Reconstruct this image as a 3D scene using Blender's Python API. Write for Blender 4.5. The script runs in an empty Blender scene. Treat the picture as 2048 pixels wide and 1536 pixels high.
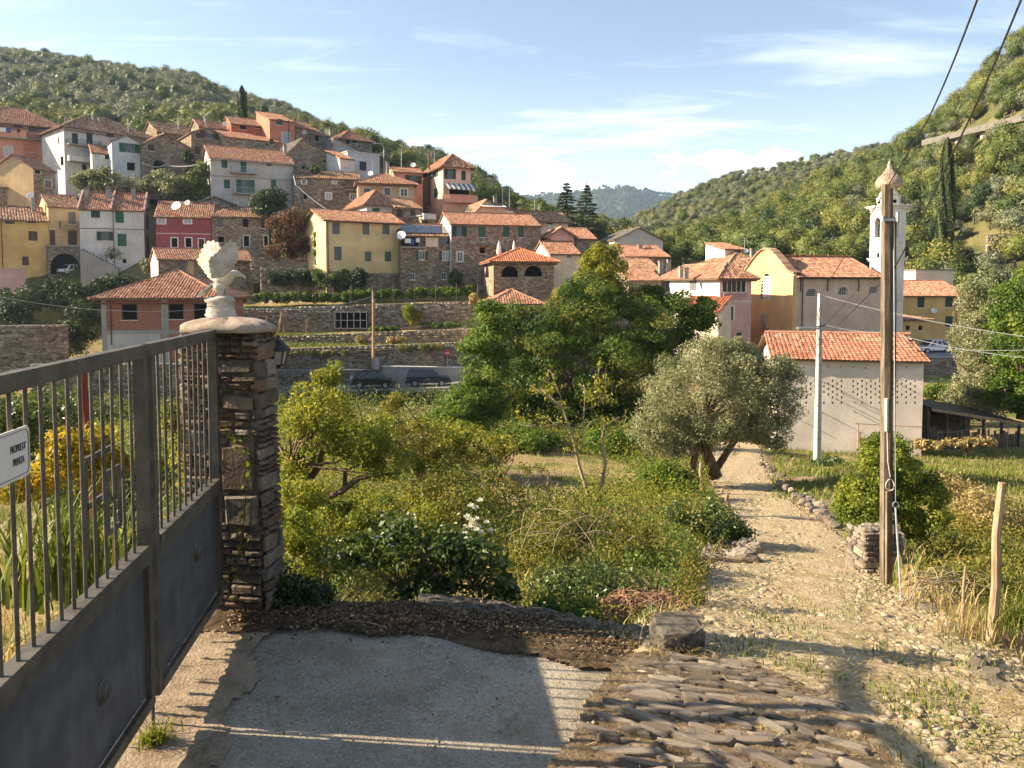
import bpy, math, random
import numpy as np
from mathutils import Vector, Matrix, Euler
rnd = random.Random(11)
nrng = np.random.default_rng(7)
SC = bpy.context.scene
COL = SC.collection
R = math.radians
# ------------------------------------------------------------------ camera, sky, sun, exposure
CAMZ = 2.5
FPX = 1540.0
TH = R(3.2)
VS = 112.0                                   # the lens is shifted down by this many photo pixels (upright verticals)
cam_d = bpy.data.cameras.new('camera')
cam_d.sensor_width = 36.0
cam_d.lens = FPX / 2048.0 * 36.0
cam_d.shift_y = -VS / 2048.0
cam_d.clip_start = 0.05
cam_d.clip_end = 20000
cam = bpy.data.objects.new('camera', cam_d)
cam.location = (0, 0, CAMZ)
cam.rotation_euler = (math.pi / 2 - TH, 0, 0)
COL.objects.link(cam)
SC.camera = cam
SUN_EL = R(26.3)
SUN_TRAVEL = Vector((1.0, -0.06, 0)).normalized()          # the light runs left to right, a little towards the camera
sun_dir = Vector((-SUN_TRAVEL.x * math.cos(SUN_EL), -SUN_TRAVEL.y * math.cos(SUN_EL), math.sin(SUN_EL)))   # towards the sun
sd = bpy.data.lights.new('sun', 'SUN')
sd.energy = 5.0
sd.angle = R(0.53)
sd.color = (1.0, 0.83, 0.60)
sun = bpy.data.objects.new('sun', sd)
sun.rotation_euler = sun_dir.to_track_quat('Z', 'Y').to_euler()
sun.location = (-30, -5, 40)
COL.objects.link(sun)
W = bpy.data.worlds.new('World')
SC.world = W
W.use_nodes = True
nt = W.node_tree
nt.nodes.clear()
def wn(t, **k):
 n = nt.nodes.new(t)
 for a, b in k.items():
  setattr(n, a, b)
 return n
wl = nt.links.new
sky = wn('ShaderNodeTexSky', sky_type='NISHITA')
sky.sun_disc = False
sky.sun_elevation = SUN_EL
sky.sun_rotation = math.atan2(sun_dir.x, sun_dir.y)
sky.air_density = 1.0
sky.dust_density = 0.6
sky.ozone_density = 1.4
tc = wn('ShaderNodeTexCoord')
sep = wn('ShaderNodeSeparateXYZ')
wl(tc.outputs['Generated'], sep.inputs[0])
def wmath(op, a, b=None, c=None):
 n = wn('ShaderNodeMath', operation=op)
 for i, x in enumerate((a, b, c)):
  if x is None: continue
  if isinstance(x, (int, float)): n.inputs[i].default_value = x
  else: wl(x, n.inputs[i])
 return n.outputs[0]
zc = wmath('MAXIMUM', sep.outputs[2], 0.0)
den = wmath('ADD', zc, 0.16)
cx_ = wmath('DIVIDE', sep.outputs[0], den)
cy_ = wmath('DIVIDE', sep.outputs[1], den)
comb = wn('ShaderNodeCombineXYZ')
wl(cx_, comb.inputs[0]); wl(cy_, comb.inputs[1])
def wnoise(scale, sx, sy, rot, detail, rough, off=(0, 0, 0), dist=0.0):
 mp = wn('ShaderNodeMapping')
 mp.inputs['Location'].default_value = off
 mp.inputs['Rotation'].default_value = (0, 0, rot)
 mp.inputs['Scale'].default_value = (sx, sy, 1)
 wl(comb.outputs[0], mp.inputs[0])
 n = wn('ShaderNodeTexNoise')
 n.inputs['Scale'].default_value = scale
 n.inputs['Detail'].default_value = detail
 n.inputs['Roughness'].default_value = rough
 n.inputs['Distortion'].default_value = dist
 wl(mp.outputs[0], n.inputs['Vector'])
 return n.outputs['Fac']
def wramp(x, a, b):
 n = wn('ShaderNodeMapRange', interpolation_type='SMOOTHSTEP')
 n.inputs['From Min'].default_value = a
 n.inputs['From Max'].default_value = b
 wl(x, n.inputs['Value'])
 return n.outputs[0]
wisps = wramp(wnoise(0.75, 0.55, 1.5, R(-22), 6, 0.56, (3.1, 1.7, 0), 0.5), 0.50, 0.82)
fine = wramp(wnoise(2.6, 0.5, 1.7, R(-28), 7, 0.62, (0.3, 5.2, 0), 0.8), 0.45, 0.8)
low = wramp(zc, 0.50, 0.10)
cl = wmath('MULTIPLY', wisps, wmath('MULTIPLY_ADD', low, 0.75, 0.20))
cl = wmath('ADD', cl, wmath('MULTIPLY', fine, wmath('MULTIPLY_ADD', low, 0.28, 0.05)))
# small cumulus heads low over the far hills
puff = wn('ShaderNodeTexNoise')
puff.inputs['Scale'].default_value = 9.0
puff.inputs['Detail'].default_value = 5
puff.inputs['Roughness'].default_value = 0.5
mpz = wn('ShaderNodeMapping'); mpz.inputs['Scale'].default_value = (1, 1, 1.7)
wl(tc.outputs['Generated'], mpz.inputs[0]); wl(mpz.outputs[0], puff.inputs['Vector'])
pz = wmath('SUBTRACT', puff.outputs['Fac'], wmath('MULTIPLY', zc, 1.9))
pf = wramp(pz, 0.24, 0.34)
cl = wmath('MINIMUM', wmath('ADD', cl, wmath('MULTIPLY', pf, 0.55)), 0.93)
veil = wramp(zc, 0.30, 0.0)
cl = wmath('MAXIMUM', cl, wmath('MULTIPLY_ADD', veil, 0.30, 0.04))
mx = wn('ShaderNodeMix', data_type='RGBA')
wl(cl, mx.inputs['Factor'])
wl(sky.outputs[0], mx.inputs['A'])
CLOUD = 12.0
mx.inputs['B'].default_value = (CLOUD * 1.0, CLOUD * 1.0, CLOUD * 1.0, 1)
bg = wn('ShaderNodeBackground')
bg.inputs['Strength'].default_value = 0.056
wl(mx.outputs['Result'], bg.inputs['Color'])
wo = wn('ShaderNodeOutputWorld')
wl(bg.outputs[0], wo.inputs['Surface'])
SC.view_settings.view_transform = 'Standard'
SC.view_settings.look = 'None'
SC.view_settings.gamma = 1
SC.view_settings.use_curve_mapping = False
SC.view_settings.exposure = 1.88
SC.render.engine = 'CYCLES'
cy = SC.cycles
cy.max_bounces = 6
cy.diffuse_bounces = 3
cy.glossy_bounces = 2
cy.transmission_bounces = 4
cy.transparent_max_bounces = 6
cy.volume_bounces = 0
cy.use_adaptive_sampling = True
cy.adaptive_threshold = 0.02
cy.use_denoising = True
cy.caustics_reflective = False
cy.caustics_refractive = False
cy.sample_clamp_indirect = 6
# ------------------------------------------------------------------ picture geometry -> place
CT, ST = math.cos(TH), math.sin(TH)
def ray(px, row):
 u = (px - 1024) / FPX; v = (row - 768 + VS) / FPX
 return Vector((u, CT - v * ST, -ST - v * CT))
def at(px, row, D):
 r = ray(px, row)
 k = D / r.y
 return Vector((r.x * k, D, CAMZ + r.z * k))
def m_at(D):            # metres per photo pixel at distance D
 return D / FPX
# ------------------------------------------------------------------ tagging and building
def tag(o, label=None, cat=None, group=None, kind=None):
 if label: o['label'] = label
 if cat: o['category'] = cat
 if group: o['group'] = group
 if kind: o['kind'] = kind
 return o
def thing(name, label, cat, loc=(0, 0, 0), rz=0, group=None):
 o = bpy.data.objects.new(name, None)
 o.empty_display_size = 0.2
 COL.objects.link(o)
 o.location = loc
 o.rotation_euler = (0, 0, rz)
 return tag(o, label, cat, group)
def link(name, me, parent=None):
 o = bpy.data.objects.new(name, me)
 COL.objects.link(o)
 if parent is not None: o.parent = parent
 return o
def copy_tree(o, parent=None):
 c = o.copy(); COL.objects.link(c)
 if parent is not None: c.parent = parent
 for ch in o.children: copy_tree(ch, c)
 return c
class MB:
 def __init__(s):
  s.v = []; s.f = []; s.m = []
 def add(s, vs, fs, mi=0):
  b = len(s.v)
  s.v.extend([tuple(x) for x in vs])
  for f in fs:
   s.f.append(tuple(b + i for i in f)); s.m.append(mi)
 def quad(s, a, b, c, d, mi=0): s.add((a, b, c, d), ((0, 1, 2, 3),), mi)
 def tri(s, a, b, c, mi=0): s.add((a, b, c), ((0, 1, 2),), mi)
 def box(s, c, d, rz=0, mi=0, tilt=None):
  hx, hy, hz = d[0] / 2, d[1] / 2, d[2] / 2
  P = [Vector((sx * hx, sy * hy, sz * hz)) for sz in (-1, 1) for sx, sy in ((-1, -1), (1, -1), (1, 1), (-1, 1))]
  if tilt:
   M = Euler(tilt).to_matrix(); P = [M @ p for p in P]
  elif rz:
   M = Matrix.Rotation(rz, 3, 'Z'); P = [M @ p for p in P]
  c = Vector(c)
  s.add([p + c for p in P], ((3, 2, 1, 0), (4, 5, 6, 7), (0, 1, 5, 4), (1, 2, 6, 5), (2, 3, 7, 6), (3, 0, 4, 7)), mi)
 def bar(s, a, b, w, h=None, mi=0, up=(0, 0, 1)):
  a, b = Vector(a), Vector(b); h = h or w
  d = (b - a).normalized(); up = Vector(up)
  x = d.cross(up)
  if x.length < 1e-4: x = d.cross(Vector((1, 0, 0)))
  x.normalize(); y = x.cross(d)
  P = []
  for q in (a, b):
   for sx, sy in ((-1, -1), (1, -1), (1, 1), (-1, 1)):
    P.append(q + x * (sx * w / 2) + y * (sy * h / 2))
  s.add(P, ((3, 2, 1, 0), (4, 5, 6, 7), (0, 1, 5, 4), (1, 2, 6, 5), (2, 3, 7, 6), (3, 0, 4, 7)), mi)
 def tube(s, pts, rad, n=6, mi=0, cap=True):
  pts = [Vector(p) for p in pts]
  if isinstance(rad, (int, float)): rad = [rad] * len(pts)
  b = len(s.v); prev = None
  for i, p in enumerate(pts):
   d = (pts[min(i + 1, len(pts) - 1)] - pts[max(i - 1, 0)])
   d = d.normalized() if d.length > 1e-9 else Vector((0, 0, 1))
   if prev is None:
    x = d.cross(Vector((0.13, 0.31, 0.94)))
    if x.length < 1e-3: x = d.cross(Vector((1, 0, 0)))
   else:
    x = prev - d * prev.dot(d)
   x.normalize(); y = d.cross(x); prev = x
   for k in range(n):
    a = 2 * math.pi * k / n
    s.v.append(tuple(p + (x * math.cos(a) + y * math.sin(a)) * rad[i]))
  for i in range(len(pts) - 1):
   for k in range(n):
    k2 = (k + 1) % n
    s.f.append((b + i * n + k, b + i * n + k2, b + (i + 1) * n + k2, b + (i + 1) * n + k)); s.m.append(mi)
  if cap:
   s.f.append(tuple(b + k for k in range(n))[::-1]); s.m.append(mi)
   s.f.append(tuple(b + (len(pts) - 1) * n + k for k in range(n))); s.m.append(mi)
 def lathe(s, prof, n=16, c=(0, 0, 0), mi=0, a0=0.0):
  b = len(s.v); c = Vector(c)
  for r, z in prof:
   for k in range(n):
    a = a0 + 2 * math.pi * k / n
    s.v.append((c.x + r * math.cos(a), c.y + r * math.sin(a), c.z + z))
  for i in range(len(prof) - 1):
   for k in range(n):
    k2 = (k + 1) % n
    s.f.append((b + i * n + k, b + i * n + k2, b + (i + 1) * n + k2, b + (i + 1) * n + k)); s.m.append(mi)
  s.f.append(tuple(b + k for k in range(n))[::-1]); s.m.append(mi)
  s.f.append(tuple(b + (len(prof) - 1) * n + k for k in range(n))); s.m.append(mi)
 def mesh(s, name, mats, smooth=False):
  me = bpy.data.meshes.new(name)
  me.from_pydata(s.v, [], s.f)
  for m in (mats if isinstance(mats, (list, tuple)) else [mats]): me.materials.append(m)
  if len(me.materials) > 1: me.polygons.foreach_set('material_index', s.m)
  if smooth: me.polygons.foreach_set('use_smooth', [True] * len(me.polygons))
  me.update()
  return me
 def build(s, name, mats, parent=None, smooth=False):
  return link(name, s.mesh(name, mats, smooth), parent)
def np_mesh(name, V, Q, mats, attr=None, smooth=False, midx=None):
 """V (n,3), Q (m,k) faces of equal size k, attr: per-face float named tint"""
 me = bpy.data.meshes.new(name)
 V = np.asarray(V, np.float32); Q = np.asarray(Q, np.int32)
 k = Q.shape[1]
 me.vertices.add(len(V)); me.vertices.foreach_set('co', V.ravel())
 me.loops.add(Q.size); me.loops.foreach_set('vertex_index', Q.ravel())
 me.polygons.add(len(Q))
 me.polygons.foreach_set('loop_start', np.arange(0, Q.size, k, dtype=np.int32))
 try: me.polygons.foreach_set('loop_total', np.full(len(Q), k, np.int32))
 except Exception: pass
 for m in (mats if isinstance(mats, (list, tuple)) else [mats]): me.materials.append(m)
 if midx is not None: me.polygons.foreach_set('material_index', np.asarray(midx, np.int32))
 if smooth: me.polygons.foreach_set('use_smooth', np.ones(len(Q), bool))
 me.update(calc_edges=True)
 if attr is not None:
  a = me.attributes.new('tint', 'FLOAT', 'FACE')
  a.data.foreach_set('value', np.asarray(attr, np.float32))
 return me
# ------------------------------------------------------------------ materials
MATS = {}
class NB:
 def __init__(s, name):
  s.mat = bpy.data.materials.new(name); s.mat.use_nodes = True
  s.nt = s.mat.node_tree; s.nt.nodes.clear()
  s.out = s.nt.nodes.new('ShaderNodeOutputMaterial')
  MATS[name] = s.mat
 def n(s, t, **k):
  n = s.nt.nodes.new(t)
  for a, b in k.items(): setattr(n, a, b)
  return n
 def l(s, a, b): s.nt.links.new(a, b)
 def setin(s, n, i, x):
  if x is None: return
  if hasattr(x, 'is_linked') or isinstance(x, bpy.types.NodeSocket): s.l(x, n.inputs[i])
  else:
   if isinstance(x, tuple) and len(x) == 3 and n.inputs[i].type == 'RGBA': x = x + (1,)
   n.inputs[i].default_value = x
 def coord(s, kind='Object'): return s.n('ShaderNodeTexCoord').outputs[kind]
 def mapping(s, v, scale=(1, 1, 1), loc=(0, 0, 0), rot=(0, 0, 0)):
  m = s.n('ShaderNodeMapping'); s.l(v, m.inputs[0])
  m.inputs['Scale'].default_value = scale; m.inputs['Location'].default_value = loc; m.inputs['Rotation'].default_value = rot
  return m.outputs[0]
 def noise(s, v, scale, detail=4, rough=0.55, dist=0.0, out='Fac'):
  n = s.n('ShaderNodeTexNoise'); s.l(v, n.inputs['Vector'])
  n.inputs['Scale'].default_value = scale; n.inputs['Detail'].default_value = detail
  n.inputs['Roughness'].default_value = rough; n.inputs['Distortion'].default_value = dist
  return n.outputs[out]
 def vor(s, v, scale, feature='F1', out='Distance', rand=1.0):
  n = s.n('ShaderNodeTexVoronoi', feature=feature); s.l(v, n.inputs['Vector'])
  n.inputs['Scale'].default_value = scale
  n.inputs['Randomness'].default_value = rand
  return n.outputs[out]
 def rng(s, x, a, b, c=0.0, d=1.0, smooth=True):
  n = s.n('ShaderNodeMapRange', interpolation_type='SMOOTHSTEP' if smooth else 'LINEAR')
  s.l(x, n.inputs['Value'])
  n.inputs['From Min'].default_value = a; n.inputs['From Max'].default_value = b
  n.inputs['To Min'].default_value = c; n.inputs['To Max'].default_value = d
  return n.outputs[0]
 def math(s, op, a, b=None):
  n = s.n('ShaderNodeMath', operation=op); s.setin(n, 0, a); s.setin(n, 1, b)
  return n.outputs[0]
 def mix(s, f, a, b, blend='MIX'):
  n = s.n('ShaderNodeMix', data_type='RGBA', blend_type=blend)
  s.setin(n, 'Factor', f) if not isinstance(f, (int, float)) else setattr(n.inputs['Factor'], 'default_value', f)
  for key, x in (('A', a), ('B', b)):
   if isinstance(x, tuple): n.inputs[key].default_value = x if len(x) == 4 else x + (1,)
   else: s.l(x, n.inputs[key])
  return n.outputs['Result']
 def ramp(s, f, stops, const=False):
  n = s.n('ShaderNodeValToRGB'); cr = n.color_ramp
  if const: cr.interpolation = 'CONSTANT'
  while len(cr.elements) < len(stops): cr.elements.new(0.5)
  for e, (p, c) in zip(cr.elements, stops):
   e.position = p; e.color = c if len(c) == 4 else tuple(c) + (1,)
  s.l(f, n.inputs[0])
  return n.outputs[0]
 def attr(s, name):
  return s.n('ShaderNodeAttribute', attribute_name=name).outputs['Fac']
 def island(s): return s.n('ShaderNodeNewGeometry').outputs['Random Per Island']
 def objrand(s): return s.n('ShaderNodeObjectInfo').outputs['Random']
 def bump(s, h, strength=0.5, dist=0.02, normal=None):
  n = s.n('ShaderNodeBump'); n.inputs['Strength'].default_value = strength; n.inputs['Distance'].default_value = dist
  s.l(h, n.inputs['Height'])
  if normal is not None: s.l(normal, n.inputs['Normal'])
  return n.outputs[0]
 def principled(s, col, rough=0.85, normal=None, metal=0.0, spec=0.3, **k):
  p = s.n('ShaderNodeBsdfPrincipled')
  s.setin(p, 'Base Color', col); s.setin(p, 'Roughness', rough); p.inputs['Metallic'].default_value = metal
  p.inputs['Specular IOR Level'].default_value = spec
  for a, b in k.items(): p.inputs[a].default_value = b
  if normal is not None: s.l(normal, p.inputs['Normal'])
  s.l(p.outputs[0], s.out.inputs['Surface'])
  return p
def dark(c, k): return tuple(min(1, x * k) for x in c)
def m_plain(name, c, rough=0.7, metal=0.0, spec=0.3, var=0.25, scale=6.0, bump=0.0):
 b = NB(name); v = b.coord()
 n = b.noise(v, scale, 5, 0.6)
 col = b.mix(b.rng(n, 0.3, 0.7), dark(c, 1 - var), dark(c, 1 + var * 0.6))
 nm = b.bump(b.noise(v, scale * 8, 4), bump, 0.01) if bump else None
 b.principled(col, rough, nm, metal, spec)
 return b.mat
def m_plaster(name, c, stain=0.5, dirt=(0.20, 0.17, 0.13)):
 b = NB(name); v = b.coord()
 n1 = b.noise(v, 0.45, 6, 0.62)
 n2 = b.noise(b.mapping(v, (2.2, 2.2, 0.35)), 1.0, 5, 0.6)
 n3 = b.noise(v, 7.0, 5, 0.6)
 col = b.mix(b.rng(n1, 0.35, 0.68), dark(c, 0.80), dark(c, 1.06))
 col = b.mix(b.math('MULTIPLY', b.rng(n2, 0.52, 0.78), stain), col, dirt)
 col = b.mix(b.math('MULTIPLY', b.rng(n3, 0.45, 0.75), 0.35), col, dark(c, 0.72))
 # plaster lost in ragged patches
 lost = b.math('MULTIPLY', b.rng(b.noise(v, 0.8, 7, 0.68), 0.64, 0.67), min(1.0, stain * 1.2))
 col = b.mix(lost, col, dark(dirt, 1.25))
 nm = b.bump(b.math('ADD', b.noise(v, 9, 5), b.math('MULTIPLY', n1, 1.5)), 0.35, 0.03)
 b.principled(col, 0.92, nm, spec=0.15)
 return b.mat
def m_stone(name, c1, c2, mortar, scale=3.0, plaster=None, amt=0.0):
 b = NB(name); v = b.coord()
 w = b.noise(v, 1.6, 3, out='Color')
 vv = b.mix(0.10, v, w)
 vs = b.mapping(vv, (1.0, 1.0, 2.1))
 rc = b.vor(vs, scale, out='Color')
 ed = b.vor(vs, scale, 'DISTANCE_TO_EDGE')
 sp = b.n('ShaderNodeSeparateColor'); b.l(rc, sp.inputs[0])
 big = b.noise(v, 0.35, 4)
 col = b.ramp(sp.outputs[0], [(0, dark(c1, 0.55)), (0.35, c1), (0.7, c2), (1.0, dark(c2, 1.5))])
 col = b.mix(b.math('MULTIPLY', b.rng(big, 0.35, 0.7), 0.45), col, dark(c1, 0.62))
 m = b.rng(ed, 0.02, 0.11)
 col = b.mix(m, mortar, col)
 h = b.math('ADD', b.math('MULTIPLY', m, 1.0), b.math('MULTIPLY', sp.outputs[1], 0.5))
 nm = b.bump(h, 0.9, 0.08)
 if plaster:
  pm = b.rng(b.noise(v, 0.42, 6, 0.66), 0.62 - amt * 0.3, 0.66 - amt * 0.3)
  col = b.mix(pm, col, b.mix(b.noise(v, 3, 4), dark(plaster, 0.75), dark(plaster, 1.15)))
 b.principled(col, 0.95, nm, spec=0.1)
 return b.mat
def m_tiles(name, stops):
 b = NB(name); v = b.coord()
 r = b.island()
 big = b.noise(v, 0.7, 5, 0.62)
 f = b.math('ADD', b.math('MULTIPLY', r, 0.62), b.math('MULTIPLY', big, 0.5))
 col = b.ramp(f, stops)
 lich = b.rng(b.noise(v, 2.4, 6, 0.7), 0.56, 0.72)
 col = b.mix(b.math('MULTIPLY', lich, 0.45), col, (0.17, 0.13, 0.085))
 nm = b.bump(b.noise(v, 22, 3), 0.3, 0.01)
 b.principled(col, 0.9, nm, spec=0.15)
 return b.mat
def m_leaf(name, stops, trans=0.35, objvar=0.0, rough=0.55, spec=0.25):
 b = NB(name)
 f = b.attr('tint')
 if objvar:
  f = b.math('ADD', f, b.math('MULTIPLY', b.math('SUBTRACT', b.objrand(), 0.5), objvar))
 col = b.ramp(f, stops)
 p = b.n('ShaderNodeBsdfPrincipled')
 b.l(col, p.inputs['Base Color']); p.inputs['Roughness'].default_value = rough
 p.inputs['Specular IOR Level'].default_value = spec
 t = b.n('ShaderNodeBsdfTranslucent')
 b.l(b.mix(0.5, col, b.mix(1.0, col, (1.0, 0.92, 0.35), 'MULTIPLY')), t.inputs[0])
 mx = b.n('ShaderNodeMixShader'); mx.inputs[0].default_value = trans
 b.l(p.outputs[0], mx.inputs[1]); b.l(t.outputs[0], mx.inputs[2]); b.l(mx.outputs[0], b.out.inputs[0])
 return b.mat
def m_bark(name, c1, c2, sc=1.0):
 b = NB(name); v = b.coord()
 n = b.noise(b.mapping(v, (9 * sc, 9 * sc, 1.6 * sc)), 1.5, 6, 0.65)
 col = b.mix(b.rng(n, 0.35, 0.68), c1, c2)
 col = b.mix(b.rng(b.noise(v, 2.2 * sc, 4), 0.5, 0.75), col, dark(c2, 0.9))
 b.principled(col, 0.95, b.bump(n, 0.8, 0.03), spec=0.1)
 return b.mat
def m_glass(name, c=(0.02, 0.025, 0.03), rough=0.06):
 b = NB(name)
 b.principled(c, rough, spec=0.6)
 return b.mat
M = {}
# plaster walls
M['pink'] = m_plaster('pink_plaster', (0.60, 0.30, 0.21), 0.15)
M['pink2'] = m_plaster('pale_pink_plaster', (0.60, 0.37, 0.33), 0.15)
M['salmon'] = m_plaster('salmon_plaster', (0.72, 0.46, 0.33), 0.12)
M['white'] = m_plaster('white_plaster', (0.58, 0.56, 0.53), 0.4)
M['cream'] = m_plaster('cream_plaster', (0.68, 0.56, 0.42), 0.25)
M['oldwhite'] = m_plaster('weathered_white_plaster', (0.47, 0.45, 0.42), 0.5)
M['cool'] = m_plaster('cool_white_plaster', (0.54, 0.56, 0.57), 0.35)
M['yellow'] = m_plaster('yellow_plaster', (0.66, 0.50, 0.25), 0.25)
M['ochre'] = m_plaster('ochre_plaster', (0.50, 0.36, 0.20), 0.30)
M['gold'] = m_plaster('golden_plaster', (0.56, 0.38, 0.15), 0.35)
M['red'] = m_plaster('brick_red_plaster', (0.42, 0.135, 0.085), 0.15)
M['coral'] = m_plaster('coral_plaster', (0.52, 0.20, 0.13), 0.12)
M['magenta'] = m_plaster('raspberry_plaster', (0.32, 0.085, 0.095), 0.12)
M['grey'] = m_plaster('grey_render', (0.30, 0.29, 0.27), 0.45)
M['facade'] = m_plaster('church_facade_plaster', (0.66, 0.42, 0.19), 0.5, (0.30, 0.14, 0.09))
M['nave'] = m_plaster('church_side_plaster', (0.52, 0.40, 0.31), 0.4)
M['bridge'] = m_plaster('viaduct_concrete', (0.15, 0.14, 0.12), 0.4)
M['tower'] = m_plaster('bell_tower_plaster', (0.66, 0.62, 0.56), 0.4, (0.30, 0.27, 0.22))
M['barn'] = m_plaster('barn_render', (0.60, 0.53, 0.45), 0.16, (0.40, 0.34, 0.27))
M['concrete'] = m_plaster('bare_concrete', (0.34, 0.32, 0.29), 0.3)
M['polewood'] = m_bark('brown_pole_wood', (0.085, 0.066, 0.047), (0.20, 0.16, 0.115))
M['palepole'] = m_plain('pale_pole_concrete', (0.36, 0.36, 0.35), 0.85)
# stone
M['stone'] = m_stone('rubble_stone', (0.22, 0.165, 0.11), (0.36, 0.28, 0.20), (0.30, 0.24, 0.17), 3.0)
M['stone2'] = m_stone('rubble_stone_with_plaster_rags', (0.23, 0.18, 0.125), (0.37, 0.30, 0.22), (0.33, 0.27, 0.20), 3.2, (0.42, 0.36, 0.29), 0.10)
M['stone3'] = m_stone('grey_rubble_stone', (0.19, 0.17, 0.145), (0.33, 0.30, 0.26), (0.24, 0.21, 0.18), 3.4)
# roofs
M['terra'] = m_tiles('terracotta_tiles', [(0.1, (0.17, 0.085, 0.058)), (0.4, (0.30, 0.145, 0.09)), (0.65, (0.40, 0.205, 0.13)), (0.95, (0.50, 0.30, 0.20))])
M['terra_old'] = m_tiles('old_clay_tiles', [(0.1, (0.12, 0.075, 0.05)), (0.4, (0.25, 0.14, 0.085)), (0.65, (0.40, 0.23, 0.14)), (0.95, (0.52, 0.36, 0.24))])
M['terra_new'] = m_tiles('new_orange_tiles', [(0.1, (0.34, 0.11, 0.055)), (0.5, (0.46, 0.16, 0.08)), (0.95, (0.54, 0.23, 0.12))])
M['slate'] = m_tiles('grey_slates', [(0.1, (0.07, 0.065, 0.06)), (0.5, (0.15, 0.135, 0.12)), (0.95, (0.24, 0.21, 0.18))])
M['soffit'] = m_plain('soffit_boards', (0.20, 0.13, 0.085), 0.9)
M['trim'] = m_plain('pale_trim', (0.62, 0.57, 0.50), 0.85)
M['whitetrim'] = m_plain('white_trim', (0.75, 0.73, 0.70), 0.7)
M['green'] = m_plain('green_shutter_paint', (0.025, 0.095, 0.065), 0.55)
M['dkgreen'] = m_plain('dark_green_shutter_paint', (0.018, 0.05, 0.035), 0.6)
M['greygreen'] = m_plain('faded_green_shutter_paint', (0.10, 0.13, 0.10), 0.75)
M['brown'] = m_plain('brown_shutter_wood', (0.075, 0.045, 0.032), 0.75)
M['greyshut'] = m_plain('grey_shutter_wood', (0.14, 0.135, 0.13), 0.8)
M['blueshut'] = m_plain('dark_blue_door_paint', (0.025, 0.035, 0.075), 0.6)
M['lightblue'] = m_plain('pale_blue_door_paint', (0.33, 0.38, 0.42), 0.6)
M['glass'] = m_glass('window_glass')
M['curtain'] = m_plain('glass_over_white_curtain', (0.42, 0.43, 0.44), 0.15, spec=0.5)
M['void'] = m_plain('dark_interior', (0.012, 0.010, 0.009), 1.0, spec=0.0)
M['iron'] = m_plain('dark_ironwork', (0.03, 0.028, 0.026), 0.6)
M['zinc'] = m_plain('galvanised_metal', (0.36, 0.37, 0.38), 0.45, 0.6)
M['copper'] = m_plain('brown_downpipe_paint', (0.12, 0.055, 0.035), 0.6)
M['cloth_white'] = m_plain('white_cloth', (0.72, 0.71, 0.68), 0.95)
M['cloth_blue'] = m_plain('blue_cloth', (0.05, 0.10, 0.30), 0.95)
M['wood'] = m_bark('weathered_wood', (0.22, 0.15, 0.09), (0.42, 0.31, 0.20))
M['bark'] = m_bark('tree_bark', (0.075, 0.05, 0.032), (0.19, 0.14, 0.095))
M['palebark'] = m_bark('pale_bark', (0.19, 0.14, 0.085), (0.36, 0.29, 0.19))
# foliage (tint 0 dark .. 1 light)
M['L_olive'] = m_leaf('olive_leaves', [(0, (0.075, 0.085, 0.045)), (0.5, (0.155, 0.17, 0.09)), (1, (0.28, 0.285, 0.17))], 0.2, 0.5)
M['L_oliven'] = m_leaf('near_olive_leaves', [(0, (0.10, 0.118, 0.05)), (0.5, (0.225, 0.24, 0.115)), (1, (0.42, 0.42, 0.25))], 0.3)
M['L_broad'] = m_leaf('broad_leaves', [(0, (0.05, 0.08, 0.016)), (0.5, (0.132, 0.162, 0.034)), (1, (0.27, 0.24, 0.058))], 0.3, 0.65)
M['L_locust'] = m_leaf('locust_leaves', [(0, (0.032, 0.07, 0.011)), (0.45, (0.066, 0.125, 0.020)), (0.8, (0.135, 0.18, 0.03)), (1, (0.25, 0.20, 0.05))], 0.45)
M['L_fig'] = m_leaf('yellow_green_leaves', [(0, (0.08, 0.115, 0.013)), (0.5, (0.20, 0.225, 0.028)), (1, (0.40, 0.36, 0.05))], 0.5)
M['L_dark'] = m_leaf('dark_evergreen_leaves', [(0, (0.014, 0.030, 0.010)), (0.5, (0.035, 0.062, 0.018)), (1, (0.075, 0.105, 0.032))], 0.2)
M['L_cyp'] = m_leaf('cypress_needles', [(0, (0.012, 0.026, 0.009)), (0.5, (0.036, 0.056, 0.015)), (1, (0.10, 0.115, 0.03))], 0.1)
M['L_cedar'] = m_leaf('cedar_needles', [(0, (0.022, 0.042, 0.026)), (0.5, (0.05, 0.078, 0.042)), (1, (0.09, 0.115, 0.06))], 0.15)
M['L_red'] = m_leaf('reddish_leaves', [(0, (0.05, 0.035, 0.014)), (0.5, (0.12, 0.075, 0.03)), (1, (0.26, 0.10, 0.06))], 0.3)
M['L_vine'] = m_leaf('vine_leaves', [(0, (0.045, 0.095, 0.012)), (0.5, (0.095, 0.165, 0.02)), (1, (0.20, 0.24, 0.04))], 0.4)
M['L_rose'] = m_leaf('rose_leaves', [(0, (0.030, 0.055, 0.013)), (0.5, (0.075, 0.115, 0.026)), (1, (0.18, 0.21, 0.055))], 0.35, rough=0.4, spec=0.4)
M['L_bramble'] = m_leaf('bramble_leaves', [(0, (0.06, 0.08, 0.014)), (0.5, (0.145, 0.158, 0.028)), (1, (0.33, 0.26, 0.055))], 0.45)
M['L_ivy'] = m_leaf('ivy_leaves', [(0, (0.07, 0.11, 0.013)), (0.5, (0.17, 0.22, 0.026)), (1, (0.34, 0.34, 0.05))], 0.45)
M['L_yellow'] = m_leaf('yellow_autumn_leaves', [(0, (0.14, 0.13, 0.012)), (0.5, (0.34, 0.26, 0.022)), (1, (0.52, 0.36, 0.03))], 0.45)
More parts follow.
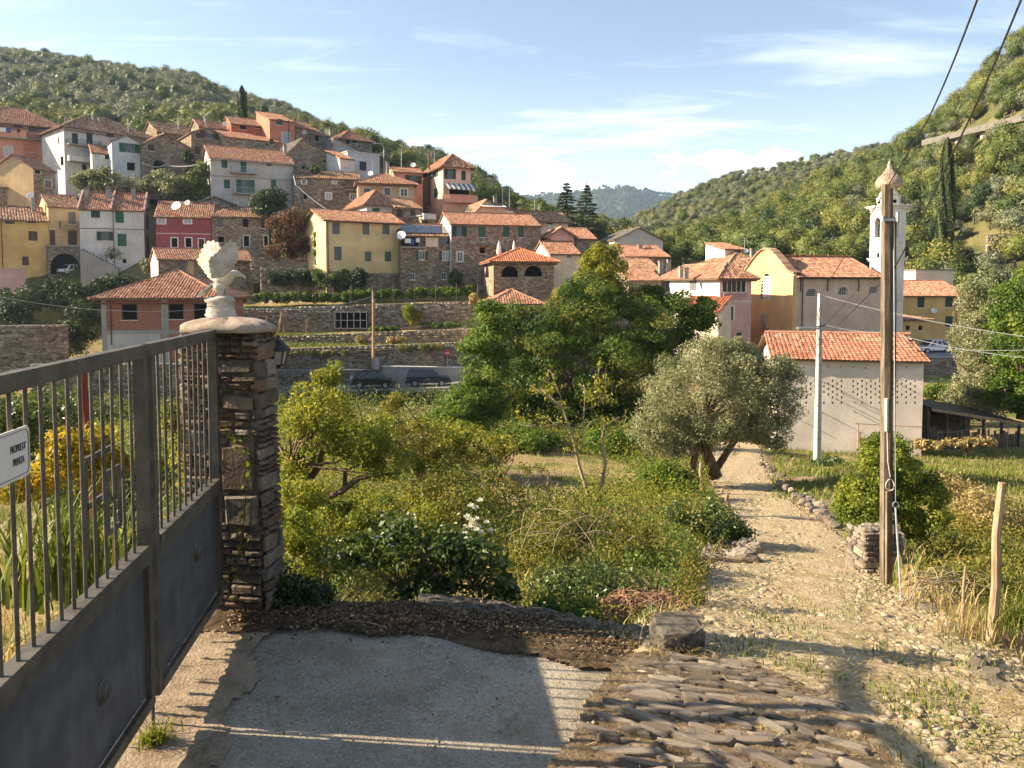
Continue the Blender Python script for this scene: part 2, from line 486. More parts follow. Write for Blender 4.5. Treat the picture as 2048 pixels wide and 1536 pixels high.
M['L_grass'] = m_leaf('green_grass', [(0, (0.055, 0.095, 0.012)), (0.5, (0.13, 0.17, 0.024)), (1, (0.25, 0.25, 0.05))], 0.35)
M['L_dry'] = m_leaf('dry_grass', [(0, (0.16, 0.12, 0.04)), (0.5, (0.33, 0.25, 0.10)), (1, (0.50, 0.40, 0.19))], 0.3)
M['L_flower'] = m_leaf('white_petals', [(0, (0.70, 0.68, 0.58)), (1, (0.85, 0.84, 0.78))], 0.3)
M['L_dead'] = m_leaf('dead_leaves', [(0, (0.06, 0.035, 0.018)), (0.6, (0.17, 0.11, 0.06)), (1, (0.32, 0.24, 0.14))], 0.15)
# ------------------------------------------------------------------ the lie of the land
def m_ground():
 b = NB('garden_ground'); v = b.coord()
 n1 = b.noise(v, 0.22, 6, 0.6); n2 = b.noise(v, 2.3, 6, 0.65); n3 = b.noise(v, 14, 4, 0.6)
 soil = b.mix(b.rng(n2, 0.3, 0.7), (0.16, 0.11, 0.07), (0.30, 0.22, 0.145))
 dry = b.mix(b.rng(n3, 0.3, 0.7), (0.20, 0.155, 0.06), (0.36, 0.28, 0.13))
 grn = b.mix(b.rng(n3, 0.3, 0.7), (0.07, 0.095, 0.02), (0.15, 0.16, 0.04))
 col = b.mix(b.rng(n1, 0.40, 0.55), soil, dry)
 col = b.mix(b.rng(b.noise(v, 0.5, 6, 0.65), 0.48, 0.60), col, grn)
 b.principled(col, 0.97, b.bump(b.math('ADD', n2, n3), 0.8, 0.06), spec=0.05)
 return b.mat
def m_hill(name, c1, c2, c3):
 b = NB(name); v = b.coord()
 n = b.noise(v, 0.06, 6, 0.6); n2 = b.noise(v, 0.7, 6, 0.65)
 col = b.mix(b.rng(n2, 0.35, 0.65), c1, c2)
 col = b.mix(b.rng(n, 0.48, 0.62), col, c3)
 b.principled(col, 0.97, b.bump(n2, 0.8, 0.5), spec=0.05)
 return b.mat
M['ground'] = m_ground()
M['hill'] = m_hill('hill_scrub', (0.06, 0.068, 0.024), (0.11, 0.11, 0.04), (0.15, 0.13, 0.055))
M['farhill'] = m_hill('distant_wooded_hill', (0.030, 0.055, 0.022), (0.055, 0.085, 0.035), (0.075, 0.10, 0.045))
def P3(px, row, D):
 a = at(px, row, D); return (a.x, a.y, a.z)
PATH = [  # px of the middle, row, distance, width
 (1700, 1420, 4.1, 2.6), (1665, 1350, 4.9, 2.5), (1665, 1250, 7.0, 2.3), (1590, 1165, 9.8, 2.15), (1590, 1080, 14.3, 2.05),
 (1510, 1000, 21, 1.9), (1478, 950, 28, 2.05), (1477, 905, 36, 2.0), (1480, 886, 43, 2.0)]
ctrl = [(-6, 2, -.2), (-6, 6, -.9), (-3.2, 4, -.05), (-2, 3, 0), (-2.2, 5.6, 0), (-0.4, 3, -.03), (0.8, 3, -.06), (0, 5.3, -.08), (1.2, 5.1, -.1),
  (1.0, 2.0, 0.0), (2.2, 2.6, -.08), (4.2, 3.2, -.35), (4.6, 5.5, -1.3), (2.6, 2.0, 0.0), (5, 1.5, -.2),
  (0.0, 6.85, -.85), (-1.5, 7.1, -.75), (1.2, 6.7, -.75), (-3.5, 8, -1.2), (-7, 10, -2.0),
  (-8, -6, .3), (8, -6, .3), (0, -3, .25), (0, -12, .8), (-60, 0, -1), (60, 0, -1), (-30, 20, -3.2), (32, 20, -3.8), (-40, 5, -1.0), (40, 5, -1.5),
  (-60, -30, 3), (60, -30, 3), (0, -60, 6), (-70, 60, -6.5), (70, 60, -6)]
ctrl += [P3(p, r_, d) for p, r_, d, w in PATH]
ctrl += [P3(*q) for q in [(1100, 1130, 9.5), (1250, 1140, 8.6), (1050, 930, 28), (1000, 1010, 18.5), (1180, 1010, 17.5), (620, 1040, 13.5), (800, 1020, 16), (1350, 1010, 18.5), (1330, 1120, 9.8),
  (1950, 950, 26), (1780, 935, 27), (1900, 1130, 10.5), (1985, 1270, 6.6), (2090, 1180, 9), (1640, 930, 34), (1550, 897, 40), (1843, 905, 40),
  (2030, 890, 44), (1160, 878, 42), (850, 850, 55), (600, 860, 52), (200, 840, 52), (300, 880, 30), (60, 960, 22), (1400, 955, 26.5)]]
ctrl += [(-45, 76, -7.9), (-20, 76, -7.9), (0, 76, -7.6), (20, 78, -7.0), (34, 78, -6.6), (45, 80, -6.6), (58, 85, -6.6), (80, 90, -6), (-75, 80, -5),
         (-60, 110, -3), (-30, 115, -4), (0, 115, -5), (30, 115, -6.6), (60, 115, -6), (-140, 150, 0), (0, 160, -6), (140, 150, 0), (-150, 0, 5), (150, 0, 5)]
CP = np.array(ctrl, float)
def _U(r2): return np.where(r2 > 1e-9, 0.5 * r2 * np.log(np.maximum(r2, 1e-9)), 0.0)
_n = len(CP)
_A = np.zeros((_n + 3, _n + 3))
_A[:_n, :_n] = _U(((CP[:, None, :2] - CP[None, :, :2]) ** 2).sum(-1)) + np.eye(_n) * 0.25
_A[:_n, _n] = 1; _A[:_n, _n + 1:] = CP[:, :2]; _A[_n, :_n] = 1; _A[_n + 1:, :_n] = CP[:, :2].T
_w = np.linalg.solve(_A, np.concatenate([CP[:, 2], [0, 0, 0]]))
def gz_raw(X, Y):
 X = np.asarray(X, float); Y = np.asarray(Y, float)
 r2 = (X[..., None] - CP[:, 0]) ** 2 + (Y[..., None] - CP[:, 1]) ** 2
 return _U(r2) @ _w[:_n] + _w[_n] + _w[_n + 1] * X + _w[_n + 2] * Y
# the centre line of the path, sampled
_pp = np.array([P3(p, r_, d) for p, r_, d, w in PATH]); _pw = np.array([w for *_, w in PATH])
_pp = np.vstack([[[1.9, 1.0, 0.05]], [[1.9, 2.6, -.02]], _pp]); _pw = np.concatenate([[2.8, 2.8], _pw])
_t = np.arange(len(_pp)); _ts = np.linspace(0, len(_pp) - 1, 160)
def _smooth(a):
 for _ in range(6): a[1:-1] = a[:-2] * .25 + a[1:-1] * .5 + a[2:] * .25
 return a
PC = np.stack([_smooth(np.interp(_ts, _t, _pp[:, k])) for k in range(3)], 1); PWID = _smooth(np.interp(_ts, _t, _pw))
def path_d(X, Y):
 X = np.asarray(X, float); Y = np.asarray(Y, float)
 d2 = (X[..., None] - PC[:, 0]) ** 2 + (Y[..., None] - PC[:, 1]) ** 2
 i = d2.argmin(-1)
 return np.sqrt(d2.min(-1)), PWID[i], PC[i, 2]
def gz(X, Y):
 """height of the ground; eased to the path and to a flat plate under the gate"""
 X = np.asarray(X, float); Y = np.asarray(Y, float)
 z = gz_raw(X, Y)
 far = np.clip((np.hypot(X, Y) - 130) / 60, 0, 1); far = far * far * (3 - 2 * far)
 z = z * (1 - far) - 12 * far
 z = z + 0.05 * np.sin(X * 1.7 + 0.6 * np.sin(Y * 2.1)) * np.sin(Y * 1.3 + 0.5) * np.clip(1 - np.hypot(X, Y) / 60, 0, 1)
 d, w, pz = path_d(X, Y)
 k = 1 - np.clip((d - w * 0.5) / 0.5, 0, 1); k = k * k * (3 - 2 * k)
 z = z * (1 - k) + (pz - 0.03) * k
 # the made-up plate in front of the gate, held by the kerb wall at y = 5.7
 inn = np.clip((X + 2.9) / .3, 0, 1) * np.clip((1.45 - X) / .3, 0, 1) * np.clip((6.05 - Y) / .22, 0, 1) * np.clip((Y + 1) / 1.0, 0, 1)
 z = z * (1 - inn) + (-0.05 - 0.035 * np.clip(X + 1.7, 0, 3)) * inn
 return z
def gz1(x, y): return float(gz(np.array([x]), np.array([y]))[0])
_ang = np.linspace(-math.pi, math.pi, 361)[:-1]
_ang = np.sort(np.concatenate([_ang[np.abs(_ang) > 0.752], np.linspace(-0.75, 0.75, 301)]))
_rad = np.concatenate([[0.6], 1.0 * 1.035 ** np.arange(0, 150), [220, 320, 500, 900, 1600, 2600, 3700]])
_g = np.zeros((len(_rad), len(_ang), 3))
for i, r_ in enumerate(_rad):
 x = r_ * np.sin(_ang); y = r_ * np.cos(_ang)
 _g[i, :, 0] = x; _g[i, :, 1] = y; _g[i, :, 2] = gz(x, y)
na = len(_ang)
ii, jj = np.meshgrid(np.arange(len(_rad) - 1), np.arange(na), indexing='ij')
q = np.stack([ii * na + jj, ii * na + (jj + 1) % na, (ii + 1) * na + (jj + 1) % na, (ii + 1) * na + jj], -1).reshape(-1, 4)
gme = np_mesh('ground', _g.reshape(-1, 3), q[:, ::-1], M['ground'], smooth=True)
tag(link('ground', gme), kind='structure')
# ------------------------------------------------------------------ hills: sheets between lines given as (px, row, distance)
def sheet(name, lines, mat, nx=120, ny=44, rough=1.2, back=(30, 250)):
 """lines from foot to ridge; returns the sample grid for planting"""
 x0 = max(l[0][0] for l in lines); x1 = min(l[-1][0] for l in lines)
 xs = np.linspace(x0, x1, nx)
 pts = []
 for l in lines:
  a = np.array(l, float)
  pts.append((np.interp(xs, a[:, 0], a[:, 1]), np.interp(xs, a[:, 0], a[:, 2])))
 pos = []
 for rr, dd in pts:
  pos.append(np.array([tuple(at(xs[i], rr[i], dd[i])) for i in range(nx)]))
 lr, ld = pts[-1]
 pos.append(np.array([tuple(at(xs[i], lr[i] + back[0], ld[i] + back[1])) for i in range(nx)]))
 foot = pos[0].copy(); foot[:, 2] -= 14; foot[:, 1] += 1
 pos.insert(0, foot)
 L = np.array(pos)                                  # lines, nx, 3
 k = L.shape[0]
 s = np.linspace(0, k - 1, ny * 2)
 i0 = np.clip(np.floor(s).astype(int), 0, k - 2); f = (s - i0)[:, None, None]
 G = L[i0] * (1 - f) + L[i0 + 1] * f
 G = G.copy()
 for _ in range(3):
  G[3:-1] = G[2:-2] * .25 + G[3:-1] * .5 + G[4:] * .25
 rg = np.random.default_rng(len(name))
 nz = rg.normal(0, 1, G.shape[:2])
 for _ in range(3):
  nz[1:-1, 1:-1] = (nz[:-2, 1:-1] + nz[2:, 1:-1] + nz[1:-1, :-2] + nz[1:-1, 2:] + nz[1:-1, 1:-1]) / 5
 G[2:-2, :, 2] += nz[2:-2] * rough
 ny2 = G.shape[0]
 a, b = np.meshgrid(np.arange(ny2 - 1), np.arange(nx - 1), indexing='ij')
 q = np.stack([a * nx + b, a * nx + b + 1, (a + 1) * nx + b + 1, (a + 1) * nx + b], -1).reshape(-1, 4)
 o = link(name, np_mesh(name, G.reshape(-1, 3), q, mat, smooth=True))
 tag(o, kind='structure')
 return G, s, k
LEFT = [
 [(-500, 600, 100), (0, 575, 103), (400, 560, 103), (650, 590, 99), (950, 590, 100), (1100, 540, 110), (1250, 520, 125)],
 [(-500, 345, 134), (0, 352, 134), (300, 342, 134), (450, 312, 140), (600, 304, 143), (740, 322, 143), (900, 420, 137), (1040, 452, 140), (1250, 490, 150)],
 [(-500, 20, 390), (0, 102, 385), (130, 120, 375), (300, 148, 355), (380, 155, 345), (450, 193, 335), (560, 222, 325), (640, 258, 315), (760, 298, 305), (870, 316, 295),
     (960, 360, 285), (1040, 418, 275), (1130, 446, 270), (1250, 492, 265)]]
GL, sL, kL = sheet('village_hill', LEFT, M['hill'])
RNEAR = [
 [(1180, 520, 150), (1350, 535, 128), (1500, 555, 118), (1700, 580, 112), (1800, 650, 106), (1900, 695, 100), (2050, 705, 97), (2600, 720, 92)],
 [(1180, 500, 185), (1300, 512, 180), (1400, 490, 200), (1500, 447, 220), (1600, 398, 230), (1700, 354, 240), (1780, 314, 245), (1820, 290, 247), (1855, 268, 245), (1930, 196, 240), (1990, 134, 235),
     (2048, 76, 230), (2600, -420, 225)]]
GR, sR, kR = sheet('wooded_hill', RNEAR, M['hill'], rough=1.0)
RFAR = [
 [(1050, 520, 190), (1300, 530, 195), (1500, 500, 240), (1700, 440, 270), (2100, 350, 280)],
 [(1050, 500, 400), (1150, 500, 400), (1200, 482, 410), (1240, 460, 420), (1300, 428, 430), (1380, 384, 450), (1480, 349, 470), (1560, 334, 480), (1700, 302, 500), (1850, 285, 520), (2100, 232, 540)]]
GF, sF, kF = sheet('olive_terrace_hill', RFAR, M['hill'], rough=1.6)
FARH = [[(700, 480, 1900), (1700, 480, 1900)],
  [(700, 420, 2600), (1000, 398, 2600), (1060, 392, 2600), (1130, 385, 2550), (1200, 379, 2500), (1255, 375, 2500), (1290, 382, 2500), (1350, 395, 2600), (1700, 410, 2700)]]
GB, sB, kB = sheet('distant_hill', FARH, M['farhill'], nx=200, rough=9.0, back=(25, 900))
# ------------------------------------------------------------------ leaf clouds
def leaf_quads(P, N, size, aspect=0.55, tilt=0.8, seed=1, fold=0.0):
 """one pointed leaf (a kite of 4 corners) per point; N = outward direction"""
 rg = np.random.default_rng(seed)
 n = len(P)
 d = rg.normal(0, 1, (n, 3)); d = N * (1 - tilt) + d * tilt / 1.6
 d /= np.linalg.norm(d, axis=1, keepdims=True) + 1e-9          # leaf normal
 t = rg.normal(0, 1, (n, 3)); t -= d * (t * d).sum(1, keepdims=True)
 t /= np.linalg.norm(t, axis=1, keepdims=True) + 1e-9
 b = np.cross(d, t)
 s = (size * rg.uniform(0.65, 1.3, n))[:, None] if np.isscalar(size) else (size * rg.uniform(0.75, 1.2, n))[:, None]
 V = np.stack([P - t * s * .5, P + b * s * .5 * aspect + d * s * fold, P + t * s * .5, P - b * s * .5 * aspect + d * s * fold], 1)
 return V.reshape(-1, 3), np.arange(n * 4, dtype=np.int32).reshape(-1, 4)
def clump_points(centres, radii, per, seed=1, shell=0.45, flat=0.8):
 """points spread through clumps, denser towards each clump's outside"""
 rg = np.random.default_rng(seed)
 C = np.repeat(np.asarray(centres, float), per, 0); Rr = np.repeat(np.asarray(radii, float), per)
 u = rg.normal(0, 1, C.shape); u /= np.linalg.norm(u, axis=1, keepdims=True)
 r_ = rg.uniform(shell ** 3, 1.0, len(C)) ** (1 / 3.0)
 off = u * (Rr * r_)[:, None]; off[:, 2] *= flat
 return C + off, u, np.repeat(np.arange(len(centres)), per)
def crown_centres(n, rx, ry, rz, seed, inner=0.45, bottom=-0.55):
 rg = np.random.default_rng(seed); out = []
 while len(out) < n:
  u = rg.normal(0, 1, 3); u /= np.linalg.norm(u)
  if u[2] < bottom: continue
  k = rg.uniform(inner ** 2, 1) ** 0.5
  out.append((u[0] * rx * k, u[1] * ry * k, u[2] * rz * k))
 return np.array(out)
def tints(grp, ng, n, seed, spread=0.5, dev=.16):
 rg = np.random.default_rng(seed)
 g = rg.uniform(0.5 - spread / 2, 0.5 + spread / 2, ng)
 return np.clip(g[grp] + rg.normal(0, dev, n), 0, 1)
def hill_tree_mesh(name, lm, seed, rx, rz, h, n_clump=18, per=60, leaf=0.27, flat=0.8):
 """one mesh: trunk and a crown of clumped leaves, base at the origin"""
 c = crown_centres(n_clump, rx * .74, rx * .74, rz * .74, seed) + np.array([0, 0, h])
 rr = np.random.default_rng(seed + 5).uniform(0.42, 0.64, n_clump) * rx
 P, N, g = clump_points(c, rr, per, seed, flat=flat)
 V, Q = leaf_quads(P, N, leaf, 0.7, 0.5, seed)
 mb = MB()
 mb.tube([(0, 0, -1.2), (0.1, 0.05, h * .45), (-.05, .1, h)], [0.2, 0.14, 0.05], 5, cap=False)
 rk = np.random.default_rng(seed + 9)
 nb = len(mb.f); mb.lathe([(rx * a * rk.uniform(.85, 1.1), h + rz * b) for a, b in ((.2, -.62), (.52, -.38), (.63, 0), (.52, .38), (.15, .62))], 6)
 mb.f = [f[:4] for f in mb.f if len(f) == 4]; tv = np.array(mb.v); tq = np.array(mb.f) + len(V)
 V = np.vstack([V, tv]); ti = np.concatenate([tints(g, n_clump, len(Q), seed, .3, .09), np.full(len(tq), .25)])
 mi = np.concatenate([np.zeros(len(Q)), np.ones(nb), np.zeros(len(tq) - nb)])
 Q = np.vstack([Q, tq])
 return np_mesh(name, V, Q, [lm, M['bark']], ti, midx=mi)
HT = {}
HT['olive'] = [hill_tree_mesh('hill_olive', M['L_olive'], 20 + i, 2.1 + .25 * (i % 3), 1.6 + .2 * (i % 2), 2.3) for i in range(5)]
HT['broad'] = [hill_tree_mesh('hill_broadleaf', M['L_broad'], 40 + i, 2.3 + .3 * (i % 3), 2.3 + .4 * (i % 2), 3.1, 20, 60, 0.30) for i in range(5)]
HT['dark'] = [hill_tree_mesh('hill_evergreen', M['L_dark'], 60 + i, 2.2, 2.4, 3.0, 18, 60, 0.30) for i in range(2)]
KINDS = ['olive'] * 5 + ['broad'] * 5 + ['dark'] * 2
ALLP = HT['olive'] + HT['broad'] + HT['dark']
def forest(name, protos, pts, idx, scl, rot):
 """one stuff object: points that carry instances of the tree prototypes"""
 col = bpy.data.collections.new(name + '_kinds')
 for i, me in enumerate(protos):
  o = bpy.data.objects.new('%02d_%s' % (i, me.name), me); col.objects.link(o)
 me = bpy.data.meshes.new(name)
 me.vertices.add(len(pts)); me.vertices.foreach_set('co', np.asarray(pts, np.float32).ravel())
 for nm, arr, ty in (('pick', idx, 'INT'), ('siz', scl, 'FLOAT'), ('turn', rot, 'FLOAT')):
  a = me.attributes.new(nm, ty, 'POINT'); a.data.foreach_set('value', np.asarray(arr, np.int32 if ty == 'INT' else np.float32))
 me.update()
 o = link(name, me)
 ng = bpy.data.node_groups.new(name, 'GeometryNodeTree')
 ng.interface.new_socket('Geometry', in_out='INPUT', socket_type='NodeSocketGeometry')
 ng.interface.new_socket('Geometry', in_out='OUTPUT', socket_type='NodeSocketGeometry')
 N = ng.nodes.new; Lk = ng.links.new
 gi, go = N('NodeGroupInput'), N('NodeGroupOutput')
 ci = N('GeometryNodeCollectionInfo'); ci.inputs['Collection'].default_value = col
 ci.inputs['Separate Children'].default_value = True; ci.inputs['Reset Children'].default_value = True
 ip = N('GeometryNodeInstanceOnPoints'); ip.inputs['Pick Instance'].default_value = True
 def att(nm, ty):
  a = N('GeometryNodeInputNamedAttribute'); a.data_type = ty; a.inputs['Name'].default_value = nm; return a.outputs['Attribute']
 cb = N('ShaderNodeCombineXYZ'); Lk(att('turn', 'FLOAT'), cb.inputs[2])
 e2r = N('FunctionNodeEulerToRotation'); Lk(cb.outputs[0], e2r.inputs[0])
 Lk(gi.outputs[0], ip.inputs['Points']); Lk(ci.outputs[0], ip.inputs['Instance'])
 Lk(att('pick', 'INT'), ip.inputs['Instance Index']); Lk(e2r.outputs[0], ip.inputs['Rotation']); Lk(att('siz', 'FLOAT'), ip.inputs['Scale'])
 Lk(ip.outputs[0], go.inputs[0])
 md = o.modifiers.new('scatter', 'NODES'); md.node_group = ng
 return tag(o, kind='stuff')
def plant(G, k, px_step, lo, hi, kindf, single, label, group, fname, lab2, smin=0.75, smax=1.2, seed=3, skip=None):
 """trees all over a hill sheet from line lo to line hi; the nearest `single` as objects of their own, the rest one mass"""
 rg = np.random.default_rng(seed)
 ny, nx = G.shape[:2]
 r0, r1 = [int(x / (k - 1) * (ny - 1)) for x in (lo, hi)]
 got = []
 # area weighted scatter
 A = []
 for a in range(r0, r1):
  e1 = G[a, 1:] - G[a, :-1]; e2 = G[a + 1, :-1] - G[a, :-1]
  A.append(np.linalg.norm(np.cross(e1, e2), axis=1))
 A = np.array(A)
 cnt = rg.poisson(A / (px_step ** 2))
 for a, b in zip(*np.nonzero(cnt)):
  for _ in range(cnt[a, b]):
   u, v = rg.uniform(0, 1, 2)
   p = G[a + r0, b] * (1 - u) * (1 - v) + G[a + r0, b + 1] * u * (1 - v) + G[a + r0 + 1, b] * (1 - u) * v + G[a + r0 + 1, b + 1] * u * v
   X, Y, Z = p
   px = 1024 + FPX * X / (Y * CT - (Z - CAMZ) * ST);
   if px < -330 or px > 2400: continue
   if skip is not None and skip(px, p): continue
   got.append((X, Y, Z, px, (a) / max(1, r1 - r0)))
 got.sort(key=lambda t: t[1])
 S_i, S_p, S_s, S_r = [], [], [], []
 ns = 0
 for X, Y, Z, px, s in got:
  kd = kindf(px, s, rg)
  sc = rg.uniform(smin, smax); ro = rg.uniform(0, 6.28)
  opts = [i for i, kk in enumerate(KINDS) if kk == kd]
  i = opts[int(rg.integers(len(opts)))]
  if ns < single and 5 < px < 2043:
   nm = {'olive': 'olive_tree', 'broad': 'broadleaf_tree', 'dark': 'evergreen_tree'}[kd]
   o = link(nm, ALLP[i]); o.location = (X, Y, Z); o.scale = (sc,) * 3; o.rotation_euler = (0, 0, ro)
   lm_ = min(LANDM, key=lambda q: abs(q[0] - px))[1]; tag(o, {'olive': 'grey-green olive tree', 'broad': 'yellow-green leafy tree', 'dark': 'dark evergreen tree'}[kd] + ' on the slope ' + lm_, 'tree', {'olive': 'olives', 'broad': 'leafy trees', 'dark': 'evergreens'}[kd] + ' ' + lm_); ns += 1
  else:
   S_i.append(i); S_p.append((X, Y, Z)); S_s.append(sc); S_r.append(ro)
 o = forest(fname, ALLP, S_p, S_i, S_s, S_r)
 o['label'] = lab2
 return o
LANDM = ((20, 'above the pink apartment block'), (170, 'above the white house with two balcony doors'), (300, 'above the small white gable'), (420, 'above the house with rusty shutters'), (520, 'above the long dark red house'), (610, 'right of the tall coral house'), (715, 'above the hilltop loggia'), (800, 'between the loggia and the salmon house'), (930, 'behind the salmon house'), (1040, 'above the pale house with awnings'), (1150, 'by the two cedars'), (1260, 'behind the lone cream gable'), (1380, 'above the veranda house'), (1470, 'behind the small roof tower'), (1560, 'behind the church facade'), (1660, 'behind the church roof'), (1740, 'left of the bell tower'), (1840, 'right of the bell tower'), (1900, 'around the tall cypress'), (1970, 'above the ochre house right of the tower'), (2040, 'at the right edge of the picture'))
def kl(px, s, rg):
 r_ = rg.uniform()
 if s < 0.20 + 0.05 * math.sin(px * .02): return 'broad' if r_ < .6 else ('olive' if r_ < .93 else 'dark')
 return 'olive' if r_ < .90 else ('broad' if r_ < .95 else 'dark')
plant(GL, kL, 3.5, 2.03, 3.0, kl, 110,
      {'olive': 'grey-green olive tree on the slope just above the village roofs', 'broad': 'yellow-green leafy tree on the slope just above the village roofs', 'dark': 'dark evergreen tree on the slope just above the village roofs'},
      {'olive': 'olives just above the village', 'broad': 'leafy trees just above the village', 'dark': 'evergreens just above the village'},
      'hillside_forest', 'olive groves and woods covering the hill behind the village', 0.55, 1.15, 3)
plant(GL, kL, 6.0, 1.02, 2.03, lambda px, s, rg: 'olive' if rg.uniform() < .3 else 'broad', 60,
      {'olive': 'grey-green olive tree growing in the gaps between village houses', 'broad': 'yellow-green bushy tree growing in the gaps between village houses', 'dark': ''},
      {'olive': 'olives between the village houses', 'broad': 'bushy trees between the village houses', 'dark': ''},
      'village_greenery', 'bushes and trees filling the gaps between the village houses', 0.35, 0.6, 5, lambda px, p: px > 900 and p[1] > 128)
def kr(px, s, rg):
 r_ = rg.uniform()
 f = 0.78 if px < 1840 else 0.5
 return 'broad' if r_ < f else ('olive' if r_ < .95 else 'dark')
plant(GR, kR, 3.6, 1.05, 2.04, kr, 110,
      {'olive': 'grey-green olive tree low on the wooded hill behind the church', 'broad': 'yellow-green leafy tree low on the wooded hill behind the church', 'dark': 'dark evergreen tree low on the wooded hill behind the church'},
      {'olive': 'olives behind the church', 'broad': 'leafy trees behind the church', 'dark': 'evergreens behind the church'},
      'woodland', 'sunlit woods covering the steep hill behind the bell tower', 0.5, 1.3, 8, lambda px, p: px > 1830 and abs(768 - VS - FPX * (p[2] - CAMZ + math.tan(TH) * p[1]) / (p[1] - math.tan(TH) * (p[2] - CAMZ)) - (304 - (px - 1846) * .257)) < 17)
plant(GF, kF, 4.9, 1.05, 2.03, lambda px, s, rg: 'olive' if rg.uniform() < .84 else ('broad' if rg.uniform() < .8 else 'dark'), 0, {}, {},
      'olive_groves', 'terraced olive groves on the far hill right of the valley', 0.65, 1.05, 9)
plant(GB, kB, 17, 1.05, 2.02, lambda px, s, rg: 'dark', 0, {}, {}, 'distant_woods', 'woods on the blue hill at the head of the valley', 2.0, 3.0, 10)
# ------------------------------------------------------------------ houses: local frame x along the front, y inward, z up
class Face:
 """a wall plane in the house frame: origin o, a along the wall (left to right seen from outside), b inward"""
 def __init__(s, o, a, b): s.o, s.a, s.b = Vector(o), Vector(a), Vector(b)
 def p(s, u, d, z): return s.o + s.a * u + s.b * d + Vector((0, 0, z))
def arc_pts(u0, u1, z1, full, n=10):
 w = u1 - u0; h = w / 2 if full else w * .22
 return [(u0 + w / 2 - w / 2 * math.cos(math.pi * i / n), z1 - h + h * math.sin(math.pi * i / n)) for i in range(n + 1)]
def wall_grid(mb, fc, W0, H, ops, mi=0, rev=0.22, u0=0.0, z0=0.0):
 us = sorted(set([u0, W0] + [x for o in ops for x in o[:2]])); zs = sorted(set([z0, H] + [x for o in ops for x in o[2:4]]))
 us = [u for u in us if u0 - 1e-6 <= u <= W0 + 1e-6]; zs = [z for z in zs if z0 - 1e-6 <= z <= H + 1e-6]
 for i in range(len(us) - 1):
  for j in range(len(zs) - 1):
   cu, cz = (us[i] + us[i + 1]) / 2, (zs[j] + zs[j + 1]) / 2
   if any(o[0] < cu < o[1] and o[2] < cz < o[3] for o in ops): continue
   mb.quad(fc.p(us[i], 0, zs[j]), fc.p(us[i + 1], 0, zs[j]), fc.p(us[i + 1], 0, zs[j + 1]), fc.p(us[i], 0, zs[j + 1]), mi)
 for o in ops:
  a, b, c, d = o[:4]; arch = o[4] if len(o) > 4 else None; rv = o[5] if len(o) > 5 else rev
  if arch:
   pts = arc_pts(a, b, d, arch == 'A')
   mid = len(pts) // 2
   for k in range(mid): mb.tri(fc.p(a, 0, d), fc.p(*_2(pts[k])), fc.p(*_2(pts[k + 1])), mi)
   for k in range(mid, len(pts) - 1): mb.tri(fc.p(b, 0, d), fc.p(*_2(pts[k])), fc.p(*_2(pts[k + 1])), mi)
   mb.tri(fc.p(a, 0, d), fc.p(*_2(pts[mid])), fc.p(b, 0, d), mi)
   ring = [(a, c)] + pts + [(b, c)]
  else: ring = [(a, c), (a, d), (b, d), (b, c)]
  ring = ring + [ring[0]]
  for (x0, y0), (x1, y1) in zip(ring[:-1], ring[1:]):
   if abs(x0 - x1) + abs(y0 - y1) < 1e-5: continue
   mb.quad(fc.p(x0, 0, y0), fc.p(x1, 0, y1), fc.p(x1, rv, y1), fc.p(x0, rv, y0), mi)
def _2(q): return (q[0], 0, q[1])
def tile_plane(mb, A, e, s, poly, p=0.27, rl=0.40, mi=0, seed=0):
 """half-round tiles over a convex polygon given in (u along the eave, v up the slope); every tile is its own island"""
 rg = np.random.default_rng(seed + 17)
 A = np.array(A); e = np.array(e); s = np.array(s); nrm = np.cross(e, s)
 po = np.array(poly); u0, v0 = po.min(0); u1, v1 = po.max(0)
 U, Vv = np.meshgrid(np.arange(u0 + p / 2, u1, p), np.arange(v0, v1, rl), indexing='ij')
 U = U.ravel(); Vv = Vv.ravel()
 inside = np.ones(len(U), bool); k = len(po); cv = Vv + rl * .5
 area = sum(po[i][0] * po[(i + 1) % k][1] - po[(i + 1) % k][0] * po[i][1] for i in range(k))
 sg = 1 if area > 0 else -1
 for i in range(k):
  a, b = po[i], po[(i + 1) % k]
  inside &= sg * ((b[0] - a[0]) * (cv - a[1]) - (b[1] - a[1]) * (U - a[0])) > -0.04
 U = U[inside]; Vv = Vv[inside]; n = len(U)
 if n == 0: return
 ju = rg.normal(0, .012, n); jr = rg.normal(0, .02, n); jh = rg.normal(0, .008, n)
 prof = np.array([(-.47, 0.0), (-.22, .068), (.22, .068), (.47, 0.0)]); prof[:, 0] *= p
 V = []
 for vend, hh in ((0.0, .035), (rl * 1.18, .005)):
  for pu, ph in prof:
   uu = U + ju + pu + jr * (1 if vend else 0)
   V.append(A + e * uu[:, None] + s * (Vv + vend)[:, None] + nrm * (ph + hh + jh)[:, None])
 V = np.stack(V, 1).reshape(-1, 3)
 b = len(mb.v)
 mb.v.extend(map(tuple, V.tolist()))
 for i in range(n):
  o = b + i * 8
  for c in range(3):
   mb.f.append((o + c, o + c + 1, o + 4 + c + 1, o + 4 + c)); mb.m.append(mi)
def prism(mb, pts, nrm, t, mi=0):
 """flat polygon with thickness t below it"""
 n = len(pts); nrm = Vector(nrm).normalized()
 P = [Vector(p) for p in pts]; B = [p - nrm * t for p in P]
 mb.add(P + B, [tuple(range(n)), tuple(range(2 * n - 1, n - 1, -1))] + [(i, n + i, n + (i + 1) % n, (i + 1) % n) for i in range(n)], mi)
SH = {'g': 'green', 'd': 'dkgreen', 'f': 'greygreen', 'b': 'brown', 'y': 'greyshut', 'u': 'blueshut', 'l': 'lightblue'}
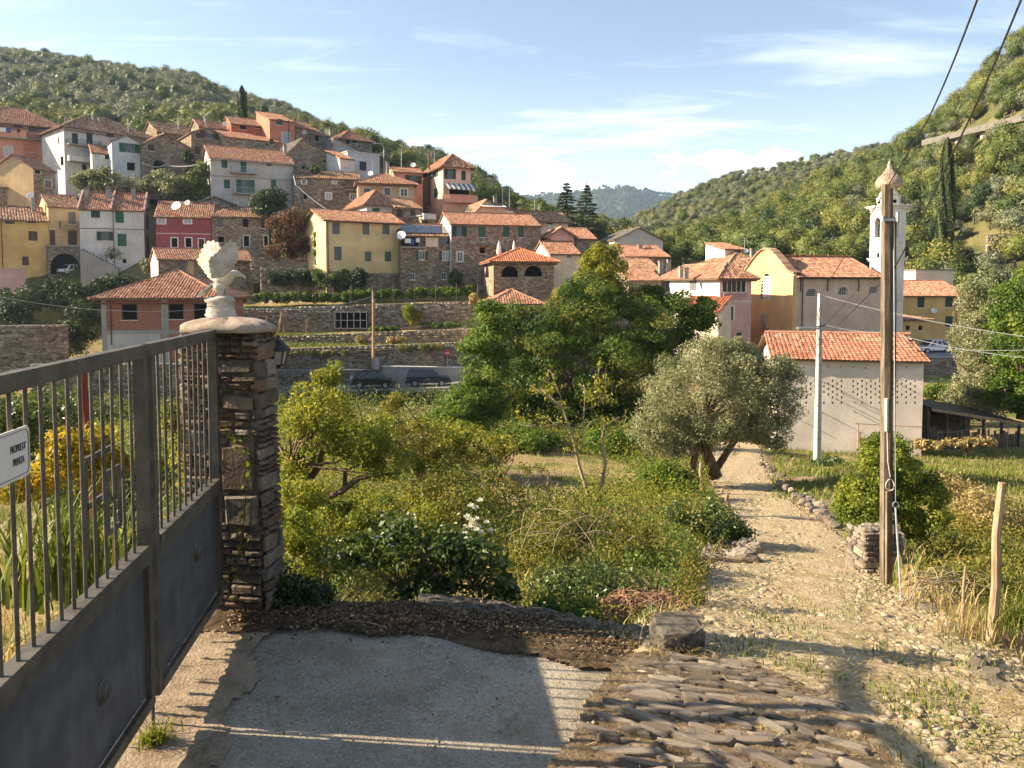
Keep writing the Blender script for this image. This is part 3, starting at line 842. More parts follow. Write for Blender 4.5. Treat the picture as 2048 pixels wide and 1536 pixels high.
def add_window(root, fc, u, z, w, h, kind, trim=None):
 """kind: C? closed shutters, O? open shutters, D dark opening, W white framed, G glass, R half-round grille; ? is a colour letter.
       window > pane, shutter, sill"""
 k = kind[0]; colr = SH.get(kind[1:2], 'green')
 a, b, c, d = u - w / 2, u + w / 2, z - h / 2, z + h / 2
 fm = MB(); t = min(0.07, w * .12)
 dep = 0.10
 for (x0, x1, y0, y1) in ((a, a + t, c, d), (b - t, b, c, d), (a + t, b - t, d - t, d), (a + t, b - t, c, c + t)):
  fm.box((0, 0, 0), (1, 1, 1)) if False else None
  P = [fc.p(x, dd, y) for dd in (dep, dep + .06) for x, y in ((x0, y0), (x1, y0), (x1, y1), (x0, y1))]
  fm.add(P, ((0, 1, 2, 3), (7, 6, 5, 4), (0, 4, 5, 1), (1, 5, 6, 2), (2, 6, 7, 3), (3, 7, 4, 0)))
 if k in 'WG' and w > .5:
  P = [fc.p(x, dd, y) for dd in (dep, dep + .05) for x, y in ((u - t * .4, c + t), (u + t * .4, c + t), (u + t * .4, d - t), (u - t * .4, d - t))]
  fm.add(P, ((0, 1, 2, 3), (0, 4, 5, 1), (1, 5, 6, 2), (2, 6, 7, 3), (3, 7, 4, 0)))
 fr = M['whitetrim'] if k in 'WR' else (M[colr] if k in 'CO' else M['brown'])
 win = fm.build('window', fr, root)
 if k != 'C':
  pm = MB(); pm.quad(fc.p(a, .17, c), fc.p(b, .17, c), fc.p(b, .17, d), fc.p(a, .17, d))
  pm.build('pane', M['void'] if k == 'D' else (M['curtain'] if (k == 'W' and rnd.random() < .55) else M['glass']), win)
 if k in 'CO':
  for sgn in (-1, 1):
   sm = MB()
   if k == 'C':
    x0, x1 = (a + .01, u - .006) if sgn < 0 else (u + .006, b - .01); y0, y1, d0, d1 = c + .01, d - .01, .02, .06
   else:
    x0, x1 = (a - w * .5 - .02, a - .02) if sgn < 0 else (b + .02, b + w * .5 + .02); y0, y1, d0, d1 = c, d, -.065, -.02
   P = [fc.p(x, dd, y) for dd in (d0, d1) for x, y in ((x0, y0), (x1, y0), (x1, y1), (x0, y1))]
   sm.add(P, ((0, 1, 2, 3), (7, 6, 5, 4), (0, 4, 5, 1), (1, 5, 6, 2), (2, 6, 7, 3), (3, 7, 4, 0)))
   ns = max(3, int((y1 - y0) / .13)); m_ = (x1 - x0) * .12
   for i in range(ns):
    yy = y0 + .06 + (y1 - y0 - .12) * (i + .5) / ns; hh = (y1 - y0 - .12) / ns * .36
    Q = [fc.p(x0 + m_, d0 - .003, yy - hh), fc.p(x1 - m_, d0 - .003, yy - hh), fc.p(x1 - m_, d0 - .016, yy + hh * .2), fc.p(x0 + m_, d0 - .016, yy + hh * .2),
                     fc.p(x0 + m_, d0 - .003, yy + hh), fc.p(x1 - m_, d0 - .003, yy + hh)]
    sm.add(Q, ((0, 1, 2, 3), (3, 2, 5, 4)))
   sm.build('shutter', M[colr], win)
 if k != 'R':
  sl = MB(); P = [fc.p(x, dd, y) for dd in (-.05, .1) for x, y in ((a - .08, c - .07), (b + .08, c - .07), (b + .08, c - .004), (a - .08, c - .004))]
  sl.add(P, ((0, 1, 2, 3), (7, 6, 5, 4), (0, 4, 5, 1), (1, 5, 6, 2), (2, 6, 7, 3), (3, 7, 4, 0)))
  sl.build('sill', M['trim'], win)
 if trim:
  tm = MB(); tw = .13
  for (x0, x1, y0, y1) in ((a - tw, a, c, d + tw), (b, b + tw, c, d + tw), (a, b, d, d + tw)):
   P = [fc.p(x, dd, y) for dd in (-.022, .0) for x, y in ((x0, y0), (x1, y0), (x1, y1), (x0, y1))]
   tm.add(P, ((0, 1, 2, 3), (0, 4, 5, 1), (1, 5, 6, 2), (2, 6, 7, 3), (3, 7, 4, 0)))
  tm.build('surround', M[trim], win)
 return win
NSEED = [0]
class House:
 def __init__(s, label, F, eave, base, roof='gable', ridge=None, depth=8.0, wall='stone', rc='terra', ov=0.35, win=(), side=(), rside=(), name='house', cat='house',
                 below=4.0, sidewall=None, apex=None, trim=None, ovs=0.2, noroof=False, tp=0.27):
  pl, dl, pr, dr = F
  L = at(pl, eave, dl); Rr = at(pr, eave, dr)
  s.zb = at(pl, base, dl).z; s.H = L.z - s.zb; s.below = below
  dx, dy = Rr.x - L.x, Rr.y - L.y; s.W = math.hypot(dx, dy); s.rz = math.atan2(dy, dx)
  s.root = thing(name, label, cat, (L.x, L.y, s.zb), s.rz)
  s.L = Vector((L.x, L.y, s.zb)); s.D = depth
  s.M = Matrix.Translation(s.L) @ Matrix.Rotation(s.rz, 4, 'Z'); s.Mi = s.M.inverted()
  W_, H, Dp = s.W, s.H, depth
  s.front = Face((0, 0, 0), (1, 0, 0), (0, 1, 0)); s.left = Face((0, Dp, 0), (0, -1, 0), (1, 0, 0))
  s.right = Face((W_, 0, 0), (0, 1, 0), (-1, 0, 0)); s.back = Face((W_, Dp, 0), (-1, 0, 0), (0, -1, 0))
  NSEED[0] += 1
  if ridge is None: rise = 0.0
  elif roof == 'front':
   rise = s.onplane(apex or (pl + pr) / 2, ridge, 'f')[1] - H
   s.au = s.onplane(apex or (pl + pr) / 2, ridge, 'f')[0]
  else:
   yr = Dp if roof == 'shed' else Dp / 2
   o = s.Mi @ Vector((0, 0, CAMZ)); r_ = s.Mi.to_3x3() @ ray((pl + pr) / 2, ridge)
   t = (yr - o.y) / r_.y; rise = (o + r_ * t).z - H
  s.rise = rise = max(rise, 0.0 if roof == 'flat' else 0.35)
  # walls
  ops = {'f': [], 'l': [], 'r': []}; todo = []
  for fkey, lst in (('f', win), ('l', side), ('r', rside)):
   for wd in lst:
    px, row, wp, hp, kd = wd[:5]
    u, z = s.onplane(px, row, fkey); u1, _ = s.onplane(px + wp / 2, row, fkey); u2, _ = s.onplane(px - wp / 2, row, fkey)
    _, za = s.onplane(px, row - hp / 2, fkey); _, zc_ = s.onplane(px, row + hp / 2, fkey)
    w, h = abs(u1 - u2), abs(za - zc_)
    lim = Dp if fkey != 'f' else W_
    w = min(w, 2.0 * min(u - .08, lim - u - .08)) if 0 < u < lim else 0
    if w < 0.12 and kd != 'V': continue
    h = min(h, 2 * (H - .06 - z)) if roof in ('gable', 'hip') else h
    if h < .12 and kd != 'V': continue
    dep = .6 if kd == 'A' else .22
    ar = 'A' if kd[0] in 'AR' else ('a' if kd[0] == 'a' else None)
    ops[fkey].append((u - w / 2, u + w / 2, z - h / 2, z + h / 2, ar, dep))
    if kd == 'V': continue
    todo.append((fkey, u, z, w, h, kd, wd[5] if len(wd) > 5 else trim))
  wb = MB(); sw = 1 if sidewall else 0
  fc = {'f': s.front, 'l': s.left, 'r': s.right}
  wall_grid(wb, s.front, W_, H, ops['f'], 0, z0=-below)
  wall_grid(wb, s.left, Dp, H, ops['l'], sw, z0=-below)
  wall_grid(wb, s.right, Dp, H, ops['r'], 0, z0=-below)
  wall_grid(wb, s.back, W_, H, [], 0, z0=-below)
  if roof == 'gable':
   for f_, mi_ in ((s.left, sw), (s.right, 0)): wb.tri(f_.p(0, 0, H), f_.p(Dp, 0, H), f_.p(Dp / 2, 0, H + rise), mi_)
  elif roof == 'front':
   wb.tri(s.front.p(0, 0, H), s.front.p(W_, 0, H), s.front.p(s.au, 0, H + rise)); wb.tri(s.back.p(0, 0, H), s.back.p(W_, 0, H), s.back.p(W_ - s.au, 0, H + rise))
  elif roof == 'shed':
   wb.tri(s.left.p(0, 0, H), s.left.p(Dp, 0, H), s.left.p(0, 0, H + rise), sw); wb.tri(s.right.p(0, 0, H), s.right.p(Dp, 0, H), s.right.p(Dp, 0, H + rise))
   wb.quad(s.back.p(0, 0, H), s.back.p(W_, 0, H), s.back.p(W_, 0, H + rise), s.back.p(0, 0, H + rise))
  s.wall = wb.build('wall', [M[wall], M[sidewall or wall]], s.root)
  for fkey, u, z, w, h, kd, tr in todo:
   if kd[0] in 'Aa':
    pb = MB(); f_ = fc[fkey]
    pb.quad(f_.p(u - w / 2, .55 if kd == 'A' else .2, z - h / 2), f_.p(u + w / 2, .55 if kd == 'A' else .2, z - h / 2), f_.p(u + w / 2, .55 if kd == 'A' else .2, z + h / 2), f_.p(u - w / 2, .55 if kd == 'A' else .2, z + h / 2))
    pb.build('archway', M['void'] if kd != 'aG' else M['glass'], s.root)
   else:
    wo_ = add_window(s.root, fc[fkey], u, z, w, h, kd, tr)
    if kd[0] == 'R':
     g = MB()
     for i in range(1, 5):
      uu = u - w / 2 + w * i / 5; g.bar(fc[fkey].p(uu, .08, z - h / 2), fc[fkey].p(uu, .08, z + h / 2), .03)
     for i in range(1, 4):
      zz = z - h / 2 + h * i / 4; g.bar(fc[fkey].p(u - w / 2, .075, zz), fc[fkey].p(u + w / 2, .075, zz), .03)
     g.build('grille', M['whitetrim'] if len(kd) > 1 else M['zinc'], wo_)
  if not noroof and roof != 'flat': s.make_roof(roof, rc, ov, ovs, tp)
  elif roof == 'flat':
   rb = MB(); rb.box((W_ / 2, Dp / 2, H + .06), (W_ + .3, Dp + .3, .14)); s.roof = rb.build('roof', M[rc], s.root)
 def onplane(s, px, row, f):
  o = s.Mi @ Vector((0, 0, CAMZ)); r_ = s.Mi.to_3x3() @ ray(px, row)
  if f == 'f': t = -o.y / r_.y; q = o + r_ * t; return q.x, q.z
  if f == 'l': t = -o.x / r_.x; q = o + r_ * t; return s.D - q.y, q.z
  t = (s.W - o.x) / r_.x; q = o + r_ * t; return q.y, q.z
 def make_roof(s, roof, rc, ov, ovs, tp=0.27):
  W_, H, Dp, ri = s.W, s.H, s.D, s.rise
  slab = MB(); tl = MB(); rg_ = MB()
  planes = []
  def plane(A, B, C, Dq):      # eave A->B, top C (over B), D (over A)
   A, B, C, Dq = map(Vector, (A, B, C, Dq))
   e = (B - A).normalized(); n = e.cross(((Dq + C) / 2 - A)).normalized()
   if n.z < 0: n = -n
   sv = n.cross(e)
   if sv.z < 0: sv = -sv
   pts = [A, B, C] + ([Dq] if (Dq - C).length > .01 else [])
   prism(slab, [p + n * .0 for p in pts], n, .12)
   loc = [((p - A).dot(e), (p - A).dot(sv)) for p in pts]
   ee, ss = (e, sv) if e.cross(sv).z > 0 else (-e, sv)
   if e.cross(sv).z <= 0: loc = [(-x, y) for x, y in loc]
   tile_plane(tl, A, ee, ss, loc, p=tp, rl=tp * 1.5, seed=NSEED[0] * 7 + len(planes))
   planes.append(1)
  def ridge(a, b):
   a, b = Vector(a), Vector(b); n = max(2, int((b - a).length / .4))
   for i in range(n):
    p, q2 = a.lerp(b, i / n), a.lerp(b, (i + 1.12) / n)
    rg_.tube([p + Vector((0, 0, .03)), q2 + Vector((0, 0, .05))], [.135, .115], 6, cap=True)
  if roof == 'gable':
   k = ri / (Dp / 2); z0 = H - k * ov
   plane((-ovs, -ov, z0), (W_ + ovs, -ov, z0), (W_ + ovs, Dp / 2, H + ri), (-ovs, Dp / 2, H + ri))
   plane((W_ + ovs, Dp + ov, z0), (-ovs, Dp + ov, z0), (-ovs, Dp / 2, H + ri), (W_ + ovs, Dp / 2, H + ri))
   ridge((-ovs, Dp / 2, H + ri), (W_ + ovs, Dp / 2, H + ri))
  elif roof == 'front':
   au = s.au; k1 = ri / au; k2 = ri / (W_ - au)
   plane((-ov, Dp, H - k1 * ov), (-ov, -ovs, H - k1 * ov), (au, -ovs, H + ri), (au, Dp, H + ri))
   plane((W_ + ov, -ovs, H - k2 * ov), (W_ + ov, Dp, H - k2 * ov), (au, Dp, H + ri), (au, -ovs, H + ri))
   ridge((au, -ovs, H + ri), (au, Dp, H + ri))
  elif roof == 'shed':
   k = ri / Dp
   plane((-ovs, -ov, H - k * ov), (W_ + ovs, -ov, H - k * ov), (W_ + ovs, Dp, H + ri), (-ovs, Dp, H + ri))
  elif roof == 'hip':
   z0 = H - .05; hp = min(Dp / 2, W_ / 2 - .2)
   a, b = (hp, Dp / 2, H + ri), (W_ - hp, Dp / 2, H + ri)
   if Dp > W_ + .5: a, b = (W_ / 2, W_ / 2, H + ri), (W_ / 2, Dp - W_ / 2, H + ri)
   c00, c10, c11, c01 = (-ov, -ov, z0), (W_ + ov, -ov, z0), (W_ + ov, Dp + ov, z0), (-ov, Dp + ov, z0)
   if Dp > W_ + .5:
    plane(c00, c10, a, a); plane(c11, c01, b, b); plane(c10, c11, b, a); plane(c01, c00, a, b)
    for p, q2 in ((c00, a), (c10, a), (c01, b), (c11, b), (a, b)): ridge(p, q2)
   else:
    plane(c00, c10, b, a); plane(c11, c01, a, b); plane(c10, c11, b, b); plane(c01, c00, a, a)
    for p, q2 in ((c00, a), (c01, a), (c10, b), (c11, b), (a, b)): ridge(p, q2)
  s.roof = slab.build('roof', M['soffit'], s.root)
  t = tl.build('roof_tiles', M[rc], s.roof); t['kind'] = 'stuff'
  r2 = rg_
  if r2.v: r2.build('ridge_tiles', M[rc], s.roof)['kind'] = 'stuff'
 # fittings, placed by where they show on the front
 def balcony(s, px, row, wpx, railpx, mat='iron', out=1.0, solid=None, f='f', slab=True):
  u, z = s.onplane(px, row, f); u1, _ = s.onplane(px + wpx / 2, row, f); w = abs(u1 - u) * 2
  _, zt = s.onplane(px, row - railpx, f); h = max(.7, zt - z)
  fc = {'f': s.front, 'l': s.left, 'r': s.right}[f]
  sl = MB()
  P = [fc.p(x, dd, y) for dd in (-out, -.003) for x, y in ((u - w / 2, z - .14), (u + w / 2, z - .14), (u + w / 2, z), (u - w / 2, z))]
  sl.add(P, ((0, 1, 2, 3), (7, 6, 5, 4), (0, 4, 5, 1), (1, 5, 6, 2), (2, 6, 7, 3), (3, 7, 4, 0)))
  b = sl.build('balcony', M['concrete'], s.root)
  rb = MB()
  A = [fc.p(u - w / 2 + .03, -.03, z), fc.p(u - w / 2 + .03, -out + .03, z), fc.p(u + w / 2 - .03, -out + .03, z), fc.p(u + w / 2 - .03, -.03, z)]
  for p, q2 in zip(A[:-1], A[1:]):
   if solid:
    rb.bar(p + Vector((0, 0, h / 2)), q2 + Vector((0, 0, h / 2)), .08, h)
   else:
    rb.bar(p + Vector((0, 0, h)), q2 + Vector((0, 0, h)), .04); rb.bar(p + Vector((0, 0, .08)), q2 + Vector((0, 0, .08)), .03)
    n = max(2, int((q2 - p).length / .13))
    for i in range(n + 1):
     o = p.lerp(q2, i / n); rb.bar(o, o + Vector((0, 0, h)), .018)
  rb.build('railing', M[solid or mat], b)
  return b
 def chimney(s, px, row_top, h=1.3, w=.5, yfrac=.35, mat='grey', cap=True, pipe=False):
  o = s.Mi @ Vector((0, 0, CAMZ)); r_ = s.Mi.to_3x3() @ ray(px, row_top)
  t = (s.D * yfrac - o.y) / r_.y; q2 = o + r_ * t
  mb = MB()
  if pipe: mb.tube([(q2.x, q2.y, q2.z - h), (q2.x, q2.y, q2.z)], .07, 8)
  else:
   mb.box((q2.x, q2.y, q2.z - h / 2 - .1), (w, w * .8, h))
  c = mb.build('chimney', M['zinc' if pipe else mat], getattr(s, 'roof', s.root))
  if not pipe and cap:
   cb = MB(); cb.box((q2.x, q2.y, q2.z - .03), (w * 1.25, w, .07)); cb.box((q2.x - w * .4, q2.y, q2.z + .06), (.08, w * .7, .12)); cb.box((q2.x + w * .4, q2.y, q2.z + .06), (.08, w * .7, .12))
   cb.box((q2.x, q2.y, q2.z + .15), (w * 1.2, w, .06)); cb.v = cb.v;
   MBm = cb.mesh('chimney_cap', M['terra']); me = MBm
   v = c.data
   # the cap rides in the chimney's own mesh so that nothing goes below sub-part level
   bm_v = mb; bm_v.add(cb.v, cb.f)
   nm = bm_v.mesh('chimney', M[mat]); old = c.data; c.data = nm; bpy.data.meshes.remove(old); bpy.data.meshes.remove(me)
  return c
 def dish(s, px, row, dia=.8, out=.5, f='f'):
  """satellite dish on a short arm"""
  u, z = s.onplane(px, row, f); fc = {'f': s.front, 'l': s.left, 'r': s.right}[f]; dia *= .62
  c = fc.p(u, -out, z); mb = MB()
  prof = [(0.02, -.10), (dia * .25, -.085), (dia * .42, -.04), (dia * .5, 0.0), (dia * .5, .012), (dia * .40, -.03), (dia * .2, -.07), (.02, -.088)]
  mb.lathe(prof, 16)
  Mx = Matrix.Translation(c) @ Euler((R(62), 0, R(-25))).to_matrix().to_4x4()
  mb.v = [tuple(Mx @ Vector(p)) for p in mb.v]
  mb.bar(c, fc.p(u, 0, z - .35), .04); mb.bar(c + Vector((0, 0, -dia * .4)), c + Vector((-.15, -.45, 0)), .02)
  mb.build('satellite_dish', M['whitetrim'], s.root, True)
 def downpipe(s, px, row0, row1, f='f', mat='copper', rad=.05):
  u, za = s.onplane(px, row0, f); _, zb = s.onplane(px, row1, f); fc = {'f': s.front, 'l': s.left, 'r': s.right}[f]
  mb = MB(); mb.tube([fc.p(u, -.3, za + .05), fc.p(u, -.09, za - .2), fc.p(u, -.09, zb)], rad, 6); mb.build('downpipe', M[mat], s.root)
 def gutter(s, mat='copper', ov=.35):
  k = s.rise / (s.D / 2) if s.rise else 0
  mb = MB(); mb.tube([(-.2, -ov - .06, s.H - k * ov - .08), (s.W + .2, -ov - .06, s.H - k * ov - .08)], .07, 6); mb.build('gutter', M[mat], s.root)
 def band(s, row0, row1, mat, f='f', px=None, proud=.03, name='string_course', u0=0., u1=None):
  fc = {'f': s.front, 'l': s.left, 'r': s.right}[f]; wl_ = s.W if f == 'f' else s.D
  p0 = px or 0
  o = s.onplane(px, row0, f)[1]; o2 = s.onplane(px, row1, f)[1]
  mb = MB(); a, b = u0, (u1 if u1 is not None else wl_)
  P = [fc.p(x, dd, y) for dd in (-proud, .0) for x, y in ((a, o2), (b, o2), (b, o), (a, o))]
  mb.add(P, ((0, 1, 2, 3), (0, 4, 5, 1), (1, 5, 6, 2), (2, 6, 7, 3), (3, 7, 4, 0)))
  return mb.build(name, M[mat], s.root)
def m_brick():
 b = NB('hollow_red_brick'); v = b.coord()
 s_ = b.n('ShaderNodeSeparateXYZ'); b.l(v, s_.inputs[0]); c = b.n('ShaderNodeCombineXYZ')
 b.l(b.math('ADD', s_.outputs[0], s_.outputs[1]), c.inputs[0]); b.l(s_.outputs[2], c.inputs[1])
 br = b.n('ShaderNodeTexBrick'); b.l(c.outputs[0], br.inputs['Vector'])
 br.inputs['Scale'].default_value = 1.0; br.inputs['Brick Width'].default_value = .34; br.inputs['Row Height'].default_value = .19; br.inputs['Mortar Size'].default_value = .018
 br.inputs['Color1'].default_value = (.34, .105, .06, 1); br.inputs['Color2'].default_value = (.24, .075, .045, 1); br.inputs['Mortar'].default_value = (.30, .24, .20, 1)
 col = b.mix(b.rng(b.noise(v, 1.2, 5), .4, .7), br.outputs['Color'], (.30, .13, .085))
 b.principled(col, .95, b.bump(br.outputs['Fac'], -.6, .02), spec=.1); return b.mat
M['brick'] = m_brick()
# ------------------------------------------------------------------ the village, upper left to lower right
H = House
# --- top left
h = H('pink apartment block with laundry balcony at the far left of the village', (-70, 124, 120, 131), 240, 352, 'hip', 216, 11, 'pink', 'terra', .7,
      [(36, 253, 18, 14, 'Cd'), (86, 260, 28, 26, 'Od'), (17, 303, 16, 20, 'W', 'trim'), (95, 295, 17, 22, 'Cy', 'trim'), (19, 332, 13, 12, 'W', 'trim'), (103, 328, 14, 14, 'Cy', 'trim')], ovs=.7)
h.balcony(15, 276, 76, 14, solid='pink', out=1.3)
h.balcony(80, 281, 50, 13, out=1.2)
rb = MB(); u, z = h.onplane(60, 300, 'f'); u2, z2 = h.onplane(60, 318, 'f')
h.band(282, 340, 'coral', px=60, u0=h.onplane(46, 300, 'f')[0], u1=h.onplane(73, 300, 'f')[0], name='recess_panel', proud=.02)
add_window(h.root, h.front, h.onplane(61, 297, 'f')[0], h.onplane(61, 297, 'f')[1], .8, 1.2, 'Cb')
h.gutter(ov=.7); h.chimney(132, 233, 1.2)
LAUNDRY = []
def laundry(h, items, f='f', out=1.32, drop=.0):
 fc = {'f': h.front, 'l': h.left, 'r': h.right}[f]
 for px, row, wp, hp, mt, lab in items:
  u, z = h.onplane(px, row, f); k = abs(h.onplane(px + 1, row, f)[0] - u)
  w, hh = wp * k, hp * k
  mb = MB(); n = 6
  for i in range(n):
   a, b = u - w / 2 + w * i / n, u - w / 2 + w * (i + 1) / n
   da, db = out + .03 * math.sin(i * 2.1), out + .03 * math.sin((i + 1) * 2.1)
   mb.quad(fc.p(a, -da - .04, z - hh / 2), fc.p(b, -db - .04, z - hh / 2), fc.p(b, -out, z + hh / 2), fc.p(a, -out, z + hh / 2))
   mb.quad(fc.p(b, -db - .04 + .012, z - hh / 2), fc.p(a, -da - .04 + .012, z - hh / 2), fc.p(a, -out + .012, z + hh / 2), fc.p(b, -out + .012, z + hh / 2))
  o = mb.build('laundry', M[mt]); o.matrix_world = h.M
  tag(o, lab, 'laundry')
laundry(h, [(4, 262, 16, 10, 'cloth_white', 'white towel drying on the pink apartment balcony'), (17, 263, 9, 11, 'cloth_blue', 'blue towel drying on the pink apartment balcony'), (37, 264, 6, 8, 'iron', 'black garment drying on the pink apartment balcony')], out=1.36)
h = H('white house with two balcony doors beside the pink apartment block', (127, 121, 302, 131), 254, 342, 'hip', 238, 10, 'white', 'terra_old', .7,
      [(150, 278, 12, 23, 'Cd'), (179, 277, 12, 24, 'Cd'), (220, 271, 14, 14, 'Cb'), (247, 264, 13, 7, 'D'), (157, 316, 20, 10, 'D'), (193, 315, 11, 11, 'D'), (169, 334, 9, 12, 'D'), (218, 313, 11, 10, 'W')],
      [(117, 281, 4, 14, 'Cb'), (124, 322, 6, 18, 'D')], ovs=.7)
h.balcony(165, 292, 64, 10, out=1.2); h.balcony(158, 324, 48, 10, out=1.2, solid='white'); h.gutter(ov=.7); h.chimney(188, 236, 1.0); h.chimney(200, 238, .9); h.dish(190, 262, 1.4, .3)
h.chimney(256, 238, 5.0, yfrac=.05, pipe=True)
H('small lean-to with a red tiled roof between the two white houses', (184, 118, 224, 119.5), 305, 342, 'shed', 291, 3.0, 'white', 'terra', .2, [(194, 315, 11, 11, 'W'), (215, 314, 10, 9, 'D')])
H('narrow white gabled house with green shutters next to the stone barn', (223, 117, 285, 119.5), 281, 342, 'front', 271, 7, 'cool', 'slate', .25,
  [(259, 296, 20, 18, 'Og'), (262, 333, 16, 16, 'D')], apex=254, ovs=.15)
H('stone barn with a dark arched opening under a low gable', (286, 118, 386, 123), 287, 344, 'front', 267, 8, 'stone', 'terra_old', .25,
  [(302, 292, 13, 19, 'Cb'), (318, 331, 22, 22, 'A')], apex=328, ovs=.15)
h = H('long low stone house under a brown roof against the wooded slope', (314, 131, 398, 136), 262, 300, 'gable', 252, 7, 'stone', 'terra_old', .4, [(354, 264, 7, 5, 'D'), (330, 272, 8, 9, 'D')])
h.chimney(356, 237, 2.2, .25, pipe=True); h.chimney(388, 240, 1.6, .5)
H('stone house with rusty shutters left of the long blank wall', (382, 124, 447, 127), 264, 318, 'front', 255, 8, 'stone', 'terra_old', .3,
  [(396, 270, 9, 14, 'Cb'), (419, 270, 18, 14, 'Ob'), (395, 301, 10, 16, 'Cb')], apex=415, ovs=.2)
h = H('low stone house with a cream roof edge below the cypress', (398, 131, 464, 134.5), 252, 280, 'gable', 245, 5, 'stone2', 'terra', .3, [(430, 262, 8, 8, 'D')])
h.dish(448, 249, 1.5, .4); h.chimney(411, 236, 1.5, .45)
H('long dark red house with two small windows under orange eaves', (462, 132, 542, 135.5), 246, 292, 'gable', 239, 7, 'red', 'terra', .3, [(486, 254, 13, 12, 'D'), (513, 254, 14, 13, 'D')])
h = H('tall coral red house, highest of the village, with a green window', (539, 131, 589, 133.5), 238, 300, 'shed', 230, 7, 'coral', 'terra', .25, [(559, 244, 13, 12, 'Cg'), (572, 276, 15, 21, 'Cl', 'trim')])
h.downpipe(577, 240, 284)
H('stone house with a pale window right of the tall coral house', (590, 134, 626, 136), 254, 300, 'gable', 245, 6, 'stone', 'terra', .3, [(609, 262, 9, 11, 'W')])
h = H('dark stone shed under a steep single slope right of the coral house', (625, 135, 664, 138), 268, 306, 'shed', 259, 6, 'stone3', 'terra_old', .3, [(634, 276, 8, 14, 'D')]); h.chimney(661, 262, 1.4, .5)
# loggia tower: roof on stout pillars
h = H('hilltop loggia with open pillars under a tiled hip roof', (681, 138, 744, 142), 277, 302, 'hip', 265, 7, 'stone3', 'terra', .5,
      [(696, 284, 8, 11, 'D'), (709, 284, 10, 11, 'D'), (724, 284, 9, 11, 'D'), (736, 284, 7, 11, 'D')])
H('grey rendered house with a long sloping gable below the loggia', (663, 132, 736, 136), 302, 330, 'front', 276, 7, 'grey', 'slate', .2, [(677, 299, 9, 12, 'D')], apex=668, ovs=.1)
H('flat topped white house with a dark blue door below the grey gabled house', (695, 126, 759, 129.5), 303, 352, 'flat', None, 7, 'cool', 'cool', 0, [(726, 332, 14, 18, 'Cu')])
h = H('long blank stone wall house with one small window', (444, 125, 556, 130), 273, 312, 'shed', 268, 5, 'stone2', 'terra', .12, [(543, 283, 8, 10, 'D'), (534, 289, 4, 5, 'D')])
H('stone gabled house with a plastered right end above the long stone terrace house', (575, 121, 676, 126), 308, 345, 'front', 277, 8, 'stone2', 'slate', .2,
  [(590, 304, 10, 15, 'Cb'), (650, 323, 5, 6, 'D'), (663, 323, 9, 18, 'Cy'), (607, 335, 6, 7, 'D')], apex=604, ovs=.15)
H('tiny white house with a red roof squeezed behind the stone gable', (680, 121, 708, 122.5), 316, 345, 'shed', 307, 5, 'white', 'terra', .2)
# --- second row
h = H('large pale grey house with green shutters and two balconies', (421, 113, 586, 118.7), 314, 412, 'gable', 298, 9, 'oldwhite', 'terra', .45,
      [(449, 327, 12, 18, 'Cg'), (487, 333, 12, 26, 'Cg'), (538, 328, 11, 17, 'Cy'), (454, 368, 12, 18, 'Cg'), (491, 373, 18, 27, 'Og'), (547, 367, 10, 14, 'Cg')], ovs=.3)
h.balcony(486, 347, 50, 12, 'zinc', 1.1); h.balcony(488, 388, 44, 12, 'zinc', 1.1); h.band(354, 356, 'grey', px=490); h.downpipe(582, 318, 405, mat='zinc'); h.gutter('zinc', .45)
h.chimney(570, 292, 1.0, .45)
h = H('long stone house with five white framed windows right of the pale grey house', (587, 116, 717, 118), 355, 420, 'gable', 345, 7, 'stone', 'terra_old', .25,
      [(608, 363, 9, 10, 'W', 'whitetrim'), (669, 363, 8, 10, 'W', 'trim'), (611, 393, 7, 12, 'D'), (657, 392, 11, 13, 'W', 'whitetrim'), (705, 394, 9, 13, 'W', 'whitetrim')])
h.balcony(700, 380, 26, 16, 'iron', 1.0); h.chimney(684, 345, 1.3, .5)
h = H('ochre house with a hip roof left of the salmon pink tower house', (716, 113, 829, 115), 366, 408, 'hip', 349, 10, 'ochre', 'terra', .5,
      [(734, 384, 14, 15, 'Cy', 'trim'), (775, 383, 12, 14, 'Cy', 'trim'), (808, 385, 14, 15, 'W', 'whitetrim')], ovs=.5)
h.gutter(ov=.5); h.dish(741, 347, 1.3, .2); h.downpipe(720, 368, 405, mat='zinc')
h = H('white house with a hip roof behind the yellow house', (733, 106, 790, 108), 410, 438, 'hip', 387, 10, 'white', 'terra', .6, [(752, 420, 15, 11, 'Cg')], ovs=.8)
h.gutter('zinc', .6)
H('stone annexe with two brown windows beside the white hip roofed house', (790, 107, 843, 109.5), 413, 450, 'gable', 400, 7, 'stone', 'terra_old', .3, [(799, 427, 11, 17, 'Cb'), (826, 428, 9, 17, 'Cb')])
h = H('tall salmon pink house with a striped awning at the right end of the hill', (887, 116, 941, 117.7), 334, 428, 'hip', 317, 11, 'salmon', 'terra', .6,
      [(900, 348, 11, 20, 'Od'), (927, 351, 9, 19, 'Cd'), (919, 387, 40, 18, 'D')],
      [(850, 353, 7, 18, 'Og'), (869, 349, 7, 18, 'Og'), (871, 386, 7, 18, 'Cg')], ovs=.6)
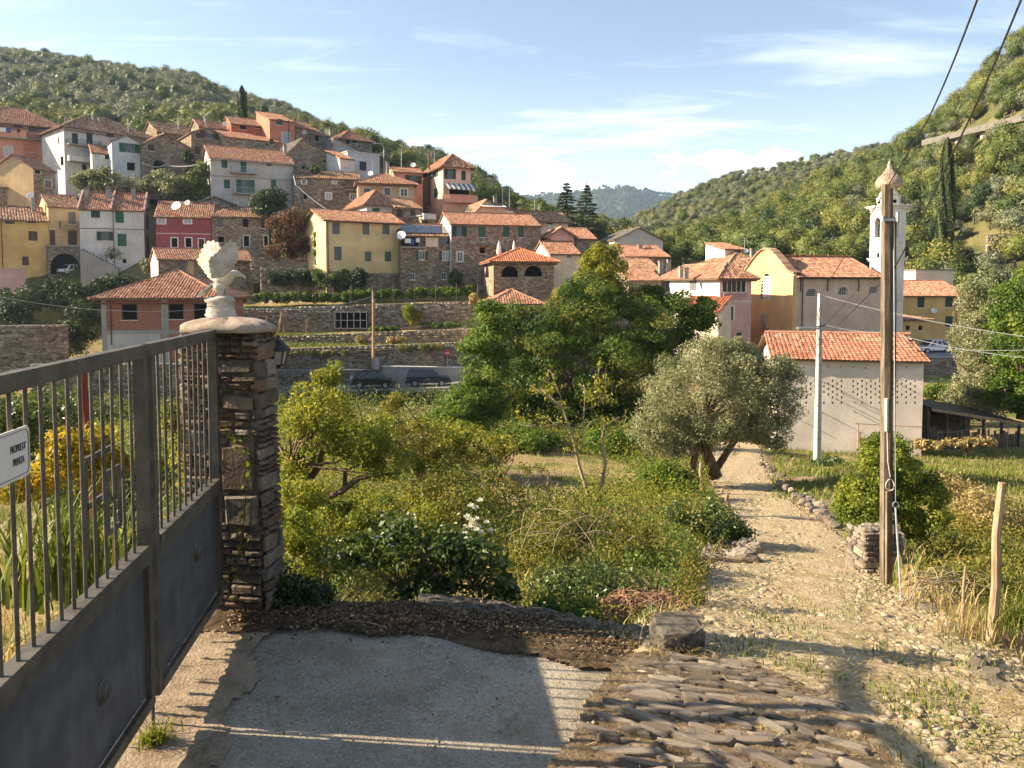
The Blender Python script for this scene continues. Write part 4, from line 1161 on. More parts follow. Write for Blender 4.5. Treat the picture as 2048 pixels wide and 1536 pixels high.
# red inner wall of the terrace, curved parapet and awning
u0, z0 = h.onplane(899, 387, 'f'); u1, z1 = h.onplane(938, 396, 'f'); _, zp = h.onplane(915, 407, 'f'); _, zt = h.onplane(915, 391, 'f')
mb = MB(); n = 10; R1 = []
for i in range(n + 1):
 t = i / n; u = -.3 + (h.W + .9) * t; d = -1.5 * math.sin(min(1, t * 1.7 + .15) * math.pi / 2)
 R1.append((u, d))
for (a, da), (b, db) in zip(R1[:-1], R1[1:]):
 for zz0, zz1, th in ((zp, zt, .12),):
  P = [h.front.p(a, da, zz0), h.front.p(b, db, zz0), h.front.p(b, db, zz1), h.front.p(a, da, zz1), h.front.p(a, da + th, zz0), h.front.p(b, db + th, zz0), h.front.p(b, db + th, zz1), h.front.p(a, da + th, zz1)]
  mb.add(P, ((0, 1, 2, 3), (7, 6, 5, 4), (3, 2, 6, 7), (0, 4, 5, 1)))
mb.add([h.front.p(u, d, zp + .05) for u, d in R1] + [h.front.p(h.W + .6, 0, zp + .05), h.front.p(-.3, 0, zp + .05)], [tuple(range(n + 3))])
mb.build('terrace_parapet', M['pink'], h.root)
ab = MB(); _, za = h.onplane(915, 367, 'f'); _, zb_ = h.onplane(915, 379, 'f'); k = 12
for i in range(k):
 a, b = .2 + (h.W + .3) * i / k, .2 + (h.W + .3) * (i + 1) / k
 P = [h.front.p(a, -1.5, zb_), h.front.p(b, -1.5, zb_), h.front.p(b, -.02, za), h.front.p(a, -.02, za)]
 ab.quad(*P, mi=i % 2); ab.quad(*[p - Vector((0, 0, .02)) for p in P[::-1]], mi=i % 2)
 ab.quad(h.front.p(a, -1.5, zb_ - .2), h.front.p(b, -1.5, zb_ - .2), h.front.p(b, -1.5, zb_), h.front.p(a, -1.5, zb_), mi=i % 2)
ab.build('awning', [M['cloth_white'], M['greyshut']], h.root)
h.chimney(857, 337, .5, .25, pipe=True); h.downpipe(886, 338, 425, 'f', 'salmon', .07)
mb = MB(); q = h.left.p(*[h.onplane(861, 400, 'l')[0], -.25, 0]); zt = h.onplane(861, 336, 'l')[1]; zb_ = h.onplane(861, 412, 'l')[1]
mb.tube([(q.x, q.y, zb_), (q.x, q.y, zt + 2.2)], .17, 8); mb.build('flue_pipe', M['copper'], h.root)
h = H('low salmon wing with brown shutters left of the tall salmon house', (787, 119, 845, 120.5), 343, 402, 'gable', 336, 6, 'pink', 'terra', .3, [(827, 359, 16, 17, 'Ob')])
h.dish(826, 330, 1.3, .1); h.chimney(775, 325, 2, .45)
h.balcony(850, 414, 22, 10, solid='pink2', out=.8) if False else None
H('low stone terrace house with a white fretwork railing below the salmon house', (843, 106, 870, 107.5), 432, 452, 'flat', None, 6, 'stone', 'concrete', 0, [(850, 446, 10, 8, 'D')]).balcony(856, 438, 24, 8, solid='cool', out=.5)
h = H('pale house with white awnings and laundry below the salmon house', (950, 106, 1040, 108), 424, 440, 'front', 400, 10, 'cream', 'terra', .5,
      [(966, 422, 6, 14, 'D'), (975, 423, 6, 12, 'D'), (984, 423, 6, 12, 'D'), (1003, 427, 7, 9, 'D')], [(913, 420, 5, 9, 'Cg'), (935, 419, 5, 10, 'Cg')], apex=972, ovs=.4)
ab = MB(); u0, za = h.onplane(960, 409, 'f'); u1, zb_ = h.onplane(1008, 416, 'f')
P = [h.front.p(u0, -1.4, zb_), h.front.p(u1, -1.4, zb_), h.front.p(u1, 0, za), h.front.p(u0, 0, za)]
ab.quad(*P); ab.quad(*[p - Vector((0, 0, .03)) for p in P[::-1]]); ab.build('awning', M['cloth_white'], h.root)
laundry(h, [(1012, 428, 5, 9, 'cloth_white', 'white sheet hung outside the pale house with awnings'), (1020, 428, 4, 9, 'cloth_white', 'white shirt hung outside the pale house with awnings')], out=.9)
h.chimney(990, 394, 1.4, .45)
h = H('low house under a long dark brown roof next to the two cedars', (1050, 116, 1136, 118), 441, 470, 'gable', 424, 9, 'cream', 'terra_old', .6, [(1100, 446, 11, 12, 'D'), (1058, 437, 8, 9, 'D')], [(1045, 447, 8, 10, 'D')], ovs=.6)
h.chimney(1113, 427, 1.0, .4); h.dish(1099, 452, .9, .3)
# --- left rows lower down
h = H('dark stone house with an arched window below the pink block', (-30, 112, 57, 116), 371, 402, 'gable', 359, 8, 'stone', 'terra_old', .35, [(13, 381, 15, 17, 'aG')])
h.downpipe(25, 374, 400, mat='greyshut')
H('small ochre stone house with two windows below the pink block', (66, 113, 110, 117), 336, 385, 'gable', 322, 7, 'stone2', 'terra', .2, [(75, 343, 12, 15, 'D', 'trim'), (96, 368, 13, 15, 'Cy', 'trim')], sidewall='ochre')
h = H('golden yellow house with dark shutters at the far left', (-60, 101, 96, 106), 434, 548, 'gable', 413, 8, 'gold', 'terra_old', .5,
      [(19, 443, 19, 12, 'Cb'), (62, 443, 19, 13, 'Cb'), (66, 472, 18, 19, 'Cb'), (51, 522, 13, 18, 'Cb')], tp=.34)
h.band(460, 461.5, 'ochre', px=40); h.downpipe(2, 437, 540); h.chimney(66, 396, 1.6, .5); h.dish(60, 391, 1.4, .1)
h = H('ochre recessed house above the tunnel archway left of the white terrace house', (96, 106, 159, 108.5), 412, 500, 'gable', 391, 8, 'ochre', 'terra_old', .3,
      [(97, 431, 12, 17, 'Cy'), (144, 436, 15, 24, 'Cy'), (105, 476, 13, 32, 'Cb'), (145, 476, 18, 28, 'Cb')], below=2)
h.balcony(140, 456, 42, 12, 'iron', .9)
h = H('tall white terrace house with green shutters and an orange roof', (158, 104, 287, 106.6), 417, 534, 'gable', 386, 8, 'white', 'terra', .25,
      [(191, 428, 18, 15, 'Cd'), (239, 433, 17, 25, 'Cg'), (210, 472, 16, 18, 'Od'), (244, 480, 18, 25, 'Cg'), (208, 516, 16, 17, 'W'), (249, 522, 8, 8, 'D')], ovs=.1)
h.band(457, 458.5, 'greyshut', px=220); h.downpipe(226, 420, 530, mat='greyshut'); h.chimney(173, 378, 1.3, .5); h.chimney(217, 378, 1.4, .65); h.chimney(267, 376, 1.9, .5)
pw = MB(); up, _ = h.onplane(222, 420, 'f')
for uu in (-.12, up, h.W + .08):
 k_ = h.rise / (h.D / 2)
 for sg in (0, 1):
  a = (uu, -.3, h.H - k_ * .3 + .22); b = (uu, h.D / 2, h.H + h.rise + .22)
  if sg: a = (uu, h.D + .3, a[2])
  pw.bar(a, b, .22, .3)
pw.build('party_wall_coping', M['pink2'], h.roof)
h = H('narrow grey house with tall brown shutters between the white and raspberry houses', (287, 109, 311, 110.2), 420, 532, 'shed', 410, 6, 'grey', 'terra', .2, [(293, 443, 11, 33, 'Cb'), (294, 489, 8, 31, 'Cb')])
h = H('raspberry red house with white window surrounds', (311, 105, 424, 107), 432, 502, 'gable', 405, 8, 'magenta', 'terra', .3,
      [(323, 441, 15, 14, 'W', 'whitetrim'), (375, 441, 15, 14, 'W', 'whitetrim'), (349, 485, 12, 18, 'D', 'whitetrim'), (377, 485, 12, 18, 'D', 'whitetrim'), (403, 489, 11, 22, 'Cb', 'whitetrim')])
h.band(466, 468.5, 'pink2', px=360); h.dish(352, 411, 2.2, -.3); h.dish(372, 403, 1.3, -1.4); h.downpipe(422, 434, 500)
h = H('four windowed stone house right of the raspberry house', (424, 107, 536, 109), 432, 516, 'gable', 415, 8, 'stone2', 'terra_old', .35,
      [(440, 445, 13, 20, 'Cy'), (491, 446, 11, 17, 'D'), (442, 479, 12, 12, 'D'), (493, 482, 11, 21, 'D', 'trim'), (532, 482, 12, 21, 'D', 'trim'), (526, 446, 8, 20, 'Cb')])
H('dark open shed with a sagging gable roof in front of the pale grey house', (388, 110, 470, 113), 405, 425, 'front', 393, 6, 'stone3', 'slate', .3, [(450, 409, 16, 6, 'W')], apex=428, ovs=.3)
h = H('low stone outbuilding with an orange roof behind the eagle', (316, 92, 506, 98), 517, 570, 'gable', 499, 6, 'stone', 'terra', .3, [(365, 533, 14, 20, 'Cy'), (470, 530, 6, 6, 'D')], [], sidewall='cream')
h.band(520, 565, 'ochre', px=385, u0=h.onplane(376, 540, 'f')[0], u1=h.onplane(388, 540, 'f')[0], name='plaster_patch', proud=.015)
# unfinished brick house
h = H('unfinished red brick house with black window holes behind the gate', (203, 68, 441, 69.4), 596, 735, 'hip', 543, 10, 'brick', 'terra', .8,
      [(259, 624, 31, 32, 'D'), (352, 623, 30, 31, 'D'), (401, 623, 27, 32, 'D')], ovs=.8, below=3)
h.band(660, 668, 'concrete', px=300, name='floor_beam', proud=.04)
for a, b in ((203, 213), (323, 337), (431, 440)):
 h.band(596, 735, 'concrete', px=(a + b) / 2, u0=h.onplane(a, 640, 'f')[0], u1=h.onplane(b, 640, 'f')[0], name='concrete_column', proud=.02)
h.band(668, 735, 'oldwhite', px=300, u0=h.onplane(215, 700, 'f')[0], u1=h.onplane(322, 700, 'f')[0], name='plastered_panel', proud=.015)
h.downpipe(221, 600, 690, mat='copper'); h.gutter('copper', .8)
# --- middle: the yellow house and its neighbours
h = H('yellow house with six shuttered windows above the vines', (651, 91, 801, 96), 439, 584, 'gable', 424, 8.5, 'yellow', 'terra', .4,
      [(672, 457, 15, 23, 'Cy'), (732, 458, 14, 23, 'Cy'), (772, 458, 14, 22, 'Cy'), (676, 507, 15, 28, 'Cf'), (736, 513, 13, 20, 'Cf'), (776, 513, 13, 20, 'Cf')], ovs=.45)
h.band(546, 600, 'stone', px=700, proud=.06, name='stone_plinth'); h.downpipe(655, 442, 545); h.gutter(ov=.4)
h = H('stone house with solar panels and green shutters right of the yellow house', (801, 94, 905, 96), 470, 580, 'gable', 449, 9, 'stone', 'terra_old', .3,
      [(844, 511, 12, 18, 'Wg', 'trim'), (891, 512, 12, 18, 'W', 'trim'), (825, 553, 11, 14, 'W'), (888, 552, 10, 14, 'W'), (820, 483, 38, 20, 'D'), (889, 482, 24, 13, 'aG', 'whitetrim')])
for px, row in ((834.5, 511), (853, 511), (881, 511), (901, 511)):
 u, z = h.onplane(px, row, 'f'); sm = MB(); sm.box((u, -.05, z), (.36, .05, 1.1)); sm.build('shutter', M['green'], h.root)
h.band(472, 494, 'cream', px=860, proud=.04, u0=h.onplane(851, 480, 'f')[0], u1=h.onplane(876, 480, 'f')[0], name='plaster_band')
h.balcony(825, 493.5, 50, 10, 'iron', .5)
laundry(h, [(814, 482, 12, 9, 'cloth_white', 'white washing on the balcony under the solar panels'), (823, 484, 7, 12, 'cloth_blue', 'blue washing on the balcony under the solar panels'), (834, 481, 8, 8, 'cloth_white', 'small pale towel on the balcony under the solar panels')], out=.5)
h.dish(801, 471, 1.9, .6)
k_ = h.rise / (h.D / 2); sl = math.hypot(1, k_)
pm_ = NB('solar_cell'); v_ = pm_.coord(); br = pm_.n('ShaderNodeTexBrick'); br.offset = 0
pm_.l(pm_.mapping(v_, (1, 1, 1)), br.inputs['Vector']); br.inputs['Scale'].default_value = 1.0; br.inputs['Brick Width'].default_value = .16; br.inputs['Row Height'].default_value = .16; br.inputs['Mortar Size'].default_value = .006
br.inputs['Color1'].default_value = (.015, .017, .028, 1); br.inputs['Color2'].default_value = (.018, .02, .034, 1); br.inputs['Mortar'].default_value = (.12, .13, .14, 1)
pm_.principled(br.outputs['Color'], .16, spec=.5); M['solar'] = pm_.mat
pme = MB(); pme.box((0, 0, 0), (.98, 1.6, .05)); pme = pme.mesh('solar_panel', M['solar'])
for i in range(6):
 for j in range(2):
  o = link('solar_panel', pme, h.roof); yy = .55 + j * 1.68 / sl + .6; o.location = (.55 + i * 1.03, yy, h.H + k_ * yy + .2); o.rotation_euler = (math.atan(k_), 0, 0)
h = H('large old stone house with four green shuttered windows above the parasols', (902, 95, 1082, 98.2), 447, 585, 'gable', 428, 9, 'stone2', 'terra', .3,
      [(919, 463, 14, 21, 'Od'), (964, 464, 14, 21, 'Cg'), (1013, 464, 13, 21, 'Cg'), (1042, 464, 11, 21, 'Cg'), (920, 514, 11, 19, 'W', 'trim'), (965, 501, 11, 12, 'D'), (1007, 503, 9, 10, 'Cg'), (1043, 500, 16, 11, 'A')],
      [(883, 443, 4, 4, 'D')], sidewall='white')
cb = MB(); u, z = h.onplane(966, 489, 'f'); cb.box((u, -.5, z), (1.9, 1.0, .1), tilt=(R(12), 0, 0)); cb.build('door_canopy', M['slate'], h.root)
h = H('stone loggia house with a bright orange hip roof and two dark arches', (987, 85, 1108, 86), 523, 612, 'hip', 498, 9, 'stone', 'terra_new', .6,
      [(1020, 543, 34, 22, 'A'), (1067, 542, 36, 22, 'A'), (1011, 592, 12, 8, 'D')], [(974, 543, 8, 24, 'A')], ovs=.6, sidewall='stone2')
h.band(567, 573, 'stone2', px=1040, proud=.06); h.gutter(ov=.6)
h = H('low garage with an orange tiled hip roof in front of the loggia house', (978, 79, 1080, 79.6), 608, 650, 'hip', 580, 8, 'cream', 'terra', .5, [], ovs=.5)
h = H('small pink gabled house beside the big old stone house', (1096, 98, 1148, 98.6), 471, 520, 'front', 455, 7, 'pink2', 'terra_old', .5, [(1099 + 0, 486, 7, 20, 'Cb'), (1130, 489, 0.1, 20, 'D')], [(1079, 482, 7, 18, 'D')], apex=1122, ovs=.5, sidewall='cream')
H('house with a broad orange roof right of the small pink gable', (1134, 106, 1192, 107), 476, 510, 'gable', 457, 9, 'stone2', 'terra', .4)
h = H('cream house under a sloping orange roof half hidden by the green tree top', (1100, 90, 1160, 91), 506, 560, 'gable', 484, 7, 'cream', 'terra', .4, [(1139, 513, 10, 9, 'W')])
H('cream gabled house standing alone against the far olive hill', (1230, 112, 1326, 113.5), 478, 520, 'front', 455, 9, 'barn', 'slate', .3, [], apex=1279, ovs=.3)
h = H('cluster of old orange roofs left of the pink veranda house', (1250, 97, 1338, 98), 512, 545, 'gable', 492, 10, 'stone', 'terra', .4); h.chimney(1296, 496, 1.6, .5); h.chimney(1280, 492, 1.5, .5)
h = H('stone house with two stepped tiled roofs left of the pink veranda house', (1258, 84, 1320, 84.6), 560, 620, 'gable', 537, 8, 'stone2', 'terra', .3, [(1300, 580, 9, 12, 'D')])
h.chimney(1322, 525, 2.2, .5); h.chimney(1338, 522, 2.0, .4)
H('upper stepped roof behind the stone house beside the veranda house', (1250, 90, 1322, 91), 541, 570, 'gable', 518, 8, 'cream', 'terra_old', .3)
h = H('white and pink house with a glazed veranda left of the church', (1440, 74, 1503, 74.9), 557, 700, 'hip', 530, 12, 'pink2', 'terra', .6,
      [(1468, 571, 46, 27, 'G', 'whitetrim'), (1460, 627, 13, 28, 'Cg', 'whitetrim'), (1478, 672, 10, 14, 'Cd')],
      [(1335, 572, 9, 22, 'Cy'), (1386, 571, 14, 20, 'Cy')], ovs=.6, sidewall='white')
h.chimney(1362, 536, .9, .35); h.chimney(1373, 538, .9, .35)
h.band(601, 604, 'trim', px=1470, proud=.05); h.gutter(ov=.6)
u0, zb_ = h.onplane(1446, 596, 'f'); u1, zt = h.onplane(1492, 586, 'f'); bm_ = MB()
bm_.bar(h.front.p(u0, -.1, zt), h.front.p(u1, -.1, zt), .14, .09); bm_.bar(h.front.p(u0, -.1, zb_), h.front.p(u1, -.1, zb_), .14, .09)
for i in range(11):
 p = h.front.p(u0 + (u1 - u0) * i / 10, -.1, 0); bm_.tube([(p.x, p.y, zb_), (p.x, p.y, zb_ + .15), (p.x, p.y, zb_ + .3), (p.x, p.y, zt)], [.03, .06, .03, .04], 6)
bm_.build('balustrade', M['pink2'], h.root)
mul = MB()
for i in range(1, 5):
 u = h.onplane(1446 + 46 * i / 5, 571, 'f')[0]; z_a, z_b = h.onplane(1460, 584, 'f')[1], h.onplane(1460, 558, 'f')[1]
 mul.bar(h.front.p(u, .1, z_a), h.front.p(u, .1, z_b), .06)
mul.build('veranda_mullions', M['whitetrim'], h.root)
H('low roof of orange tiles below the white wing of the veranda house', (1358, 72.5, 1437, 70.5), 622, 665, 'shed', 592, 4, 'cream', 'terra_new', .3)
h = H('small white roof tower with a terrace door behind the church', (1450, 93, 1490, 94), 498, 530, 'shed', 487, 4, 'cream', 'terra', .25, [(1475, 507, 12, 17, 'Cb')], sidewall='white'); h.dish(1488, 502, 1.0, .4)
h = H('broad old tiled roof between the roof tower and the church', (1452, 88, 1560, 90), 535, 560, 'hip', 508, 9, 'cream', 'terra_old', .3); h.chimney(1504, 500, .9, .4)
# right of the bell tower
h = H('ochre house with dark green shutters right of the bell tower', (1806, 92, 1935, 93), 590, 705, 'gable', 562, 9, 'gold', 'terra', .4,
      [(1842, 604, 14, 22, 'Cd'), (1898, 603, 15, 22, 'Cd'), (1898, 643, 15, 21, 'Cd')])
h.downpipe(1913, 594, 700); h.dish(1865, 621, 1.2, .25)
H('plain white rooftop room above the ochre house', (1832, 100, 1907, 102), 540, 575, 'flat', None, 5, 'cream', 'slate', 0)
H('low annexe with two square holes at the foot of the bell tower', (1806, 85, 1862, 87), 640, 705, 'shed', 629, 4, 'gold', 'terra', .3, [(1816, 656, 8, 10, 'D'), (1841, 656, 8, 10, 'D')])
# ------------------------------------------------------------------ church and bell tower
ch = House('ochre church with a curved gable facade and three half-round side windows', (1593, 76, 1764, 79), 552, 705, 'gable', 514, 9.6, 'nave', 'terra', .35,
           [(1623, 585, 21, 17, 'R'), (1686, 582, 19, 17, 'R'), (1747, 580, 18, 16, 'R'), (1677, 668, 13, 10, 'aG')],
           [(1535, 661, 15, 32, 'D')], name='church', cat='church', sidewall='facade', ovs=.05, tp=.30)
fc = ch.left; Dp = ch.D; pr_ = []
uw, zw = ch.onplane(1536, 573, 'l'); wr = .85; hr = 1.35
n = 40
for i in range(n + 1):
 t = i / n; pr_.append((Dp * t, ch.H + .25 + (ch.rise + .5) * max(0, math.sin(math.pi * t)) ** 1.7))
fb = MB()
def frontquad(a, b, c, d, dd): fb.quad(fc.p(a[0], dd, a[1]), fc.p(b[0], dd, b[1]), fc.p(c[0], dd, c[1]), fc.p(d[0], dd, d[1]))
for i in range(n):
 (a, za), (b, zb2) = pr_[i], pr_[i + 1]
 mid = (a + b) / 2
 if abs(mid - uw) < wr:
  def zz(u, sg):
   q_ = max(0., 1 - ((u - uw) / wr) ** 2) ** .5
   return zw + (hr * q_ if sg > 0 else -hr)
  frontquad((a, -4), (b, -4), (b, zz(b, -1)), (a, zz(a, -1)), -.18)
  frontquad((a, zz(a, 1)), (b, zz(b, 1)), (b, zb2), (a, za), -.18)
 else: frontquad((a, -4), (b, -4), (b, zb2), (a, za), -.18)
 fb.quad(fc.p(a, -.18, za), fc.p(b, -.18, zb2), fc.p(b, .5, zb2), fc.p(a, .5, za)); fb.quad(fc.p(b, .5, -1), fc.p(a, .5, -1), fc.p(a, .5, za), fc.p(b, .5, zb2))
fb.quad(fc.p(Dp, -.18, -4), fc.p(Dp, .0, -4), fc.p(Dp, .0, pr_[-1][1]), fc.p(Dp, -.18, pr_[-1][1])); fb.quad(fc.p(0, 0, -4), fc.p(0, -.18, -4), fc.p(0, -.18, pr_[0][1]), fc.p(0, 0, pr_[0][1]))
fb.build('facade', M['facade'], ch.root)
gb = MB()
gb.quad(fc.p(uw - wr, -.06, zw - hr), fc.p(uw + wr, -.06, zw - hr), fc.p(uw + wr, -.06, zw + hr), fc.p(uw - wr, -.06, zw + hr))
gw = gb.build('facade_window', M['glass'], ch.root); gb = MB()
for i in range(1, 6): gb.bar(fc.p(uw - wr + 2 * wr * i / 6, -.11, zw - hr), fc.p(uw - wr + 2 * wr * i / 6, -.11, zw + hr * .8), .09)
for i in range(0, 8): gb.bar(fc.p(uw - wr, -.12, zw - hr + 2 * hr * i / 8), fc.p(uw + wr, -.12, zw - hr + 2 * hr * i / 8), .08)
gb.build('window_grid', M['whitetrim'], gw)
cb = MB()
for i in range(n):
 (a, za), (b, zb2) = pr_[i], pr_[i + 1]
 P = [fc.p(u, dd, z) for dd in (-.36, .55) for u, z in ((a, za - .06), (b, zb2 - .06), (b, zb2 + .12), (a, za + .12))]
 cb.add(P, ((0, 1, 2, 3), (7, 6, 5, 4), (3, 2, 6, 7), (1, 0, 4, 5)))
cb.build('facade_coping', M['terra_old'], ch.root)
for uu in (.5, Dp - .5):
 pb = MB(); pb.box((-.26, Dp - uu, ch.H / 2 - 2), (.16, .9, ch.H + 4.2)); pb.build('pilaster', M['facade'], ch.root)
nu, nz_ = ch.onplane(1533, 640, 'l'); nb = MB()
nb.box((-.24, Dp - nu, nz_), (.14, 1.0, 1.5)); nb.box((-.34, Dp - nu, nz_ - .85), (.3, 1.3, .14)); nb.build('niche', M['nave'], ch.root)
nb = MB(); nb.lathe([(.16, -.6), (.22, -.3), (.17, .0), (.24, .2), (.10, .38), (.13, .5), (.02, .62)], 10, (-.36, Dp - nu, nz_)); nb.build('relief', M['grey'], ch.root, True)
ch.downpipe(1605, 556, 700, mat='iron'); ch.gutter('iron', .35)
for px in (1601, 1655, 1717):
 u, z = ch.onplane(px, 570, 'f'); b_ = MB(); b_.box((u, -.05, z), (.08, .06, 1.3)); b_.build('wall_anchor', M['iron'], ch.root)
pr2 = MB()                                                            # the lane of small pinnacles on the facade ends
q = fc.p(.2, .1, pr_[0][1]); pr2.lathe([(.22, 0), (.28, .1), (.12, .25), (.2, .45), (.03, .8)], 8, tuple(q)); pr2.build('pinnacle', M['facade'], ch.root, True)
TL = at(1767, 520, 81.5); tz = lambda row: at(1771, row, 81.5).z
tw = 2.4
tower = thing('bell_tower', 'tall white bell tower with a tiled onion dome beside the church', 'bell tower', (TL.x, TL.y, -9.0), R(8))
def TZ(row): return tz(row) + 9.0
class TF: pass
def tbox(mb, z0, z1, g, mi=0):           # square storey grown by g on each side
 mb.box((tw / 2, tw / 2, (z0 + z1) / 2), (tw + 2 * g, tw + 2 * g, z1 - z0), mi=mi)
b = MB(); tbox(b, 0, TZ(519), 0.0); b.build('shaft', M['tower'], tower)
b = MB(); tbox(b, TZ(521), TZ(517), .14); tbox(b, TZ(516.9), TZ(515), .24); tbox(b, TZ(498), TZ(496), .08); tbox(b, TZ(600), TZ(597), .1); b.build('string_course', M['tower'], tower)
b = MB(); zb0, zb1 = TZ(514.8), TZ(416)
oz0, oz1 = TZ(474), TZ(433)
tfaces = [Face((0, 0, 0), (1, 0, 0), (0, 1, 0)), Face((0, tw, 0), (0, -1, 0), (1, 0, 0)), Face((tw, 0, 0), (0, 1, 0), (-1, 0, 0)), Face((tw, tw, 0), (-1, 0, 0), (0, -1, 0))]
for f_ in tfaces:
 wall_grid(b, f_, tw, zb1, [(tw / 2 - .48, tw / 2 + .48, oz0, oz1, 'A', .4)], 0, z0=zb0)
 for u in (.16, tw - .16):
  P = [f_.p(x, dd, z) for dd in (-.06, 0) for x, z in ((u - .16, zb0 + .1), (u + .16, zb0 + .1), (u + .16, zb1), (u - .16, zb1))]
  b.add(P, ((0, 1, 2, 3), (0, 4, 5, 1), (1, 5, 6, 2), (2, 6, 7, 3), (3, 7, 4, 0)))
b.build('belfry', M['tower'], tower)
b = MB()
b.box((tw / 2, tw / 2, oz0 - .15), (tw - .1, tw - .1, .2)); b.build('belfry_floor', M['void'], tower)
bl = MB(); bl.lathe([(.02, .75), (.16, .7), (.24, .5), (.28, .2), (.42, .0), (.40, -.03), (.05, .1)], 14, (tw / 2 - .2, tw / 2, oz0 + .75)); bl.build('bell', M['iron'], tower, True)
bl = MB(); bl.bar((0.1, tw / 2, oz0 + 1.6), (tw - .1, tw / 2, oz0 + 1.6), .12); bl.build('bell_beam', M['wood'], tower)
b = MB(); tbox(b, TZ(416), TZ(413), .16); tbox(b, TZ(412.9), TZ(410.5), .34); tbox(b, TZ(410.4), TZ(409), .46); b.build('cornice', M['tower'], tower)
b = MB(); c0 = (tw / 2, tw / 2, 0)
r_ = 1.16
b.lathe([(r_, TZ(409)), (r_, TZ(396)), (r_ * 1.07, TZ(395.5)), (r_ * 1.07, TZ(393.5)), (r_ * .92, TZ(393)), (r_ * .80, TZ(387)), (r_ * .80, TZ(384)), (r_ * .66, TZ(380)), (r_ * .60, TZ(375)), (r_ * .66, TZ(374))], 8, c0, 0, R(22.5))
b.build('drum', M['tower'], tower)
for a in (R(-90), R(180)):
 o = MB(); d = Vector((math.cos(a), math.sin(a), 0)); pc = Vector(c0) + d * (r_ * .93) + Vector((0, 0, TZ(402)))
 o.tube([pc, pc + d * .03], .2, 12); o.build('oculus', M['void'], tower)
dome = [(.66, 374), (.95, 372.5), (1.14, 369), (1.22, 364), (1.19, 359), (1.05, 353.5), (.82, 348.5), (.56, 344), (.37, 339), (.24, 333), (.17, 327), (.14, 323)]
b = MB(); b.lathe([(r2 * 1.06, TZ(rw)) for r2, rw in dome], 24, c0); M['dome'] = m_tiles('dome_scale_tiles', [(.1, (.26, .19, .14)), (.5, (.40, .30, .22)), (.95, (.52, .42, .33))]); dm = b.build('dome', M['dome'], tower, True)
b = MB(); rg = random.Random(4); pts_ = [(r2 * 1.06, TZ(rw)) for r2, rw in dome]; ln = [0]
for (r0, z0), (r1, z1) in zip(pts_[:-1], pts_[1:]): ln.append(ln[-1] + math.hypot(r1 - r0, z1 - z0))
s = 0.0; row_ = 0
while s < ln[-1] - .05:
 rr = np.interp(s, ln, [p[0] for p in pts_]); zz_ = np.interp(s, ln, [p[1] for p in pts_]); r2 = np.interp(s + .24, ln, [p[0] for p in pts_]); z2 = np.interp(s + .24, ln, [p[1] for p in pts_])
 k = max(5, int(2 * math.pi * rr / .2))
 for i in range(k):
  a0 = 2 * math.pi * (i + .5 * (row_ % 2)) / k; a1 = a0 + 2 * math.pi / k * .92; am = (a0 + a1) / 2; g = .045 + rg.random() * .03
  f2 = lambda r, a, z: (tw / 2 + r * math.cos(a), tw / 2 + r * math.sin(a), z)
  b.add([f2(rr + g, a0, zz_ + .05), f2(rr + g * 1.2, am, zz_ - .03), f2(rr + g, a1, zz_ + .05), f2(r2 + .01, a1, z2), f2(r2 + .01, a0, z2)], ((0, 1, 2, 3, 4),))
 s += .17; row_ += 1
b.build('dome_tiles', M['dome'], dm)['kind'] = 'stuff'
b = MB(); b.lathe([(.15, TZ(324)), (.2, TZ(322.5)), (.09, TZ(321.5)), (.17, TZ(319.5)), (.16, TZ(318.8)), (.03, TZ(317.5)), (.025, TZ(314))], 10, c0); b.build('finial', M['dome'], tower, True)
b = MB(); f_ = tfaces[1]; q = f_.p(1.5, -.02, TZ(510)); b.box(q, (.06, .35, .5)); b.build('slit_window', M['void'], tower)
# ------------------------------------------------------------------ the tile-roofed barn
rows = [605, 625, 645, 665, 687, 706, 728, 768]; holes = []
for j, y in enumerate(rows):
 for x0, x1 in ((388, 690), (772, 1245)):
  x = x0 + (33 if j % 2 == 0 and j < 7 else 0) + (33 if j == 7 else 0)
  if x0 > 700: x = x0 + (0 if j % 2 == 0 else 33) + (33 if j == 7 else 0)
  while x < x1 + 4:
   if rnd.random() > .04: holes.append((1500 + x / 3.737, 600 + y / 3.737, 2.9 + rnd.random() * .5, 4.0 + rnd.random(), 'V'))
   x += 66
barn = House('pale rendered barn with rows of small vent holes and a clay tile roof', (1555, 40.0, 1848, 38.4), 715, 899, 'gable', 669, 8, 'barn', 'terra', .3, holes, name='barn', cat='barn', below=1.0, noroof=True)
k_ = barn.rise / 4.0; ov = .28
sl_ = MB(); e = Vector((1, 0, 0)); sv = Vector((0, 1, k_)).normalized(); nn = e.cross(sv)
A0 = Vector((-.35, -ov, barn.H - k_ * ov)); B0 = Vector((barn.W + .3, -ov, barn.H - k_ * ov)); top = Vector((0, 4.0 + ov, k_ * (4.0 + ov)))
prism(sl_, [A0, B0, B0 + top, A0 + top], nn, .07)
e2 = Vector((-1, 0, 0)); sv2 = Vector((0, -1, k_)).normalized(); n2 = e2.cross(sv2)
A1 = Vector((barn.W + .3, 8 + ov, barn.H - k_ * ov)); B1 = Vector((-.35, 8 + ov, barn.H - k_ * ov)); top2 = Vector((0, -(4.0 + ov), k_ * (4.0 + ov)))
prism(sl_, [A1, B1, B1 + top2, A1 + top2], n2, .07)
broof = sl_.build('roof', M['soffit'], barn.root)
